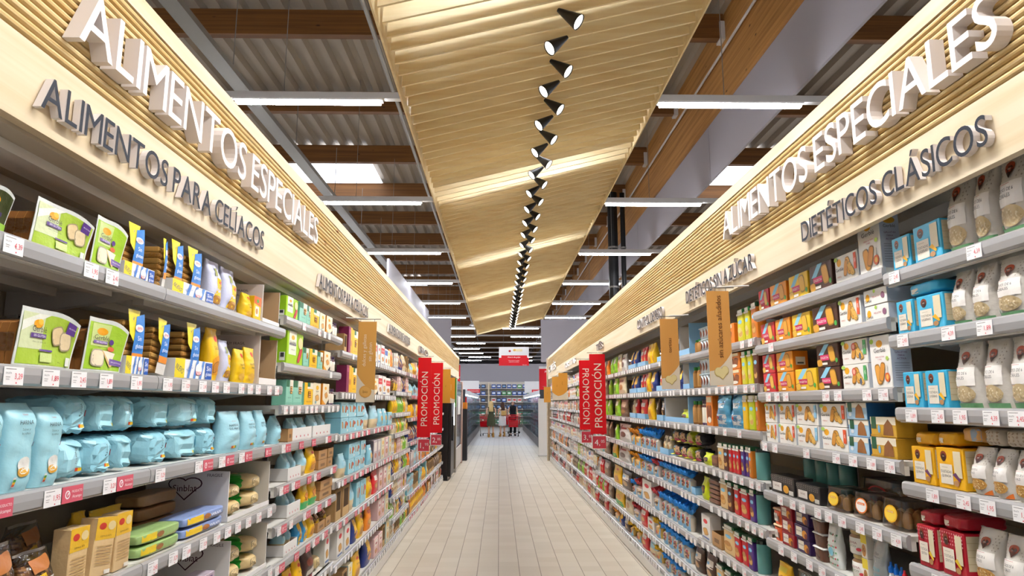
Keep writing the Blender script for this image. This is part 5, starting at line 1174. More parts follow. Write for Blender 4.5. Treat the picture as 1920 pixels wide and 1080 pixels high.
('R', 0.905, 'green_yellow_bag', 8.734, 9.235, 0.2, 1, 0.0, 0.0, 0),
('R', 0.905, 'grey_bag', 7.912, 8.656, 0.2, 1, 0.0, 0.0, 0),
('R', 0.905, 'orange_tie_bag', 7.602, 7.848, 0.2, 1, 0.0, 0.0, 0),
('R', 0.905, 'orange_tie_bag', 7.287, 7.542, 0.2, 1, 0.0, 0.0, 0),
('R', 0.905, 'blue_tie_bag', 7.023, 7.233, 0.19, 1, 0.0, 0.0, 0),
('R', 0.905, 'blue_tie_bag', 6.662, 6.973, 0.18, 1, 0.0, 0.0, 0),
('R', 0.905, 'red_tie_bag', 6.357, 6.617, 0.2, 1, 0.0, 0.0, 0),
('R', 0.905, 'blue_tie_bag', 6.176, 6.316, 0.21, 1, 0.0, 0.0, 0),
('R', 0.905, 'blue_tie_bag', 6.005, 6.156, 0.21, 1, 0.0, 0.0, 0),
('R', 0.905, 'blue_tie_bag', 5.825, 5.986, 0.21, 1, 0.0, 0.0, 0),
('R', 0.905, 'blue_tie_bag', 5.656, 5.808, 0.21, 1, 0.0, 0.0, 0),
('R', 0.905, 'blue_tie_bag', 5.513, 5.64, 0.21, 1, 0.0, 0.0, 0),
('R', 0.905, 'blue_tie_bag', 5.391, 5.497, 0.21, 1, 0.0, 0.0, 0),
('R', 0.905, 'blue_tray', 5.233, 5.347, 0.05, 1, 0.0, 0.0, 0),
('R', 0.607, 'brown_snack', 9.324, 9.842, 0.2, 1, 0.0, 0.0, 0),
('R', 0.607, 'yellow_bag', 8.511, 9.236, 0.2, 1, 0.0, 0.0, 0),
('R', 0.607, 'choc_bag', 7.83, 8.437, 0.2, 1, 0.0, 0.0, 0),
('R', 0.607, 'blue_tie_bag', 7.588, 7.768, 0.17, 1, 0.0, 0.0, 0),
('R', 0.607, 'red_tie_bag', 7.225, 7.53, 0.2, 1, 0.0, 0.0, 0),
('R', 0.607, 'white_carton', 6.754, 7.172, 0.22, 1, 0.0, 0.0, 0),
('R', 0.607, 'red_tie_bag', 6.403, 6.685, 0.21, 1, 0.0, 0.0, 0),
('R', 0.607, 'blue_tie_bag', 6.222, 6.362, 0.21, 1, 0.0, 0.0, 0),
('R', 0.607, 'blue_tie_bag', 6.051, 6.203, 0.21, 1, 0.0, 0.0, 0),
('R', 0.607, 'blue_tie_bag', 5.872, 6.032, 0.21, 1, 0.0, 0.0, 0),
('R', 0.607, 'blue_tie_bag', 5.703, 5.854, 0.21, 1, 0.0, 0.0, 0),
('R', 0.607, 'blue_tie_bag', 5.575, 5.687, 0.21, 1, 0.0, 0.0, 0),
('R', 0.607, 'blue_tie_bag', 5.438, 5.559, 0.21, 1, 0.0, 0.0, 0),
('R', 0.363, 'red_bag', 9.542, 9.878, 0.17, 1, 0.0, 0.0, 0),
('R', 0.363, 'brown_snack', 9.017, 9.45, 0.18, 1, 0.0, 0.0, 0),
('R', 0.363, 'green_yellow_bag', 8.331, 8.935, 0.18, 1, 0.0, 0.0, 0),
('R', 0.363, 'beige_bag', 7.805, 8.261, 0.19, 1, 0.0, 0.0, 0),
('R', 0.363, 'red_tie_bag', 7.397, 7.744, 0.18, 1, 0.0, 0.0, 0),
('R', 0.363, 'red_bag', 7.031, 7.343, 0.18, 1, 0.0, 0.0, 0),
('R', 0.363, 'white_carton', 6.7, 6.982, 0.12, 1, 0.0, 0.0, 0),
('R', 0.363, 'yellow_tie_bag', 6.4, 6.656, 0.2, 1, 0.0, 0.0, 0),
('R', 0.363, 'blue_tie_bag', 6.202, 6.359, 0.2, 1, 0.0, 0.0, 0),
('R', 0.363, 'blue_tie_bag', 6.016, 6.183, 0.2, 1, 0.0, 0.0, 0),
('R', 0.363, 'blue_tie_bag', 5.841, 5.998, 0.2, 1, 0.0, 0.0, 0),
('R', 0.363, 'blue_tie_bag', 5.676, 5.824, 0.2, 1, 0.0, 0.0, 0),
('R', 0.363, 'blue_tie_bag', 5.476, 5.66, 0.2, 1, 0.0, 0.0, 0),
('R', 0.15, 'red_bag', 9.574, 9.91, 0.17, 1, 0.0, 0.0, 0),
('R', 0.15, 'brown_snack', 9.049, 9.482, 0.15, 1, 0.0, 0.0, 0),
('R', 0.15, 'orange_tie_bag', 8.654, 8.967, 0.17, 1, 0.0, 0.0, 0),
('R', 0.15, 'navy_bag', 8.363, 8.58, 0.17, 1, 0.0, 0.0, 0),
('R', 0.15, 'choc_bag', 7.962, 8.294, 0.16, 1, 0.0, 0.0, 0),
('R', 0.15, 'yellow_tie_bag', 7.657, 7.899, 0.18, 1, 0.0, 0.0, 0),
('R', 0.15, 'yellow_tie_bag', 7.375, 7.599, 0.18, 1, 0.0, 0.0, 0),
('R', 0.15, 'red_bag', 7.015, 7.321, 0.17, 1, 0.0, 0.0, 0),
('R', 0.15, 'clear_bag', 6.689, 6.966, 0.17, 1, 0.0, 0.0, 0),
('R', 0.15, 'yellow_tie_bag', 6.352, 6.645, 0.18, 1, 0.0, 0.0, 0),
('R', 0.15, 'blue_tie_bag', 6.122, 6.313, 0.18, 1, 0.0, 0.0, 0),
('R', 0.15, 'blue_tie_bag', 5.908, 6.085, 0.18, 1, 0.0, 0.0, 0),
('R', 0.15, 'blue_tie_bag', 5.71, 5.874, 0.18, 1, 0.0, 0.0, 0),
]

BAY = 1.33
LB = [.995 + BAY * i for i in range(11)]            # left bay edges along the aisle
RB = [1.165 + 1.318 * i for i in range(15)]
XL, XR = -1.14, 1.43
DEP = .52
LZ = {0: [.15, .46, .77, 1.07, 1.365, 1.665, 1.965], 1: [.15, .46, .77, 1.07, 1.365, 1.665, 1.965], 2: [.15, .5, .755, .95, 1.15, 1.365, 1.565, 1.79, 2.04],
      3: [.15, .46, .74, 1.03, 1.352, 1.656, 1.956], 4: [.15, .46, .74, 1.03, 1.352, 1.656, 1.956], 5: [.15, .345, .57, .8, 1.02, 1.245, 1.47, 1.71, 1.956]}
for i in (6, 7, 8, 9): LZ[i] = [.15, .42, .75, 1.08, 1.39, 1.68, 1.956]
RZ = {0: [.15, .42, .72, 1.03, 1.303, 1.56, 1.82, 2.05], 1: [.15, .36, .6, .87, 1.117, 1.373, 1.633, 1.89, 2.078], 2: [.15, .366, .63, .905, 1.15, 1.422, 1.683, 1.94]}
for i in (3, 4, 5): RZ[i] = [.15, .363, .607, .905, 1.135, 1.421, 1.684, 1.945]
RZ[6] = RZ[5]
for i in range(7, 14): RZ[i] = [.15, .38, .66, .93, 1.2, 1.45, 1.7, 1.95]
def bay_of(side, y):
    B = LB if side == 'L' else RB
    for i in range(len(B) - 1):
        if B[i] <= y < B[i + 1]: return i
    return 0 if y < B[0] else len(B) - 2

# random filling of the far bays
rr = random.Random(5); N0 = len(ROWS)
def fill(side, b, kinds, per, runs=(1, 3), start=0):
    B, Z = (LB, LZ) if side == 'L' else (RB, RZ)
    for k, z in enumerate(Z[b]):
        gap = (Z[b][k + 1] if k + 1 < len(Z[b]) else z + .27) - z - .055
        y = max(start, B[b] + .03); end = B[b + 1] - .03
        while y < end - .06:
            kd = rr.choice(kinds[k % len(kinds)] if isinstance(kinds[0], list) else kinds); p = PROTO[kd]
            for _ in range(rr.randint(*runs)):
                w = p.w * per * rr.uniform(.85, 1.05)
                if y + w > end: w = end - y
                if w < .05: break
                h = min(gap, p.h * 1.05) * rr.uniform(.88, 1)
                st = 2 if p.h < gap * .46 else 1
                ROWS.append((side, z, kd, y + .003, y + w - .003, h, st, 0, 0, 0)); y += w
            else: continue
            break
fill('L', 5, ['yellow_bag', 'yellow_carton', 'green_snack', 'brown_carton', 'pink_carton', 'cream_carton', 'brown_bag', 'navy_bag', 'white_carton', 'beige_bag'], 1.15)
for b in (6, 7): fill('L', b, [['yellow_bag', 'brown_snack', 'orange_bag'], ['light_blue_carton', 'yellow_bag', 'brown_carton'], ['light_blue_carton', 'orange_bag', 'grey_pink_carton'], ['light_blue_carton', 'clear_bag', 'yellow_bag', 'navy_bag'], ['white_carton', 'yellow_bag', 'clear_bag'], ['clear_bag', 'orange_carton', 'light_blue_carton'], ['clear_bag', 'white_carton', 'yellow_bag', 'green_snack']], 1.25)
for b in (8, 9): fill('L', b, ['red_bag', 'brown_snack', 'navy_bag', 'orange_carton', 'red_white_carton', 'brown_carton', 'yellow_bag', 'grey_pink_carton'], 1.5)
fill('R', 6, [['red_bag', 'choc_bag'], ['red_bag', 'green_snack', 'white_carton'], ['red_bag', 'beige_bag', 'grey_bag'], ['cream_carton', 'white_carton', 'pink_carton']], 1.3, start=9.88)
for b in (7, 8): fill('R', b, [['red_bag', 'cream_carton', 'white_carton', 'beige_bag'], ['white_carton', 'green_snack', 'red_bag', 'pink_carton', 'brown_snack'], ['cream_carton', 'blue_white_carton', 'orange_carton', 'white_carton', 'green_carton'], ['white_carton', 'cream_carton', 'blue_white_carton', 'pink_carton']], 1.4)
for b in range(9, 14): fill('R', b, [['dark_bag', 'red_bag', 'white_carton', 'grey_bag'], ['grey_bag', 'brown_snack', 'white_carton', 'red_white_carton', 'orange_carton'], ['white_carton', 'grey_bag', 'choc_bag', 'orange_bag'], ['white_carton', 'red_white_carton', 'cream_carton', 'blue_white_carton']], 1.7)
# ------------------------------------------------------------------ shelving bays
def shelf_meshes(sd, L):
    s = 1 if sd == 'L' else -1                     # front towards +x on the left run
    fx = 0.0
    def bx(mb, a, b, *q, **k): mb.box(min(s * a, s * b), max(s * a, s * b), *q, **k)
    m = MB(); g = .002
    bx(m, -DEP, -.012, g, L - g, -.018, 0, m='shelf_paint'); bx(m, -.03, -.012, g, L - g, -.05, 0, m='shelf_paint')
    bx(m, -.16, -.12, .1, L - .1, -.045, -.018, m='shelf_paint'); bx(m, -.34, -.30, .1, L - .1, -.045, -.018, m='shelf_paint')
    for y in (.012, L - .016):
        p = [(s * -DEP, y, -.1), (s * -.06, y, -.03), (s * -.06, y, -.018), (s * -DEP, y, -.018)]; q = [(a, b + .004, c) for a, b, c in p]
        m.add(p + q, [(0, 1, 2, 3), (7, 6, 5, 4), (0, 4, 5, 1), (1, 5, 6, 2), (3, 2, 6, 7)], m='shelf_paint')
    r = MB(); pr = [(-.012, .004), (-.003, .003), (.004, -.003), (.006, -.02), (.003, -.04), (-.006, -.046), (-.012, -.046)]
    pts = [(s * x, g, z) for x, z in pr] + [(s * x, L - g, z) for x, z in pr]; n = len(pr)
    r.add(pts, [(i, (i + 1) % n, (i + 1) % n + n, i + n) for i in range(n)] + [tuple(range(n))[::-1], tuple(range(n, 2 * n))], m='rail_plastic')
    return m.mesh('shelf_board'), r.mesh('price_rail', True)
SHM = {}
for sd, L in (('L', BAY), ('R', 1.318)):
    SHM[sd] = shelf_meshes(sd, L)
    for me in SHM[sd]:
        for p in me.polygons: p.use_smooth = False
BAYNAME = {'L': 'left', 'R': 'right'}
for sd in 'LR':
    B, Z, X, L = (LB, LZ, XL, BAY) if sd == 'L' else (RB, RZ, XR, 1.318)
    s = 1 if sd == 'L' else -1
    bm = MB(); up = MB(); kp = MB()
    def bx(mb, a, b, *q, **k): mb.box(min(s * a, s * b), max(s * a, s * b), *q, **k)
    bx(bm, -DEP - .02, -DEP - .004, .002, L - .002, .02, 2.165, m='back_paint')
    bx(up, -DEP - .003, -DEP + .03, -.015, .015, 0, 2.165, m='shelf_paint')
    for i in range(39): bx(up, -DEP + .03, -DEP + .0305, -.006, .006, .1 + i * .05, .125 + i * .05, m='black_paint')
    bx(kp, -DEP, -.03, .002, L - .002, .0, .1, m='shelf_paint'); bx(kp, -.03, .012, .002, L - .002, .012, .1, m='shelf_paint'); bx(kp, -.03, .004, .002, L - .002, 0, .012, m='black_paint')
    bme, ume, kme = bm.mesh('back_panel'), up.mesh('upright'), kp.mesh('base_plinth')
    for b in range(len(B) - 1):
        r = empty('shelving_bay', (X, B[b], 0))
        tag(r, f'{nth(b + 1)} {BAYNAME[sd]} shelving bay from the near end, grey-railed white shelves', 'shelving', f'{BAYNAME[sd]} run of shelving bays')
        for nm, me in (('back_panel', bme), ('upright', ume), ('base_plinth', kme)):
            o = bpy.data.objects.new(nm, me); o.parent = r; COL.objects.link(o)
            if nm == 'upright': o.location = (0, .017, 0)
        for z in Z[b]:
            o = bpy.data.objects.new('shelf', SHM[sd][0]); o.parent = r; o.location = (0, 0, z); COL.objects.link(o)
            q = bpy.data.objects.new('price_rail', SHM[sd][1]); q.parent = o; COL.objects.link(q)

# ------------------------------------------------------------------ stock the shelves
jit = random.Random(3)
placed = []
FB = [0]
for row in sorted([q for i_, q in enumerate(ROWS) if not (i_ < N0 and q[0] == 'L' and (q[3] + q[4]) / 2 > LB[5] - .02)], key=lambda r: (r[0], r[1], r[3])):
    sd, z, key, ya, yb, h, st, dd, lift, tilt = row
    k2 = key
    if key == 'flour_block': FB[0] += 1; k2 = key + str(FB[0] % 3)
    if key == 'pastry_tray': FB[0] += 1; k2 = key + str(FB[0] % 3)
    p = PROTO[k2]
    if min(abs(z - q) for q in (LZ if sd == 'L' else RZ)[bay_of(sd, (ya + yb) / 2)]) > .012: continue
    bb = LB if sd == 'L' else RB; bi = bay_of(sd, (ya + yb) / 2)
    ya = max(ya, bb[bi] + .036); yb = min(yb, bb[bi + 1] - .02)
    w = yb - ya; sx = max(.02, w - .004) / p.w * ((.84 if key == 'bimbo' else .9) if .005 < dd < .1 else 1)
    ZZ = (LZ if sd == 'L' else RZ)[bay_of(sd, (ya + yb) / 2)]; ups = [q for q in ZZ if q > z + .05]
    top = (ups[0] if ups else (2.218 if sd == 'L' else 2.36)) - .052
    if z + lift + .0015 + st * (h + .0015) > top: h = (top - z - lift - .0015) / st - .0015
    for i in range(st):
        o = copy_tree(p.root)
        s = 1 if sd == 'L' else -1
        X = (XL - .022 if sd == 'L' else XR + .022)
        kk = k2
        if key == 'flour_block' and i: o.data = PROTO['flour_block%d' % ((FB[0] + 1) % 3)].root.data
        dj = jit.uniform(0, .008) + dd
        o.location = (X - s * dj, (ya + yb) / 2, z + .0015 + lift + (.005 if .005 < dd < .1 else 0) + i * (h + .0015))
        a = 0 if w > .16 else jit.uniform(-.02, .02)
        o.rotation_euler = (-.0 if not tilt else .0, (.09 if tilt else 0), s * PI / 2 + a)
        if tilt: o.rotation_euler = (0, .1, s * PI / 2); o.location.z += .008
        o.scale = (sx * (.97 if a else 1), 1, h / p.h)
        placed.append((sd, bay_of(sd, (ya + yb) / 2), z, (ya + yb) / 2, i, st, p, o, dd))
groups = {}
for t in placed:
    p = t[6]; groups.setdefault((t[0], t[1], t[2], p.look), []).append(t)
for (sd, b, z, look), L in groups.items():
    L.sort(key=lambda t: (t[3], t[4]))
    Z = (LZ if sd == 'L' else RZ)[b]
    sh = len(Z) - min(range(len(Z)), key=lambda i: abs(Z[i] - z))
    where = f'{nth(sh)} shelf down, {nth(b + 1)} {BAYNAME[sd]} bay'
    cols = sorted({round(t[3], 3) for t in L})
    for t in L:
        o, p = t[7], t[6]
        lvl = ''
        if t[5] == 2: lvl = ('lower ', 'upper ')[t[4]]
        elif t[5] == 3: lvl = ('bottom ', 'middle ', 'top ')[t[4]]
        elif t[5] > 3: lvl = nth(t[4] + 1) + '-layer '
        n = f', {nth(cols.index(round(t[3], 3)) + 1)} from its near end' if len(cols) > 1 else ''
        lab = f'{lvl}{look}{n}, {where}'
        if len(lab.replace('-', ' ').split()) > 16: lab = f'{lvl}{look}{n.replace(" from its near end", " along")}, {where}'
        tag(o, lab, p.cat, p.group)

# ------------------------------------------------------------------ price tags and red own-brand strips on the rails
tg = []
for v, price in enumerate(('1,95', '2,45', '3,29', '1,89', '4,39')):
    mb = MB(); mb.box(-.033, .033, 0, .0012, 0, .042, '#f4f2f3', 'card')
    draw(mb, lambda u, vv, k: (-.033 + .066 * u, -.0003 * k, .042 * vv), .066, .042, [('r', .08, .86, .6, .9, '#8a8688'), txt('GALLETA', .22, .66, .1, '#55525a', .3), ('r', .08, .42, .3, .45, '#8a8688'), ('r', .08, .3, .26, .33, '#8a8688'), txt(price, .72, .5, .34, '#d8485a', .4, 0, .02), ('e', .6, .12, .03, .05, '#d8485a')])
    tg.append(mb.mesh('price_tag'))
mb = MB(); mb.box(-.045, .045, 0, .0012, 0, .042, '#cf5a6c', 'card')
draw(mb, lambda u, vv, k: (-.045 + .09 * u, -.0003 * k, .042 * vv), .09, .042, [('e', .25, .5, .12, .27, '#f6eef0'), ('e', .25, .5, .08, .18, '#cf5a6c'), ('p', [(.22, .38), (.34, .62), (.24, .6)], '#f6eef0'), txt('PRODUCTO', .68, .66, .16, '#f6eef0', .5), txt('Alcampo', .68, .36, .2, '#f6eef0', .5)])
strip = mb.mesh('own_brand_strip')
tj = random.Random(9); tags = []
for sd in 'LR':
    B, Z, X = (LB, LZ, XL) if sd == 'L' else (RB, RZ, XR); s = 1 if sd == 'L' else -1
    for b in range(len(B) - 1):
        if B[b + 1] < 1.4: continue
        for z in Z[b]:
            y = B[b] + .06; red = (sd == 'L' and ((b in (0, 1) and z == 1.365) or (b == 2 and z in (1.365, 1.15, .95, .755)) or (b in (3, 4) and z in (1.352, 1.03, .74)) or b in (6, 7)))
            top = z > 1.75 and b < 4
            while y < B[b + 1] - .05:
                if tj.random() < (.3 if top else .88): tags.append((sd, b, z, y, False))
                if red and tj.random() < .75 and y + .14 < B[b + 1] - .03:
                    y += .083; tags.append((sd, b, z, y, True)); y += .02
                y += tj.uniform(.1, .17) if b < 3 else tj.uniform(.09, .13)
def tagplace(o, t):
    sd, b, z, y, red = t; s = 1 if sd == 'L' else -1
    o.location = ((XL if sd == 'L' else XR) + s * .009, y, z - .0455); o.rotation_euler = (-.03, 0, s * PI / 2)
near = sorted([t for t in tags if not t[4]], key=lambda t: t[3]); kn = near[:280]; far = near[280:]
cnt = {}
for t in sorted(kn, key=lambda t: (t[0], t[1], t[2], t[3])):
    o = bpy.data.objects.new('price_tag', tg[tj.randrange(5)]); COL.objects.link(o); tagplace(o, t)
    k = t[:3]; cnt[k] = cnt.get(k, 0) + 1; Z = (LZ if t[0] == 'L' else RZ)[t[1]]
    tag(o, f'white price tag, {nth(cnt[k])} along the {nth(len(Z) - Z.index(t[2]))} rail down, {nth(t[1] + 1)} {BAYNAME[t[0]]} bay', 'price tag', 'price tags on the shelf rails')
cnt = {}
for t in sorted([t for t in tags if t[4]], key=lambda t: (t[0], t[1], t[2], t[3])):
    o = bpy.data.objects.new('own_brand_strip', strip); COL.objects.link(o); tagplace(o, t)
    k = t[:3]; cnt[k] = cnt.get(k, 0) + 1; Z = LZ[t[1]]
    tag(o, f'pinkish red rail strip, {nth(cnt[k])} along the {nth(len(Z) - Z.index(t[2]))} rail down, {nth(t[1] + 1)} left bay', 'rail strip', 'red strips on the shelf rails')
fm = MB()
for sd, b, z, y, red in far:
    s = 1 if sd == 'L' else -1; x = (XL if sd == 'L' else XR)
    fm.box(min(x + s * .0066, x + s * .009), max(x + s * .0066, x + s * .009), y - .03, y + .03, z - .045, z - .005, '#f0eeef', 'card')
tag(fm.obj('distant_price_tags'), 'white price tags on the rails of the distant bays', 'price tags', None, 'stuff')

# ------------------------------------------------------------------ wooden fascia with lettering
FZ0, FZ1, RIB0, RIB1 = 2.235, 2.84, 2.44, 2.775
for sd in 'LR':
    X = -1.13 if sd == 'L' else 1.37; s = 1 if sd == 'L' else -1; y0, y1 = .3, 19.35
    r = empty('wooden_fascia', (0, 0, 0)); tag(r, f'long pale wooden fascia with ribbed band above the {BAYNAME[sd]} shelving', 'fascia')
    def bx(mb, a, b, *q, **k): mb.box(min(X + s * a, X + s * b), max(X + s * a, X + s * b), *q, **k)
    a = MB(); bx(a, -.03, 0, y0, y1, FZ0, RIB0 - .004, m='birch'); a.obj('lower_board', r)
    a = MB(); bx(a, -.06, .002, y0, y1, RIB1 + .004, FZ1, m='birch'); a.obj('top_board', r)
    a = MB(); bx(a, -.03, -.012, y0, y1, RIB0 - .004, RIB1 + .004, m='birch')
    n = 14; p = (RIB1 - RIB0) / n
    for i in range(n):
        zc = RIB0 + p * (i + .5); pr = [(-.012, zc - p * .46)] + [(-.012 + .016 * math.sin(PI * q / 6), zc - p * .46 * math.cos(PI * q / 6)) for q in range(1, 6)] + [(-.012, zc + p * .46)]
        pts = [(X + s * x, y0, z) for x, z in pr] + [(X + s * x, y1, z) for x, z in pr]; k = len(pr)
        a.add(pts, [(j, j + 1, j + 1 + k, j + k) for j in range(k - 1)] + [tuple(range(k)), tuple(range(k, 2 * k))], m='pine_rib')
    a.obj('ribbed_panel', r)
    a = MB(); cz_ = 2.226 if sd == 'L' else 2.36
    bx(a, -DEP - .1, -.032, y0, y1, cz_, cz_ + .014, m='back_paint'); bx(a, -.2, -.1, y0, y1, cz_ - .026, cz_, m='shelf_paint'); bx(a, -.42, -.3, y0, y1, cz_ - .04, cz_, m='shelf_paint')
    a.obj('cover_panel', r)
    a = MB(); bx(a, -DEP - .1, -DEP - .08, y0, y1, 2.225, FZ1 - .1, m='back_paint'); a.obj('rear_board', r)
def raised(text, sd, ya, yb, z, cap, depth, bold, face, label, body='letter_white'):
    """letters standing off the fascia; ya = where the text starts, yb = where it ends"""
    X = -1.13 if sd == 'L' else 1.37; s = 1 if sd == 'L' else -1
    x = 0; items = []
    for ch in text:
        if ch == ' ': x += .22; continue
        vs, fs, w = glyphs(ch, bold); items.append((ch, x, w)); x += w + (.085 if bold < .02 else .075)
    tot = x - .08; sz = cap / CAP; L = abs(yb - ya); k = L / tot
    r = empty('raised_sign_lettering', (X + s * .004, ya, z)); r.rotation_euler = (0, 0, s * PI / 2); tag(r, label, 'sign')
    for ch, px, w in items:
        me = solid_letter(ch, bold)
        x0 = min(v.co.x for v in me.vertices)
        zmin = min(v.co.z for v in me.vertices)
        for v in me.vertices:
            # font x -> local x, font y -> local z, extrusion -> local -y (towards the aisle)
            a = (v.co.x - x0 + px) * k; b = v.co.y * sz; c = (v.co.z - zmin) * depth
            v.co = (a, -c, b)
        me.materials.clear(); me.materials.append(MATS[body]); me.update()
        o = bpy.data.objects.new('letter', me); o.parent = r; COL.objects.link(o)
        if face:
            vs, fs, _ = glyphs(ch, bold, 5); f = MB(); f.add([((vx + px) * k, -depth - .001, vy * sz) for vx, vy in vs], fs, m='letter_dark'); q = f.obj('dark_face', o)
ES = 'ALIMENTOS ESPECIALES'
raised(ES, 'L', 1.65, 3.99, 2.505, .165, .045, .04, False, 'large white raised lettering ALIMENTOS ESPECIALES on the left fascia')
raised(ES, 'R', 3.93, 1.66, 2.53, .165, .045, .04, False, 'large white raised lettering ALIMENTOS ESPECIALES on the right fascia')
raised('ALIMENTOS PARA CELÍACOS', 'L', 1.575, 3.155, 2.283, .093, .02, .01, True, 'near dark raised lettering ALIMENTOS PARA CELÍACOS on the left fascia')
raised('ALIMENTOS PARA CELÍACOS', 'L', 4.16, 5.75, 2.283, .093, .02, .01, True, 'farther dark raised lettering ALIMENTOS PARA CELÍACOS on the left fascia')
raised('ALIMENTOS INFANTILES', 'L', 6.85, 8.5, 2.283, .093, .02, .01, True, 'dark raised lettering ALIMENTOS INFANTILES on the left fascia')
raised('BIO', 'L', 9.6, 10.7, 2.283, .093, .02, .01, True, 'short dark raised lettering on the left fascia above the red promotion signs')
raised('DIETÉTICOS CLÁSICOS', 'R', 2.95, 1.77, 2.285, .093, .02, .01, True, 'dark raised lettering DIETÉTICOS CLÁSICOS on the right fascia')
raised('DIETÉTICOS SIN AZÚCAR', 'R', 4.87, 3.55, 2.285, .093, .02, .01, True, 'dark raised lettering DIETÉTICOS SIN AZÚCAR on the right fascia')
raised('CONTROL DE PESO', 'R', 6.65, 5.6, 2.285, .093, .02, .01, True, 'dark raised lettering CONTROL DE PESO on the right fascia')
raised('TÉS', 'R', 9.55, 8.95, 2.29, .093, .02, .01, True, 'short dark raised lettering on the right fascia above the red signs')
raised('TORTITAS', 'R', 14.3, 12.2, 2.29, .1, .02, .004, False, 'white raised lettering far along the right fascia', 'white_paint')
raised('CAFÉS', 'R', 18.9, 16.6, 2.4, .18, .02, .03, False, 'white raised lettering at the far end of the right fascia', 'white_paint')

# ------------------------------------------------------------------ hanging signs in the aisle
def hang(name, label, group, x, y, w, z0, z1, col, art, backart=None, arm=None, armside=1, plate=None, tilt=0):
    r = empty(name, (x, y, 0)); tag(r, label, 'sign', group)
    h = z1 - z0; m = MB(); m.box(-w / 2, w / 2, 0, .004, z0, z1, col, 'card')
    draw(m, lambda u, v, k: (-w / 2 + w * u, -.0005 * k, z0 + h * v), w, h, art)
    p = m.obj('sign_panel', r)
    a = MB(); z = z1 + .018
    a.tube([(-w / 2 - .03, .002, z), (w / 2 + .03, .002, z)], .003, 6, m='galv')
    xe = arm if arm is not None else 0
    a.tube([(0, .002, z + .004), (xe - x, .002, z + .012)], .004, 6, m='white_paint')
    for q in (-.38, .38): a.tube([(q * w, .002, z), (q * w, .002, z1 - .006)], .002, 5, m='galv')
    a.obj('hanging_bracket', r)
    if plate:
        b = MB(); pw = w * .9; b.box(-pw / 2, pw / 2, -.001, .003, z0 - .02 - .17, z0 - .02, '#f2f0f0', 'card'); S = lambda u, v, k: (-pw / 2 + pw * u, -.001 - .0005 * k, z0 - .19 + .17 * v)
        draw(b, S, pw, .17, [('r', .08, .05, 1, .95, '#d04052'), txt(plate[0] + ',', .4, .5, .45, '#fff', .5, 0, .03), txt(plate[1], .78, .58, .22, '#fff', .3, 0, .03)])
        b.tube([(0, .001, z0), (0, .001, z0 - .02)], .003, 5, m='galv'); b.obj('price_plate', r)
    return r
TAN = '#dba258'; CR = '#e9e0cd'
wave = [('p', [(0, .235), (.3, .27), (.62, .31), (1, .38), (1, 0), (0, 0)], CR)]
def curve(flip): # cream foot with curved edge
    pts = [(0, 0), (1, 0)] + [(1 - q / 8, .13 + .2 * (1 - (q / 8)) ** 2 + .02) if not flip else (1 - q / 8, .15 + .2 * (q / 8) ** 2) for q in range(9)]
    return ('p', pts, CR)
GR = 'tan vertical category signs'
hang('category_sign', 'tan hanging sign reading dulces y galletas sin gluten on the left', GR, -.978, 5.08, .135, 1.585, 2.175, '#dca655', [curve(True), txt('dulces y galletas', .36, .64, .2, '#f6ead4', .46, 90, .006), txt('sin gluten', .68, .62, .2, '#f6ead4', .28, 90, .006), ('e', .5, .13, .34, .075, '#dca655'), ('e', .5, .13, .27, .06, '#e2b060'), txt('bio', .5, .13, .035, '#8a5a1c', .4)], arm=-1.14)
HEART = [('e', .36, .14, .17, .05, '#c9b26a'), ('e', .66, .155, .17, .05, '#c9b26a'), ('p', [(.2, .125), (.55, .06), (.83, .145), (.5, .17)], '#c9b26a'), ('e', .38, .145, .16, .045, '#ece0a6'), ('e', .66, .16, .15, .042, '#ece0a6'), ('p', [(.23, .128), (.55, .07), (.8, .15), (.5, .175)], '#ece0a6')]
hang('category_sign', 'larger tan hanging sign reading sin azúcares añadidos on the right', GR, 1.185, 3.66, .123, 1.67, 2.18, TAN, [curve(False)] + HEART + [txt('sin azúcares añadidos', .5, .62, .24, '#5a2f18', .66, 90, .008)], arm=1.36)
hang('category_sign', 'smaller tan hanging sign reading tortitas on the right', GR, 1.215, 4.87, .13, 1.675, 2.175, TAN, [curve(False)] + HEART + [txt('tortitas', .5, .62, .2, '#5a2f18', .24, 90, .008)], arm=1.36)
GP = 'red PROMOCIÓN signs'
RED = '#e2001a'
hang('promotion_sign', 'nearer red PROMOCIÓN sign on the left with price plate', GP, -1.03, 9.55, .18, 1.12, 2.2, RED, [txt('PROMOCIÓN', .5, .48, .5, '#f8f0e4', .8, 90, .062)], arm=-1.14, plate=('1', '95'))
hang('promotion_sign', 'farther red PROMOCIÓN sign on the left with price plate', GP, -.97, 10.75, .19, 1.13, 2.2, RED, [txt('PROMOCIÓN', .5, .48, .5, '#f8f0e4', .8, 90, .062)], arm=-1.14, plate=('2', '05'))
hang('promotion_sign', 'nearer red PROMOCIÓN sign on the right reading upwards', GP, 1.275, 8.95, .205, 1.19, 2.21, RED, [txt('PROMOCIÓN', .5, .48, .5, '#f8f0e4', .8, 90, .062)], arm=1.38, plate=('4', '05'))
hang('promotion_sign', 'farther red PROMOCIÓN sign on the right reading downwards', GP, 1.27, 10.1, .2, 1.2, 2.2, RED, [txt('PROMOCIÓN', .5, .48, .5, '#f8f0e4', .8, -90, .062)], arm=1.38, plate=('3', '05'))
GO = 'small orange signs far down the aisle'
hang('category_sign', 'orange sign half hidden behind the far left red sign', GO, -.93, 12.0, .17, 1.58, 2.16, '#e0a238', [txt('bio', .5, .5, .1, '#a06a1c', 9, 90)], arm=-1.14)
hang('category_sign', 'orange sign hanging over the black totem on the left', GO, -1.0, 14.35, .17, 1.58, 2.1, '#e09a30', [curve(True), txt('alimentación', .5, .62, .1, '#f4e2c0', 9, 90)], arm=-1.14)
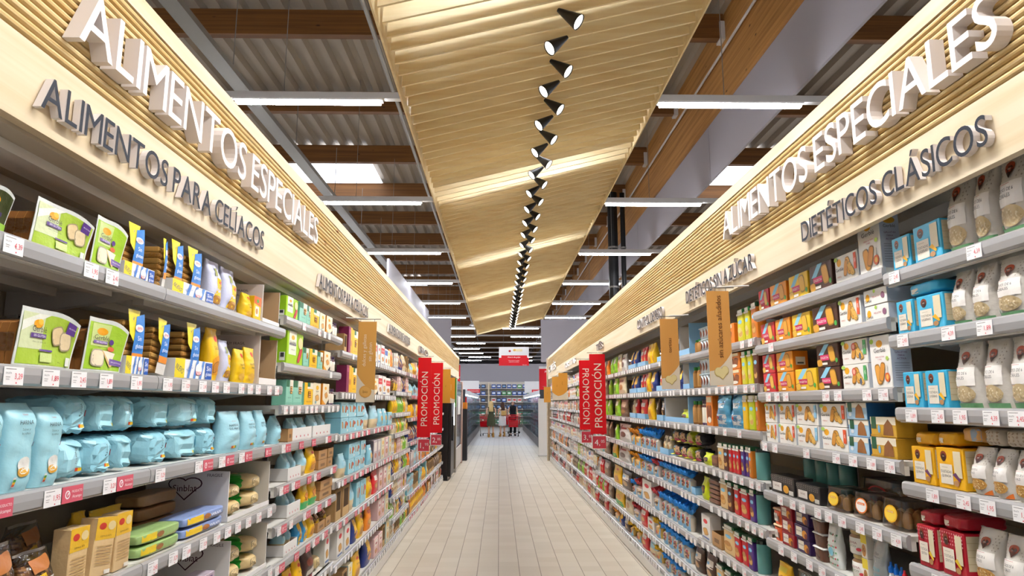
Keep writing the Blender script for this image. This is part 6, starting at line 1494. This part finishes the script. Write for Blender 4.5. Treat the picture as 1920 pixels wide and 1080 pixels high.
hang('category_sign', 'nearer orange twin sign far on the right fascia', GO, 1.2, 13.0, .17, 1.64, 2.14, '#dfa040', [curve(False), txt('galletas', .4, .62, .1, '#a8701f', 9, 90)], arm=1.38)
hang('category_sign', 'farther orange twin sign far on the right fascia', GO, 1.2, 14.4, .2, 1.64, 2.12, '#dfa040', [curve(True), txt('bio', .5, .62, .1, '#a8701f', 9, 90)], arm=1.38)
hang('category_sign', 'orange sign at the far right end beside the wooden post', GO, 1.27, 18.3, .18, 1.6, 2.0, '#dfa040', [txt('cafés', .5, .6, .1, '#a8701f', 9, 90)], arm=1.37)

# ------------------------------------------------------------------ slatted canopy and spotlights
def cz(x): return 3.58 + (x + .663) * .2475
CXL, CXR = -.663, 1.318
cano = empty('slatted_canopy', (0, 0, 0)); tag(cano, 'long suspended canopy of pale wooden slats above the aisle', 'canopy')
sj = random.Random(2); slats = []; rest = MB()
NS = 117
def slat(mb, y, lean, hh):
    a = (CXL + .03, CXR - .03); t = .016
    pts = []
    for x in a:
        z = cz(x)
        pts += [(x, y - t / 2, z), (x, y + t / 2, z), (x, y + t / 2 + lean, z + hh), (x, y - t / 2 + lean, z + hh)]
    mb.add(pts, [(0, 4, 5, 1), (1, 5, 6, 2), (2, 6, 7, 3), (3, 7, 4, 0), (0, 1, 2, 3), (7, 6, 5, 4)], m='slat_ply')
for i in range(-30, NS):
    y = 2.95 + .15 * i; lean = .008 + .024 * sj.random() + .01 * math.sin(i * .55); hh = .15
    if 0 <= i < 99:
        m = MB(); slat(m, y, lean, hh); m.obj('slat', cano)
    else: slat(rest, y, lean, hh)
tag(rest.obj('slat', cano), kind='stuff')
for x in (CXL, CXR):
    m = MB(); y0, y1 = -1.6, 2.95 + .15 * NS; z = cz(x); e = .012 if x < 0 else -.012
    x0, x1 = min(x, x + e), max(x, x + e); m.box(x0, x1, y0, y1, z - .012, z + .2, m='slat_ply'); m.obj('edge_board', cano)
m = MB()
for yy in (0, 4, 8, 12, 16, 20):
    for x in (CXL + .05, CXR - .05): m.tube([(x, yy, cz(x) + .15), (x, yy, 6.4)], .0035, 5, m='galv')
m.obj('suspension_wire', cano)
hb = MB(); hb.lathe([(.012, .155), (.016, .14), (.046, .012), (.049, 0), (.044, 0), (.044, .008)], 18, 0, 0, '#0c0c0d', 'black_paint', False); hbm = hb.mesh('housing', True)
lb = MB(); lb.lathe([(.001, .006), (.045, .006)], 18, 0, 0, '#fff', 'lens_light', False); lbm = lb.mesh('lens')
ld = bpy.data.lights.new('spot_beam', 'SPOT'); ld.energy = 62; ld.spot_size = math.radians(82); ld.spot_blend = .6; ld.color = (1, .985, .96); ld.shadow_soft_size = .045
for i in range(-15, 57):
    y = 3.35 + .3 * i; x = .378; s = 1 if i % 2 else -1; z = cz(x) - .055
    r = empty('spotlight', (x + s * .03, y, z)); tag(r, f'black conical spotlight aimed {"right" if s > 0 else "left"}, {nth(i + 16)} along the canopy', 'spotlight', 'spotlights under the canopy')
    r.rotation_euler = (math.radians(-13), math.radians(-50 * s), 0)
    for nm, me in (('housing', hbm), ('lens', lbm)):
        o = bpy.data.objects.new(nm, me); o.parent = r; o.location = (0, 0, -.06); COL.objects.link(o)
    l = bpy.data.objects.new('spot_beam', ld); l.parent = r; l.location = (0, 0, -.075); COL.objects.link(l)
    l.rotation_euler = (math.radians(13), math.radians(20 if s > 0 else -11), 0)

# ------------------------------------------------------------------ hall: floor, walls, roof
def struct(name, mb): o = mb.obj(name); o['kind'] = 'structure'; return o
HX, HY0, HY1, RZ_ = 15, -7, 76, 6.74
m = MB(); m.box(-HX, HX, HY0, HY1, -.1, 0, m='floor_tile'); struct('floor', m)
for nm, q in (('wall_left', (-HX - .2, -HX, HY0, HY1)), ('wall_right', (HX, HX + .2, HY0, HY1)), ('wall_back', (-HX, HX, HY1, HY1 + .2)), ('wall_front', (-HX, HX, HY0 - .2, HY0))):
    m = MB(); m.box(*q, 0, 8.2, m='wall_grey'); struct(nm, m)
m = MB(); P_ = .28; n = int(2 * HX / P_); pts = []; k = 0
prof = []
for i in range(n):
    x = -HX + i * P_; prof += [(x, RZ_), (x + .1, RZ_), (x + .14, RZ_ + .09), (x + .24, RZ_ + .09)]
prof.append((-HX + n * P_, RZ_)); N = len(prof)
m.add([(x, HY0, z) for x, z in prof] + [(x, HY1, z) for x, z in prof], [(i, i + 1, i + 1 + N, i + N) for i in range(N - 1)], m='deck_steel')
m.box(-HX, HX, HY0, HY1, RZ_ + .1, RZ_ + .2, m='deck_steel'); struct('ceiling', m)
PY = [8.42 + 2.43 * i for i in range(-6, 28)]
for y in PY:
    m = MB(); m.box(-HX, 2.99, y, y + .12, 6.385, RZ_ - .002, m='purlin'); struct('ceiling_beam', m)
    m = MB(); m.box(3.22, HX, y, y + .12, 6.385, RZ_ - .002, m='purlin'); struct('ceiling_beam', m)
    m = MB(); m.box(2.93, 2.997, y - .03, y + .15, 6.36, 6.62, m='trunk_paint'); o = struct('trim_1', m)
for x0, x1 in ((3.0, 3.21),):
    m = MB(); m.box(x0, x1, HY0, HY1, 5.55, RZ_ - .004, m='glulam'); struct('ceiling_beam', m)
for i in range(15):   # grey smoke curtain boards under the beam
    y0 = -6.2 + 5.2 * i; m = MB(); m.box(3.03, 3.06, y0 + .012, y0 + 5.188, 4.72, 5.54, m='panel_grey'); struct('trim_2', m)
def structbox(nm, *q, mt='panel_grey'):
    m = MB(); m.box(*q, m=mt); return struct(nm, m)
structbox('trim_3', -2.24, -2.2, 13.4, 21.2, 3.1, 4.42); structbox('trim_3', -3.2, -1.62, 23.0, 23.04, 2.9, 4.42); structbox('trim_3', 1.36, 3.0, 22.4, 22.44, 2.9, 4.3)
structbox('wall_partition', -12, 12, 46.8, 47.0, 0, 4.22, mt='wall_grey')
# rooflights
W = [(-4.6, -2.78, 13.42, 15.65), (4.55, 6.6, 13.42, 15.65), (3.3, 5.0, 26, 28), (-5, -3.2, 28, 30)]
for i, (a, b, c, d) in enumerate(W):
    m = MB(); m.box(a, b, c, d, 6.715, 6.735, m='sky_pane'); struct(f'window_{i + 1}', m)
# ------------------------------------------------------------------ line lights: trunking rows across the hall with luminaires
RY = [6.29 + 3.4 * i for i in range(-3, 13)]
lj = random.Random(21); LH = 4.48
for k, y in enumerate(RY):
    t = MB(); t.box(-12, 12, y - .035, y + .035, LH + .005, LH + .07, m='trunk_paint')
    for x in (-10, -6, -2.1, 2.2, 6, 10): t.tube([(x, y, LH + .07), (x, y, 6.38)], .004, 5, m='galv')
    o = t.obj('ceiling_light_trunking'); tag(o, f'grey light trunking across the hall, {nth(k + 1)} row counted from behind the viewer', 'trunking', 'light trunking rows')
    xs = [-10.2, -7.6, -4.9, -2.57, -.52, 1.54, 4.6, 7.3, 9.8] if k < 9 else [-10.6 + 2.75 * j + lj.uniform(-.5, .5) for j in range(8)]
    for j, x0 in enumerate(xs):
        x1 = x0 + 1.43
        r = empty('ceiling_strip_light', ((x0 + x1) / 2, y, LH)); tag(r, f'white strip luminaire, {nth(j + 1)} from the left on the {nth(k + 1)} trunking row', 'lamp', 'strip luminaires under the roof')
        L = (x1 - x0) / 2; a = MB(); a.box(-L, L, -.04, .04, -.012, .004, m='white_paint'); a.obj('housing', r)
        b = MB(); b.box(-L + .02, L - .02, -.03, .03, -.04, -.012, m='tube_light'); b.obj('diffuser', r)
# ------------------------------------------------------------------ services under the roof
t = MB(); t.box(-3.2, -3.02, HY0 + .5, 75, 5.29, 5.36, m='galv')
for i in range(20): t.tube([(-3.11, -5 + 2.5 * i, 5.36), (-3.11, -5 + 2.5 * i, 6.38)], .006, 5, m='galv')
tag(t.obj('cable_tray'), 'grey cable tray running the length of the hall above the left fascia', 'cable tray')
t = MB(); t.tube([(-1.56, HY0 + .5, 6.08), (-1.56, 75, 6.08)], .03, 8, m='galv'); tag(t.obj('sprinkler_pipe'), 'thin grey pipe running lengthwise beside the canopy', 'pipe')
t = MB(); t.tube([(2.96, HY0 + .5, 6.2), (2.96, 75, 6.2)], .018, 8, m='trunk_paint'); tag(t.obj('conduit'), 'pale conduit along the face of the long timber beam', 'conduit')
for i, (x, rad, lab) in enumerate(((2.55, .11, 'thick black downpipe beside the long timber beam'), (2.78, .055, 'thin black downpipe beside the thick one'))):
    t = MB(); t.tube([(x, 15.0, 0), (x, 15.0, 6.3)], rad, 14, m='black_paint')
    for z in (3.2, 4.1, 5.0): t.lathe([(rad + .012, z), (rad + .012, z + .04)], 14, x, 15.0, m='galv')
    tag(t.obj('downpipe', smooth=False), lab, 'pipe')
t = MB(); t.tube([(-.75, 26, 6.38), (-.75, 26, 4.7)], .19, 14, m='trunk_paint'); t.tube([(-.75, 26, 4.7), (-.75, 26, 4.5)], [.19, .42], 14, m='trunk_paint'); tag(t.obj('ceiling_air_diffuser'), 'pale round air duct hanging beyond the far end of the canopy', 'duct')

# ------------------------------------------------------------------ far end of the shop
def totem(name, label, x0, x1, y0, y1, z1, mt, cat, parts=()):
    r = empty(name, ((x0 + x1) / 2, (y0 + y1) / 2, 0)); tag(r, label, cat)
    cx, cy = (x0 + x1) / 2, (y0 + y1) / 2
    for nm, q, m_, c in parts:
        m = MB(); m.box(q[0] - cx, q[1] - cx, q[2] - cy, q[3] - cy, q[4], q[5], c, m_, .006); m.obj(nm, r)
    return r
totem('display_cooler', 'tall black display cooler standing at the end of the left shelving', -1.62, -1.0, 14.6, 15.3, 2.02, None, 'cooler',
      [('body', (-1.62, -1.06, 14.6, 15.6, 0, 2.0), 'black_soft', '#111'), ('door_panel', (-1.058, -1.0, 14.62, 15.58, .08, 1.98), 'black_soft', '#111'), ('light_strip', (-.999, -.994, 15.5, 15.53, 1.1, 1.75), 'cooler_lit', '#fff'), ('handle', (-.998, -.97, 14.75, 14.78, .8, 1.3), 'black_paint', '#111')])
totem('glass_cabinet', 'grey-framed glass cabinet with green header beyond the black cooler', -1.5, -1.0, 16.2, 19.2, 2.2, None, 'cabinet',
      [('body', (-1.55, -1.06, 16.3, 19.1, 0, 2.15), 'matte', '#55575c'), ('side_panel', (-1.5, -1.0, 16.15, 16.28, .1, 1.5), 'matte', '#6f6658'), ('header', (-1.5, -1.0, 16.15, 16.28, 1.5, 2.15), 'card', '#4a8a2c'), ('frame', (-1.055, -1.0, 16.3, 16.5, .0, 2.15), 'card', '#b5b1ac'), ('glass_pane', (-1.054, -1.02, 16.5, 18.8, .55, 2.1), 'gloss', '#5d6670'), ('poster', (-1.018, -1.012, 17.1, 18.1, 1.3, 1.75), 'card', '#e6e4e2'), ('drawer', (-1.054, -1.01, 16.5, 18.8, .05, .5), 'card', '#cfcac4'), ('end_frame', (-1.055, -1.0, 18.85, 19.1, 0, 2.15), 'card', '#c9a89a')])
totem('floor_display', 'dark grey floor display with orange top beyond the glass cabinet', -1.12, -.9, 19.6, 20.0, 1.8, None, 'display',
      [('body', (-1.16, -.9, 19.6, 20.0, 0, 1.42), 'matte', '#3a3a3e'), ('orange_tray', (-1.15, -.91, 19.62, 19.98, 1.42, 1.6), 'card', '#e8902a'), ('red_flap', (-1.14, -1.1, 19.63, 19.66, 1.6, 1.75), 'card', '#d82a2c'), ('red_flap', (-.96, -.92, 19.63, 19.66, 1.6, 1.75), 'card', '#d82a2c')])
totem('end_post', 'pale wooden post closing the far end of the right shelving', 1.36, 1.42, 19.4, 19.5, 2.84, None, 'post', [('post_board', (1.36, 2.0, 19.64, 19.7, 0, 2.84), 'birch', '#fff'), ('post_edge', (1.345, 1.39, 19.6, 19.64, 0, 2.84), 'birch', '#fff')])
t = totem('advert_totem', 'white advert totem standing past the right shelving end', 1.1, 1.3, 21.3, 21.5, 1.5, None, 'totem', [('panel', (1.2, 1.48, 21.3, 21.36, 0, 1.72), 'card', '#eceae8'), ('foot', (1.18, 1.5, 21.22, 21.44, 0, .03), 'card', '#d8d6d4')])
# red promotion boards hanging past the ends
def board(label, x, y, w, z0, z1, art, col='#f3f1ef'):
    r = empty('hanging_board', (x, y, 0)); tag(r, label, 'sign', 'hanging red boards'); h = z1 - z0
    m = MB(); m.box(-w / 2, w / 2, 0, .02, z0, z1, col, 'card'); draw(m, lambda u, v, k: (-w / 2 + w * u, -.001 * k, z0 + h * v), w, h, art); m.obj('sign_panel', r)
    m = MB()
    for s in (-.35, .35): m.tube([(s * w, .01, z1), (s * w, .01, 6.4)], .004, 5, m='galv')
    m.obj('suspension_wire', r)
board('white and red board about electronics-style offers hanging mid-aisle', .53, 25, 1.09, 2.92, 3.6, [('r', 0, 0, 1, .42, RED), ('r', .08, .42, .94, .55, RED), ('e', .36, .78, .04, .06, '#b8242c'), ('e', .52, .83, .05, .06, '#e8b84a'), ('r', .56, .76, .78, .88, '#f0dfae'), txt('Ahorra de golpe', .5, .46, .075, '#fff', .56), txt('Descuentos en la segunda', .5, .27, .04, '#fff', .5), txt('unidad de los productos', .5, .2, .04, '#fff', .54), txt('Alcampo', .86, .05, .05, '#fff', .2)])
SC.objects['hanging_board']['label'] = 'white-topped red offer board hanging mid-aisle before the back wall'
board('red board half hidden behind the right wooden post', 2.05, 26, 1.1, 2.05, 2.95, [('r', 0, 0, 1, .9, RED), txt('PROMOCIÓN', .5, .78, .09, '#fff', .7), txt('OFERTA', .5, .4, .1, '#fff', .6)])
board('narrow red board beside the left fascia end', -1.72, 26, .5, 2.1, 3.0, [('r', 0, .5, 1, 1, RED), ('r', 0, 0, 1, .48, RED), txt('2', .7, .7, .12, '#fff', .3), txt('50%', .7, .25, .1, '#fff', .3)])
# upright freezers on both sides of the far aisle
fj = random.Random(8)
FC = ['#d8dce2', '#c8ccd4', '#e2a8b4', '#d89aa8', '#b8c8d8', '#e8e4e0', '#a8c8b8']
fproto = {}
for q in range(4):
    mb = MB(); mb.box(-.13, .13, 0, .2, 0, .2, FC[q], 'card', .004); draw(mb, lambda u, v, k: (-.13 + .26 * u, -.001 * k, .2 * v), .26, .2, [('r', .1, .5, .9, .85, '#f0eeee'), ('e', .5, .28, .25, .18, ['#c84a5a', '#4a8ac0', '#d8a03a', '#5aa070'][q])]); fproto[q] = mb.mesh('frozen_food_carton')
for sd, X, s, y0, n in (('left', -1.2, 1, 24.0, 7), ('right', 1.46, -1, 24.6, 7)):
    for i in range(n):
        y = y0 + i * 2.5; r = empty('upright_freezer', (X, y, 0)); tag(r, f'{nth(i + 1)} glass-door freezer from the near end of the far {sd} row', 'freezer', f'{sd} row of freezers')
        def bx(nm, a, b, *q, c='#fff', m='card'):
            k = MB(); k.box(min(s * a, s * b), max(s * a, s * b), *q, c, m); return k.obj(nm, r)
        bx('body', -.85, -.8, 0, 2.48, 0, 2.05, c='#c9ccd2'); bx('light_strip', -.12, -.08, .05, 2.43, 1.87, 1.89, m='cooler_lit'); bx('header', -.8, .0, 0, 2.48, 1.9, 2.05, c='#e4e4e6'); bx('plinth', -.8, .04, 0, 2.48, 0, .3, c='#5d5756')
        if i == 0: bx('end_panel', -.8, .03, -.03, -.002, 0, 2.05, c='#3c3d42')
        for j in range(3): bx('glass_door', .0, .012, .02 + .82 * j, .8 + .82 * j, .32, 1.88, m='glass')
        for j in range(3): bx('door_frame', .0, .013, .8 + .82 * j, .84 + .82 * j if j < 2 else 2.47, .3, 1.9, c='#8a8d94')
        for z in (.6, .95, 1.3, 1.6): bx('shelf', -.75, -.05, .02, 2.46, z - .02, z, c='#dfe2e6')
        if i < 4:
            c_ = 0
            for z in (.301, .601, .951, 1.301, 1.601):
                for j in range(6):
                    o = bpy.data.objects.new('frozen_food_carton', fproto[fj.randrange(4)]); COL.objects.link(o); o.location = (X - s * .1, y + .22 + .4 * j, z); o.rotation_euler = (0, 0, s * PI / 2)
                    tag(o, f'frozen food carton, {nth(j + 1)} along the {nth(5 - [.301, .601, .951, 1.301, 1.601].index(z))} level down, {nth(i + 1)} {sd} freezer', 'box', 'frozen food cartons')
    r = empty('promotion_topper', (X - s * .2, y0 + 8.5, 2.06)); tag(r, f'white topper with red promotion card on the {sd} freezers', 'sign', 'freezer toppers')
    k = MB(); k.box(-.45, .45, 0, .05, 0, .55, '#eeecec', 'card', .01); k.obj('white_board', r)
    k = MB(); k.box(-.1, .5, -.03, -.015, -.0, .16, '#d8202c', 'card'); draw(k, lambda u, v, q: (-.1 + .6 * u, -.03 - .001 * q, .16 * v), .6, .16, [txt('PROMOCIÓN', .5, .5, .4, '#fff', .8)]); k.obj('red_card', r)
# back wall shelving
r = empty('wall_shelving', (0.2, 46.3, 0)); tag(r, 'wide shelving with wooden frame against the back wall', 'shelving')
k = MB(); k.box(-2.2, 2.2, .35, .4, 0, 3.0, '#d8cfc4', 'card'); k.obj('back_panel', r)
for x in (-2.2, -.95, 2.05):
    k = MB(); k.box(x, x + .1, -.25, .35, 0, 2.9, m='birch'); k.obj('upright', r)
BZ = [.25, .75, 1.2, 1.65, 2.1, 2.55]
for z in BZ:
    k = MB(); k.box(-2.2, 2.2, -.2, .35, z - .04, z, '#d6cdc6', 'card'); k.obj('shelf', r)
bp = []
for c, c2 in (('#2a4f9a', '#dfe6f0'), ('#2f8a4a', '#e6f0e2'), ('#e8e4de', '#c83a3a'), ('#1d2f5a', '#8ab0d8'), ('#e0a03a', '#f4ead8'), ('#157a5a', '#e8f0ea')):
    mb = MB(); mb.box(-.14, .14, 0, .2, 0, .26, c, 'card', .006); draw(mb, lambda u, v, q: (-.14 + .28 * u, -.001 * q, .26 * v), .28, .26, [('r', .15, .35, .85, .75, c2)]); bp.append(mb.mesh('household_carton'))
for a, z in enumerate(BZ):
    for j in range(12):
        x = -1.95 + j * .345
        if abs(x + .9) < .2: continue
        pal = [[1, 5, 1], [1, 5, 5], [3, 3, 0], [2, 3, 0], [0, 1, 0], [0, 1, 3]][a]
        o = bpy.data.objects.new('household_carton', bp[pal[fj.randrange(3)]]); COL.objects.link(o); o.location = (.2 + x, 46.12, z + .001)
        tag(o, f'household carton, {nth(j + 1)} from the left on the {nth(6 - a)} back wall shelf down', 'box', 'cartons on the back wall')

# ------------------------------------------------------------------ shoppers
mat('skin', '#d9a98c', .6, .3); mat('cloth_olive', '#4a4a34', .8, .2); mat('cloth_white', '#e6e2de', .8, .2); mat('cloth_black', '#1c1c20', .8, .2); mat('hair_blonde', '#cfae74', .6, .3); mat('hair_brown', '#4a2c1c', .6, .3); mat('hair_grey', '#b9b5b2', .6, .3); mat('tan_bag', '#c9a060', .7, .2); mat('boot', '#b98a4a', .7, .2)
def skin(name, joints, edges, m, parent, sub=2):
    me = bpy.data.meshes.new(name); me.from_pydata([j[:3] for j in joints], edges, []); me.materials.append(MATS[m])
    o = bpy.data.objects.new(name, me); COL.objects.link(o); o.parent = parent
    md = o.modifiers.new('Skin', 'SKIN'); md.use_smooth_shade = True
    for i, j in enumerate(joints):
        v = me.skin_vertices[0].data[i]; v.radius = (j[3], j[4] if len(j) > 4 else j[3]); v.use_root = (i == 0)
    o.modifiers.new('Sub', 'SUBSURF').levels = sub; o.modifiers['Sub'].render_levels = sub
    return o
def person(loc, rz, H, label, dress, hair, hairlen, armf, legs_bare=True, skirt=.52, bag=False):
    r = empty('person', loc, rz); tag(r, label, 'person', 'shoppers'); k = H / 1.65; r.scale = (k, k, k)
    J = [(0, 0, .9, .12, .09), (0, 0, 1.08, .1, .075), (0, .01, 1.28, .13, .085), (0, .01, 1.4, .045, .045), (0, 0, 1.49, .06, .07), (0, -.005, 1.57, .078, .09), (0, 0, 1.63, .045, .05),
         (-.09, 0, .84, .08), (-.095, -.015, .47, .052), (-.1, .01, .09, .035), (-.1, -.14, .03, .03), (.09, 0, .84, .08), (.1, .02, .47, .052), (.105, .03, .09, .035), (.11, -.12, .03, .03),
         (-.17, .01, 1.34, .045), (-.22, .02 - armf * .05, 1.08, .036), (-.2, -armf * .26, .96 + .02 * armf, .028), (.17, .01, 1.34, .045), (.22, .02 - armf * .05, 1.08, .036), (.2, -armf * .26, .96 + .02 * armf, .028)]
    E = [(0, 1), (1, 2), (2, 3), (3, 4), (4, 5), (5, 6), (0, 7), (7, 8), (8, 9), (9, 10), (0, 11), (11, 12), (12, 13), (13, 14), (2, 15), (15, 16), (16, 17), (2, 18), (18, 19), (19, 20)]
    n = len(J)
    for s, w in ((-1, 17), (1, 20)):
        wx, wy, wz = J[w][:3]; b = len(J); J.append((wx, wy - .05, wz - .02, .03, .018)); E.append((w, b))
        for f in range(4):
            c = len(J); x = wx + (f - 1.5) * .017; L = (.05, .06, .058, .045)[f]
            J.append((x, wy - .09, wz - .03, .008)); J.append((x, wy - .09 - L * .7, wz - .05, .0075)); E += [(b, c), (c, c + 1)]
        c = len(J); J.append((wx - s * .04, wy - .05, wz - .03, .009)); J.append((wx - s * .05, wy - .085, wz - .045, .008)); E += [(b, c), (c, c + 1)]
    skin('body', J, E, 'skin', r)
    # face
    f = MB()
    for s in (-1, 1): f.lathe([(.001, -.006), (.009, 0), (.001, .006)], 8, s * .03, -.088, '#2a2220', 'matte')
    for v in range(len(f.v)): x, y, z = f.v[v]; f.v[v] = (x, y, z + 1.57)
    f.box(-.01, .01, -.105, -.08, 1.53, 1.56, '#d0a084', 'matte', .004); f.box(-.022, .022, -.088, -.078, 1.5, 1.508, '#a5584e', 'matte'); f.obj('face_features', r)
    g = MB()
    pr = [(.205, skirt), (.19, .75), (.165, .95), (.125, 1.1), (.155, 1.28), (.175, 1.37), (.07, 1.44)]
    if not legs_bare: pr = [(.17, .86), (.155, .98), (.14, 1.1), (.165, 1.28), (.18, 1.37), (.07, 1.44)]
    g.grid(lambda u, v: (lambda t: (t[0] * math.cos(2 * PI * u) * (1 + .03 * math.sin(u * 44) * (1 - v)), t[0] * .72 * math.sin(2 * PI * u) * (1 + .03 * math.cos(u * 38) * (1 - v)), t[1]))(pr[min(len(pr) - 1, int(round(v * (len(pr) - 1))))]), 24, len(pr) - 1, '#fff', dress, True); g.obj('dress' if legs_bare else 'top', r, True)
    if not legs_bare:
        skin('trousers', [(0, 0, .9, .15, .115), (-.09, 0, .84, .1), (-.097, -.015, .47, .075), (-.1, .01, .1, .06), (.09, 0, .84, .1), (.1, .02, .47, .075), (.105, .03, .1, .06)], [(0, 1), (1, 2), (2, 3), (0, 4), (4, 5), (5, 6)], 'cloth_black', r)
    hm = MB()
    def hf(u, v):
        a = 2 * PI * u; z = 1.68 - v * hairlen; back = .5 + .5 * math.sin(a)
        q = min(1, math.sqrt(v * hairlen / .09)) if v * hairlen < .09 else 1
        rad = q * (.095 + .02 * min(1, v * hairlen / .3))
        y = rad * math.sin(a) * 1.12 + .012
        if v * hairlen > .1 and y < -.02: z = max(z, 1.6 + .02 * math.cos(a)); y = max(y, -.085)
        return (rad * math.cos(a), y + (.02 if v > .5 else 0), z)
    hm.grid(hf, 22, 12, '#fff', hair, True); hm.obj('hair', r, True)
    sh = MB()
    for s, y in ((-.1, -.05), (.105, -.03)):
        sh.lathe([(.05, 0), (.055, .02), (.05, .2 if legs_bare else .06), (.04, .22 if legs_bare else .08)], 10, s, .01, '#fff', 'boot' if legs_bare else 'cloth_black'); sh.box(s - .045, s + .045, y - .13, .04, 0, .06, '#fff', 'boot' if legs_bare else 'cloth_black', .015)
    sh.obj('shoes', r)
    if bag:
        b = MB(); b.box(-.12, .12, .14, .22, 1.0, 1.24, '#fff', 'tan_bag', .03); b.tube([(-.15, .02, 1.38), (-.1, .16, 1.24), (.1, .16, 1.2), (.16, .0, 1.37)], .012, 6, m='tan_bag'); b.obj('shoulder_bag', r)
    return r
person((-.38, 32.9, 0), PI, 1.66, 'shopper with long blonde hair in an olive dress, seen from behind', 'cloth_olive', 'hair_blonde', .5, .5)
person((.16, 33.6, 0), PI + .3, 1.62, 'shopper with long brown hair in a white dress with tan shoulder bag', 'cloth_white', 'hair_brown', .42, .4, bag=True)
person((.68, 34.6, 0), .1, 1.7, 'grey-haired shopper in a dark top facing the red trolley', 'cloth_black', 'hair_grey', .16, 1.0, legs_bare=False)
def trolley(x, y, rz, label):
    r = empty('shopping_trolley', (x, y, 0), rz); tag(r, label, 'trolley', 'red shopping trolleys')
    b = MB(); z0, z1 = .48, .95
    def side(p, q, r2, s2):
        for i in range(9):
            t = i / 8; a = [p[k] + (q[k] - p[k]) * t for k in range(3)]; c = [s2[k] + (r2[k] - s2[k]) * t for k in range(3)]; b.tube([a, c], .006, 5, '#d3121f', 'gloss')
        for j in range(6):
            t = j / 5; a = [p[k] + (s2[k] - p[k]) * t for k in range(3)]; c = [q[k] + (r2[k] - q[k]) * t for k in range(3)]; b.tube([a, c], .009, 5, '#d3121f', 'gloss')
    A = [(-.2, -.35, z0), (.2, -.35, z0), (.24, .35, z0 - .02), (-.24, .35, z0 - .02)]; T = [(-.24, -.42, z1), (.24, -.42, z1), (.28, .4, z1), (-.28, .4, z1)]
    for i in range(4): side(A[i], A[(i + 1) % 4], T[(i + 1) % 4], T[i])
    b.quad(A[0], A[1], A[2], A[3], '#c8101c', 'gloss')
    for i in range(4): b.quad(*[tuple(Vector(p) * .985 + Vector((0, 0, .01))) for p in (A[i], A[(i + 1) % 4], (Vector(A[(i + 1) % 4]) + Vector(T[(i + 1) % 4])) / 2, (Vector(A[i]) + Vector(T[i])) / 2)], '#c8101c', 'gloss')
    b.obj('basket', r)
    f = MB()
    for s in (-.22, .22): f.tube([(s, -.36, .12), (s, .3, .12), (s * 1.1, .44, .5), (s * 1.15, .5, 1.02)], .013, 6, m='galv')
    f.tube([(-.22, -.36, .12), (.22, -.36, .12)], .013, 6, m='galv'); f.obj('frame', r)
    h = MB(); h.tube([(-.26, .5, 1.02), (.26, .5, 1.02)], .018, 8, '#d3121f', 'gloss'); h.obj('handle', r)
    for s in (-.22, .22):
        for yy in (-.34, .32):
            w = MB(); w.tube([(s - .015, yy, .06), (s + .015, yy, .06)], .06, 12, m='black_paint'); w.tube([(s, yy, .06), (s, yy, .13)], .01, 5, m='galv'); w.obj('wheel', r)
trolley(-.62, 34.05, PI * .95, 'red trolley held by the blonde shopper in olive dress')
trolley(.7, 33.7, PI - .05, 'red trolley in front of the grey-haired shopper')
trolley(.66, 36.9, -1.0, 'red trolley parked askew behind the grey-haired shopper')

# ------------------------------------------------------------------ drop the unused originals
for o in list(bpy.data.objects):
    if not o.users_scene: bpy.data.objects.remove(o)

# ------------------------------------------------------------------ light, camera, view
w = bpy.data.worlds.new('World'); SC.world = w; w.use_nodes = True
w.node_tree.nodes['Background'].inputs['Color'].default_value = (.8, .87, 1, 1); w.node_tree.nodes['Background'].inputs['Strength'].default_value = .4
F = 1285.0; pit = math.atan(216 / F); yaw = math.atan(24 / math.hypot(F, 216)); Hc = 1.6 * math.cos(pit)
cd = bpy.data.cameras.new('camera'); cam = bpy.data.objects.new('camera', cd); COL.objects.link(cam)
cd.sensor_width = 36; cd.lens = F * 36 / 1920; cd.clip_end = 200
fw = Vector((math.sin(yaw) * math.cos(pit), math.cos(yaw) * math.cos(pit), math.sin(pit))); rt = Vector((math.cos(yaw), -math.sin(yaw), 0)); upv = rt.cross(fw)
cam.matrix_world = Matrix(((rt.x, upv.x, -fw.x, 0), (rt.y, upv.y, -fw.y, 0), (rt.z, upv.z, -fw.z, Hc), (0, 0, 0, 1)))
SC.camera = cam
vs = SC.view_settings; vs.view_transform = 'Standard'; vs.look = 'None'; vs.gamma = 1; vs.use_curve_mapping = False; vs.exposure = .14
SC.cycles.use_denoising = True
try: SC.cycles.denoiser = 'OPENIMAGEDENOISE'
except Exception: pass
SC.cycles.max_bounces = 8; SC.cycles.diffuse_bounces = 4; SC.cycles.glossy_bounces = 3; SC.cycles.transparent_max_bounces = 16; SC.cycles.sample_clamp_indirect = 6; SC.cycles.caustics_reflective = False; SC.cycles.caustics_refractive = False
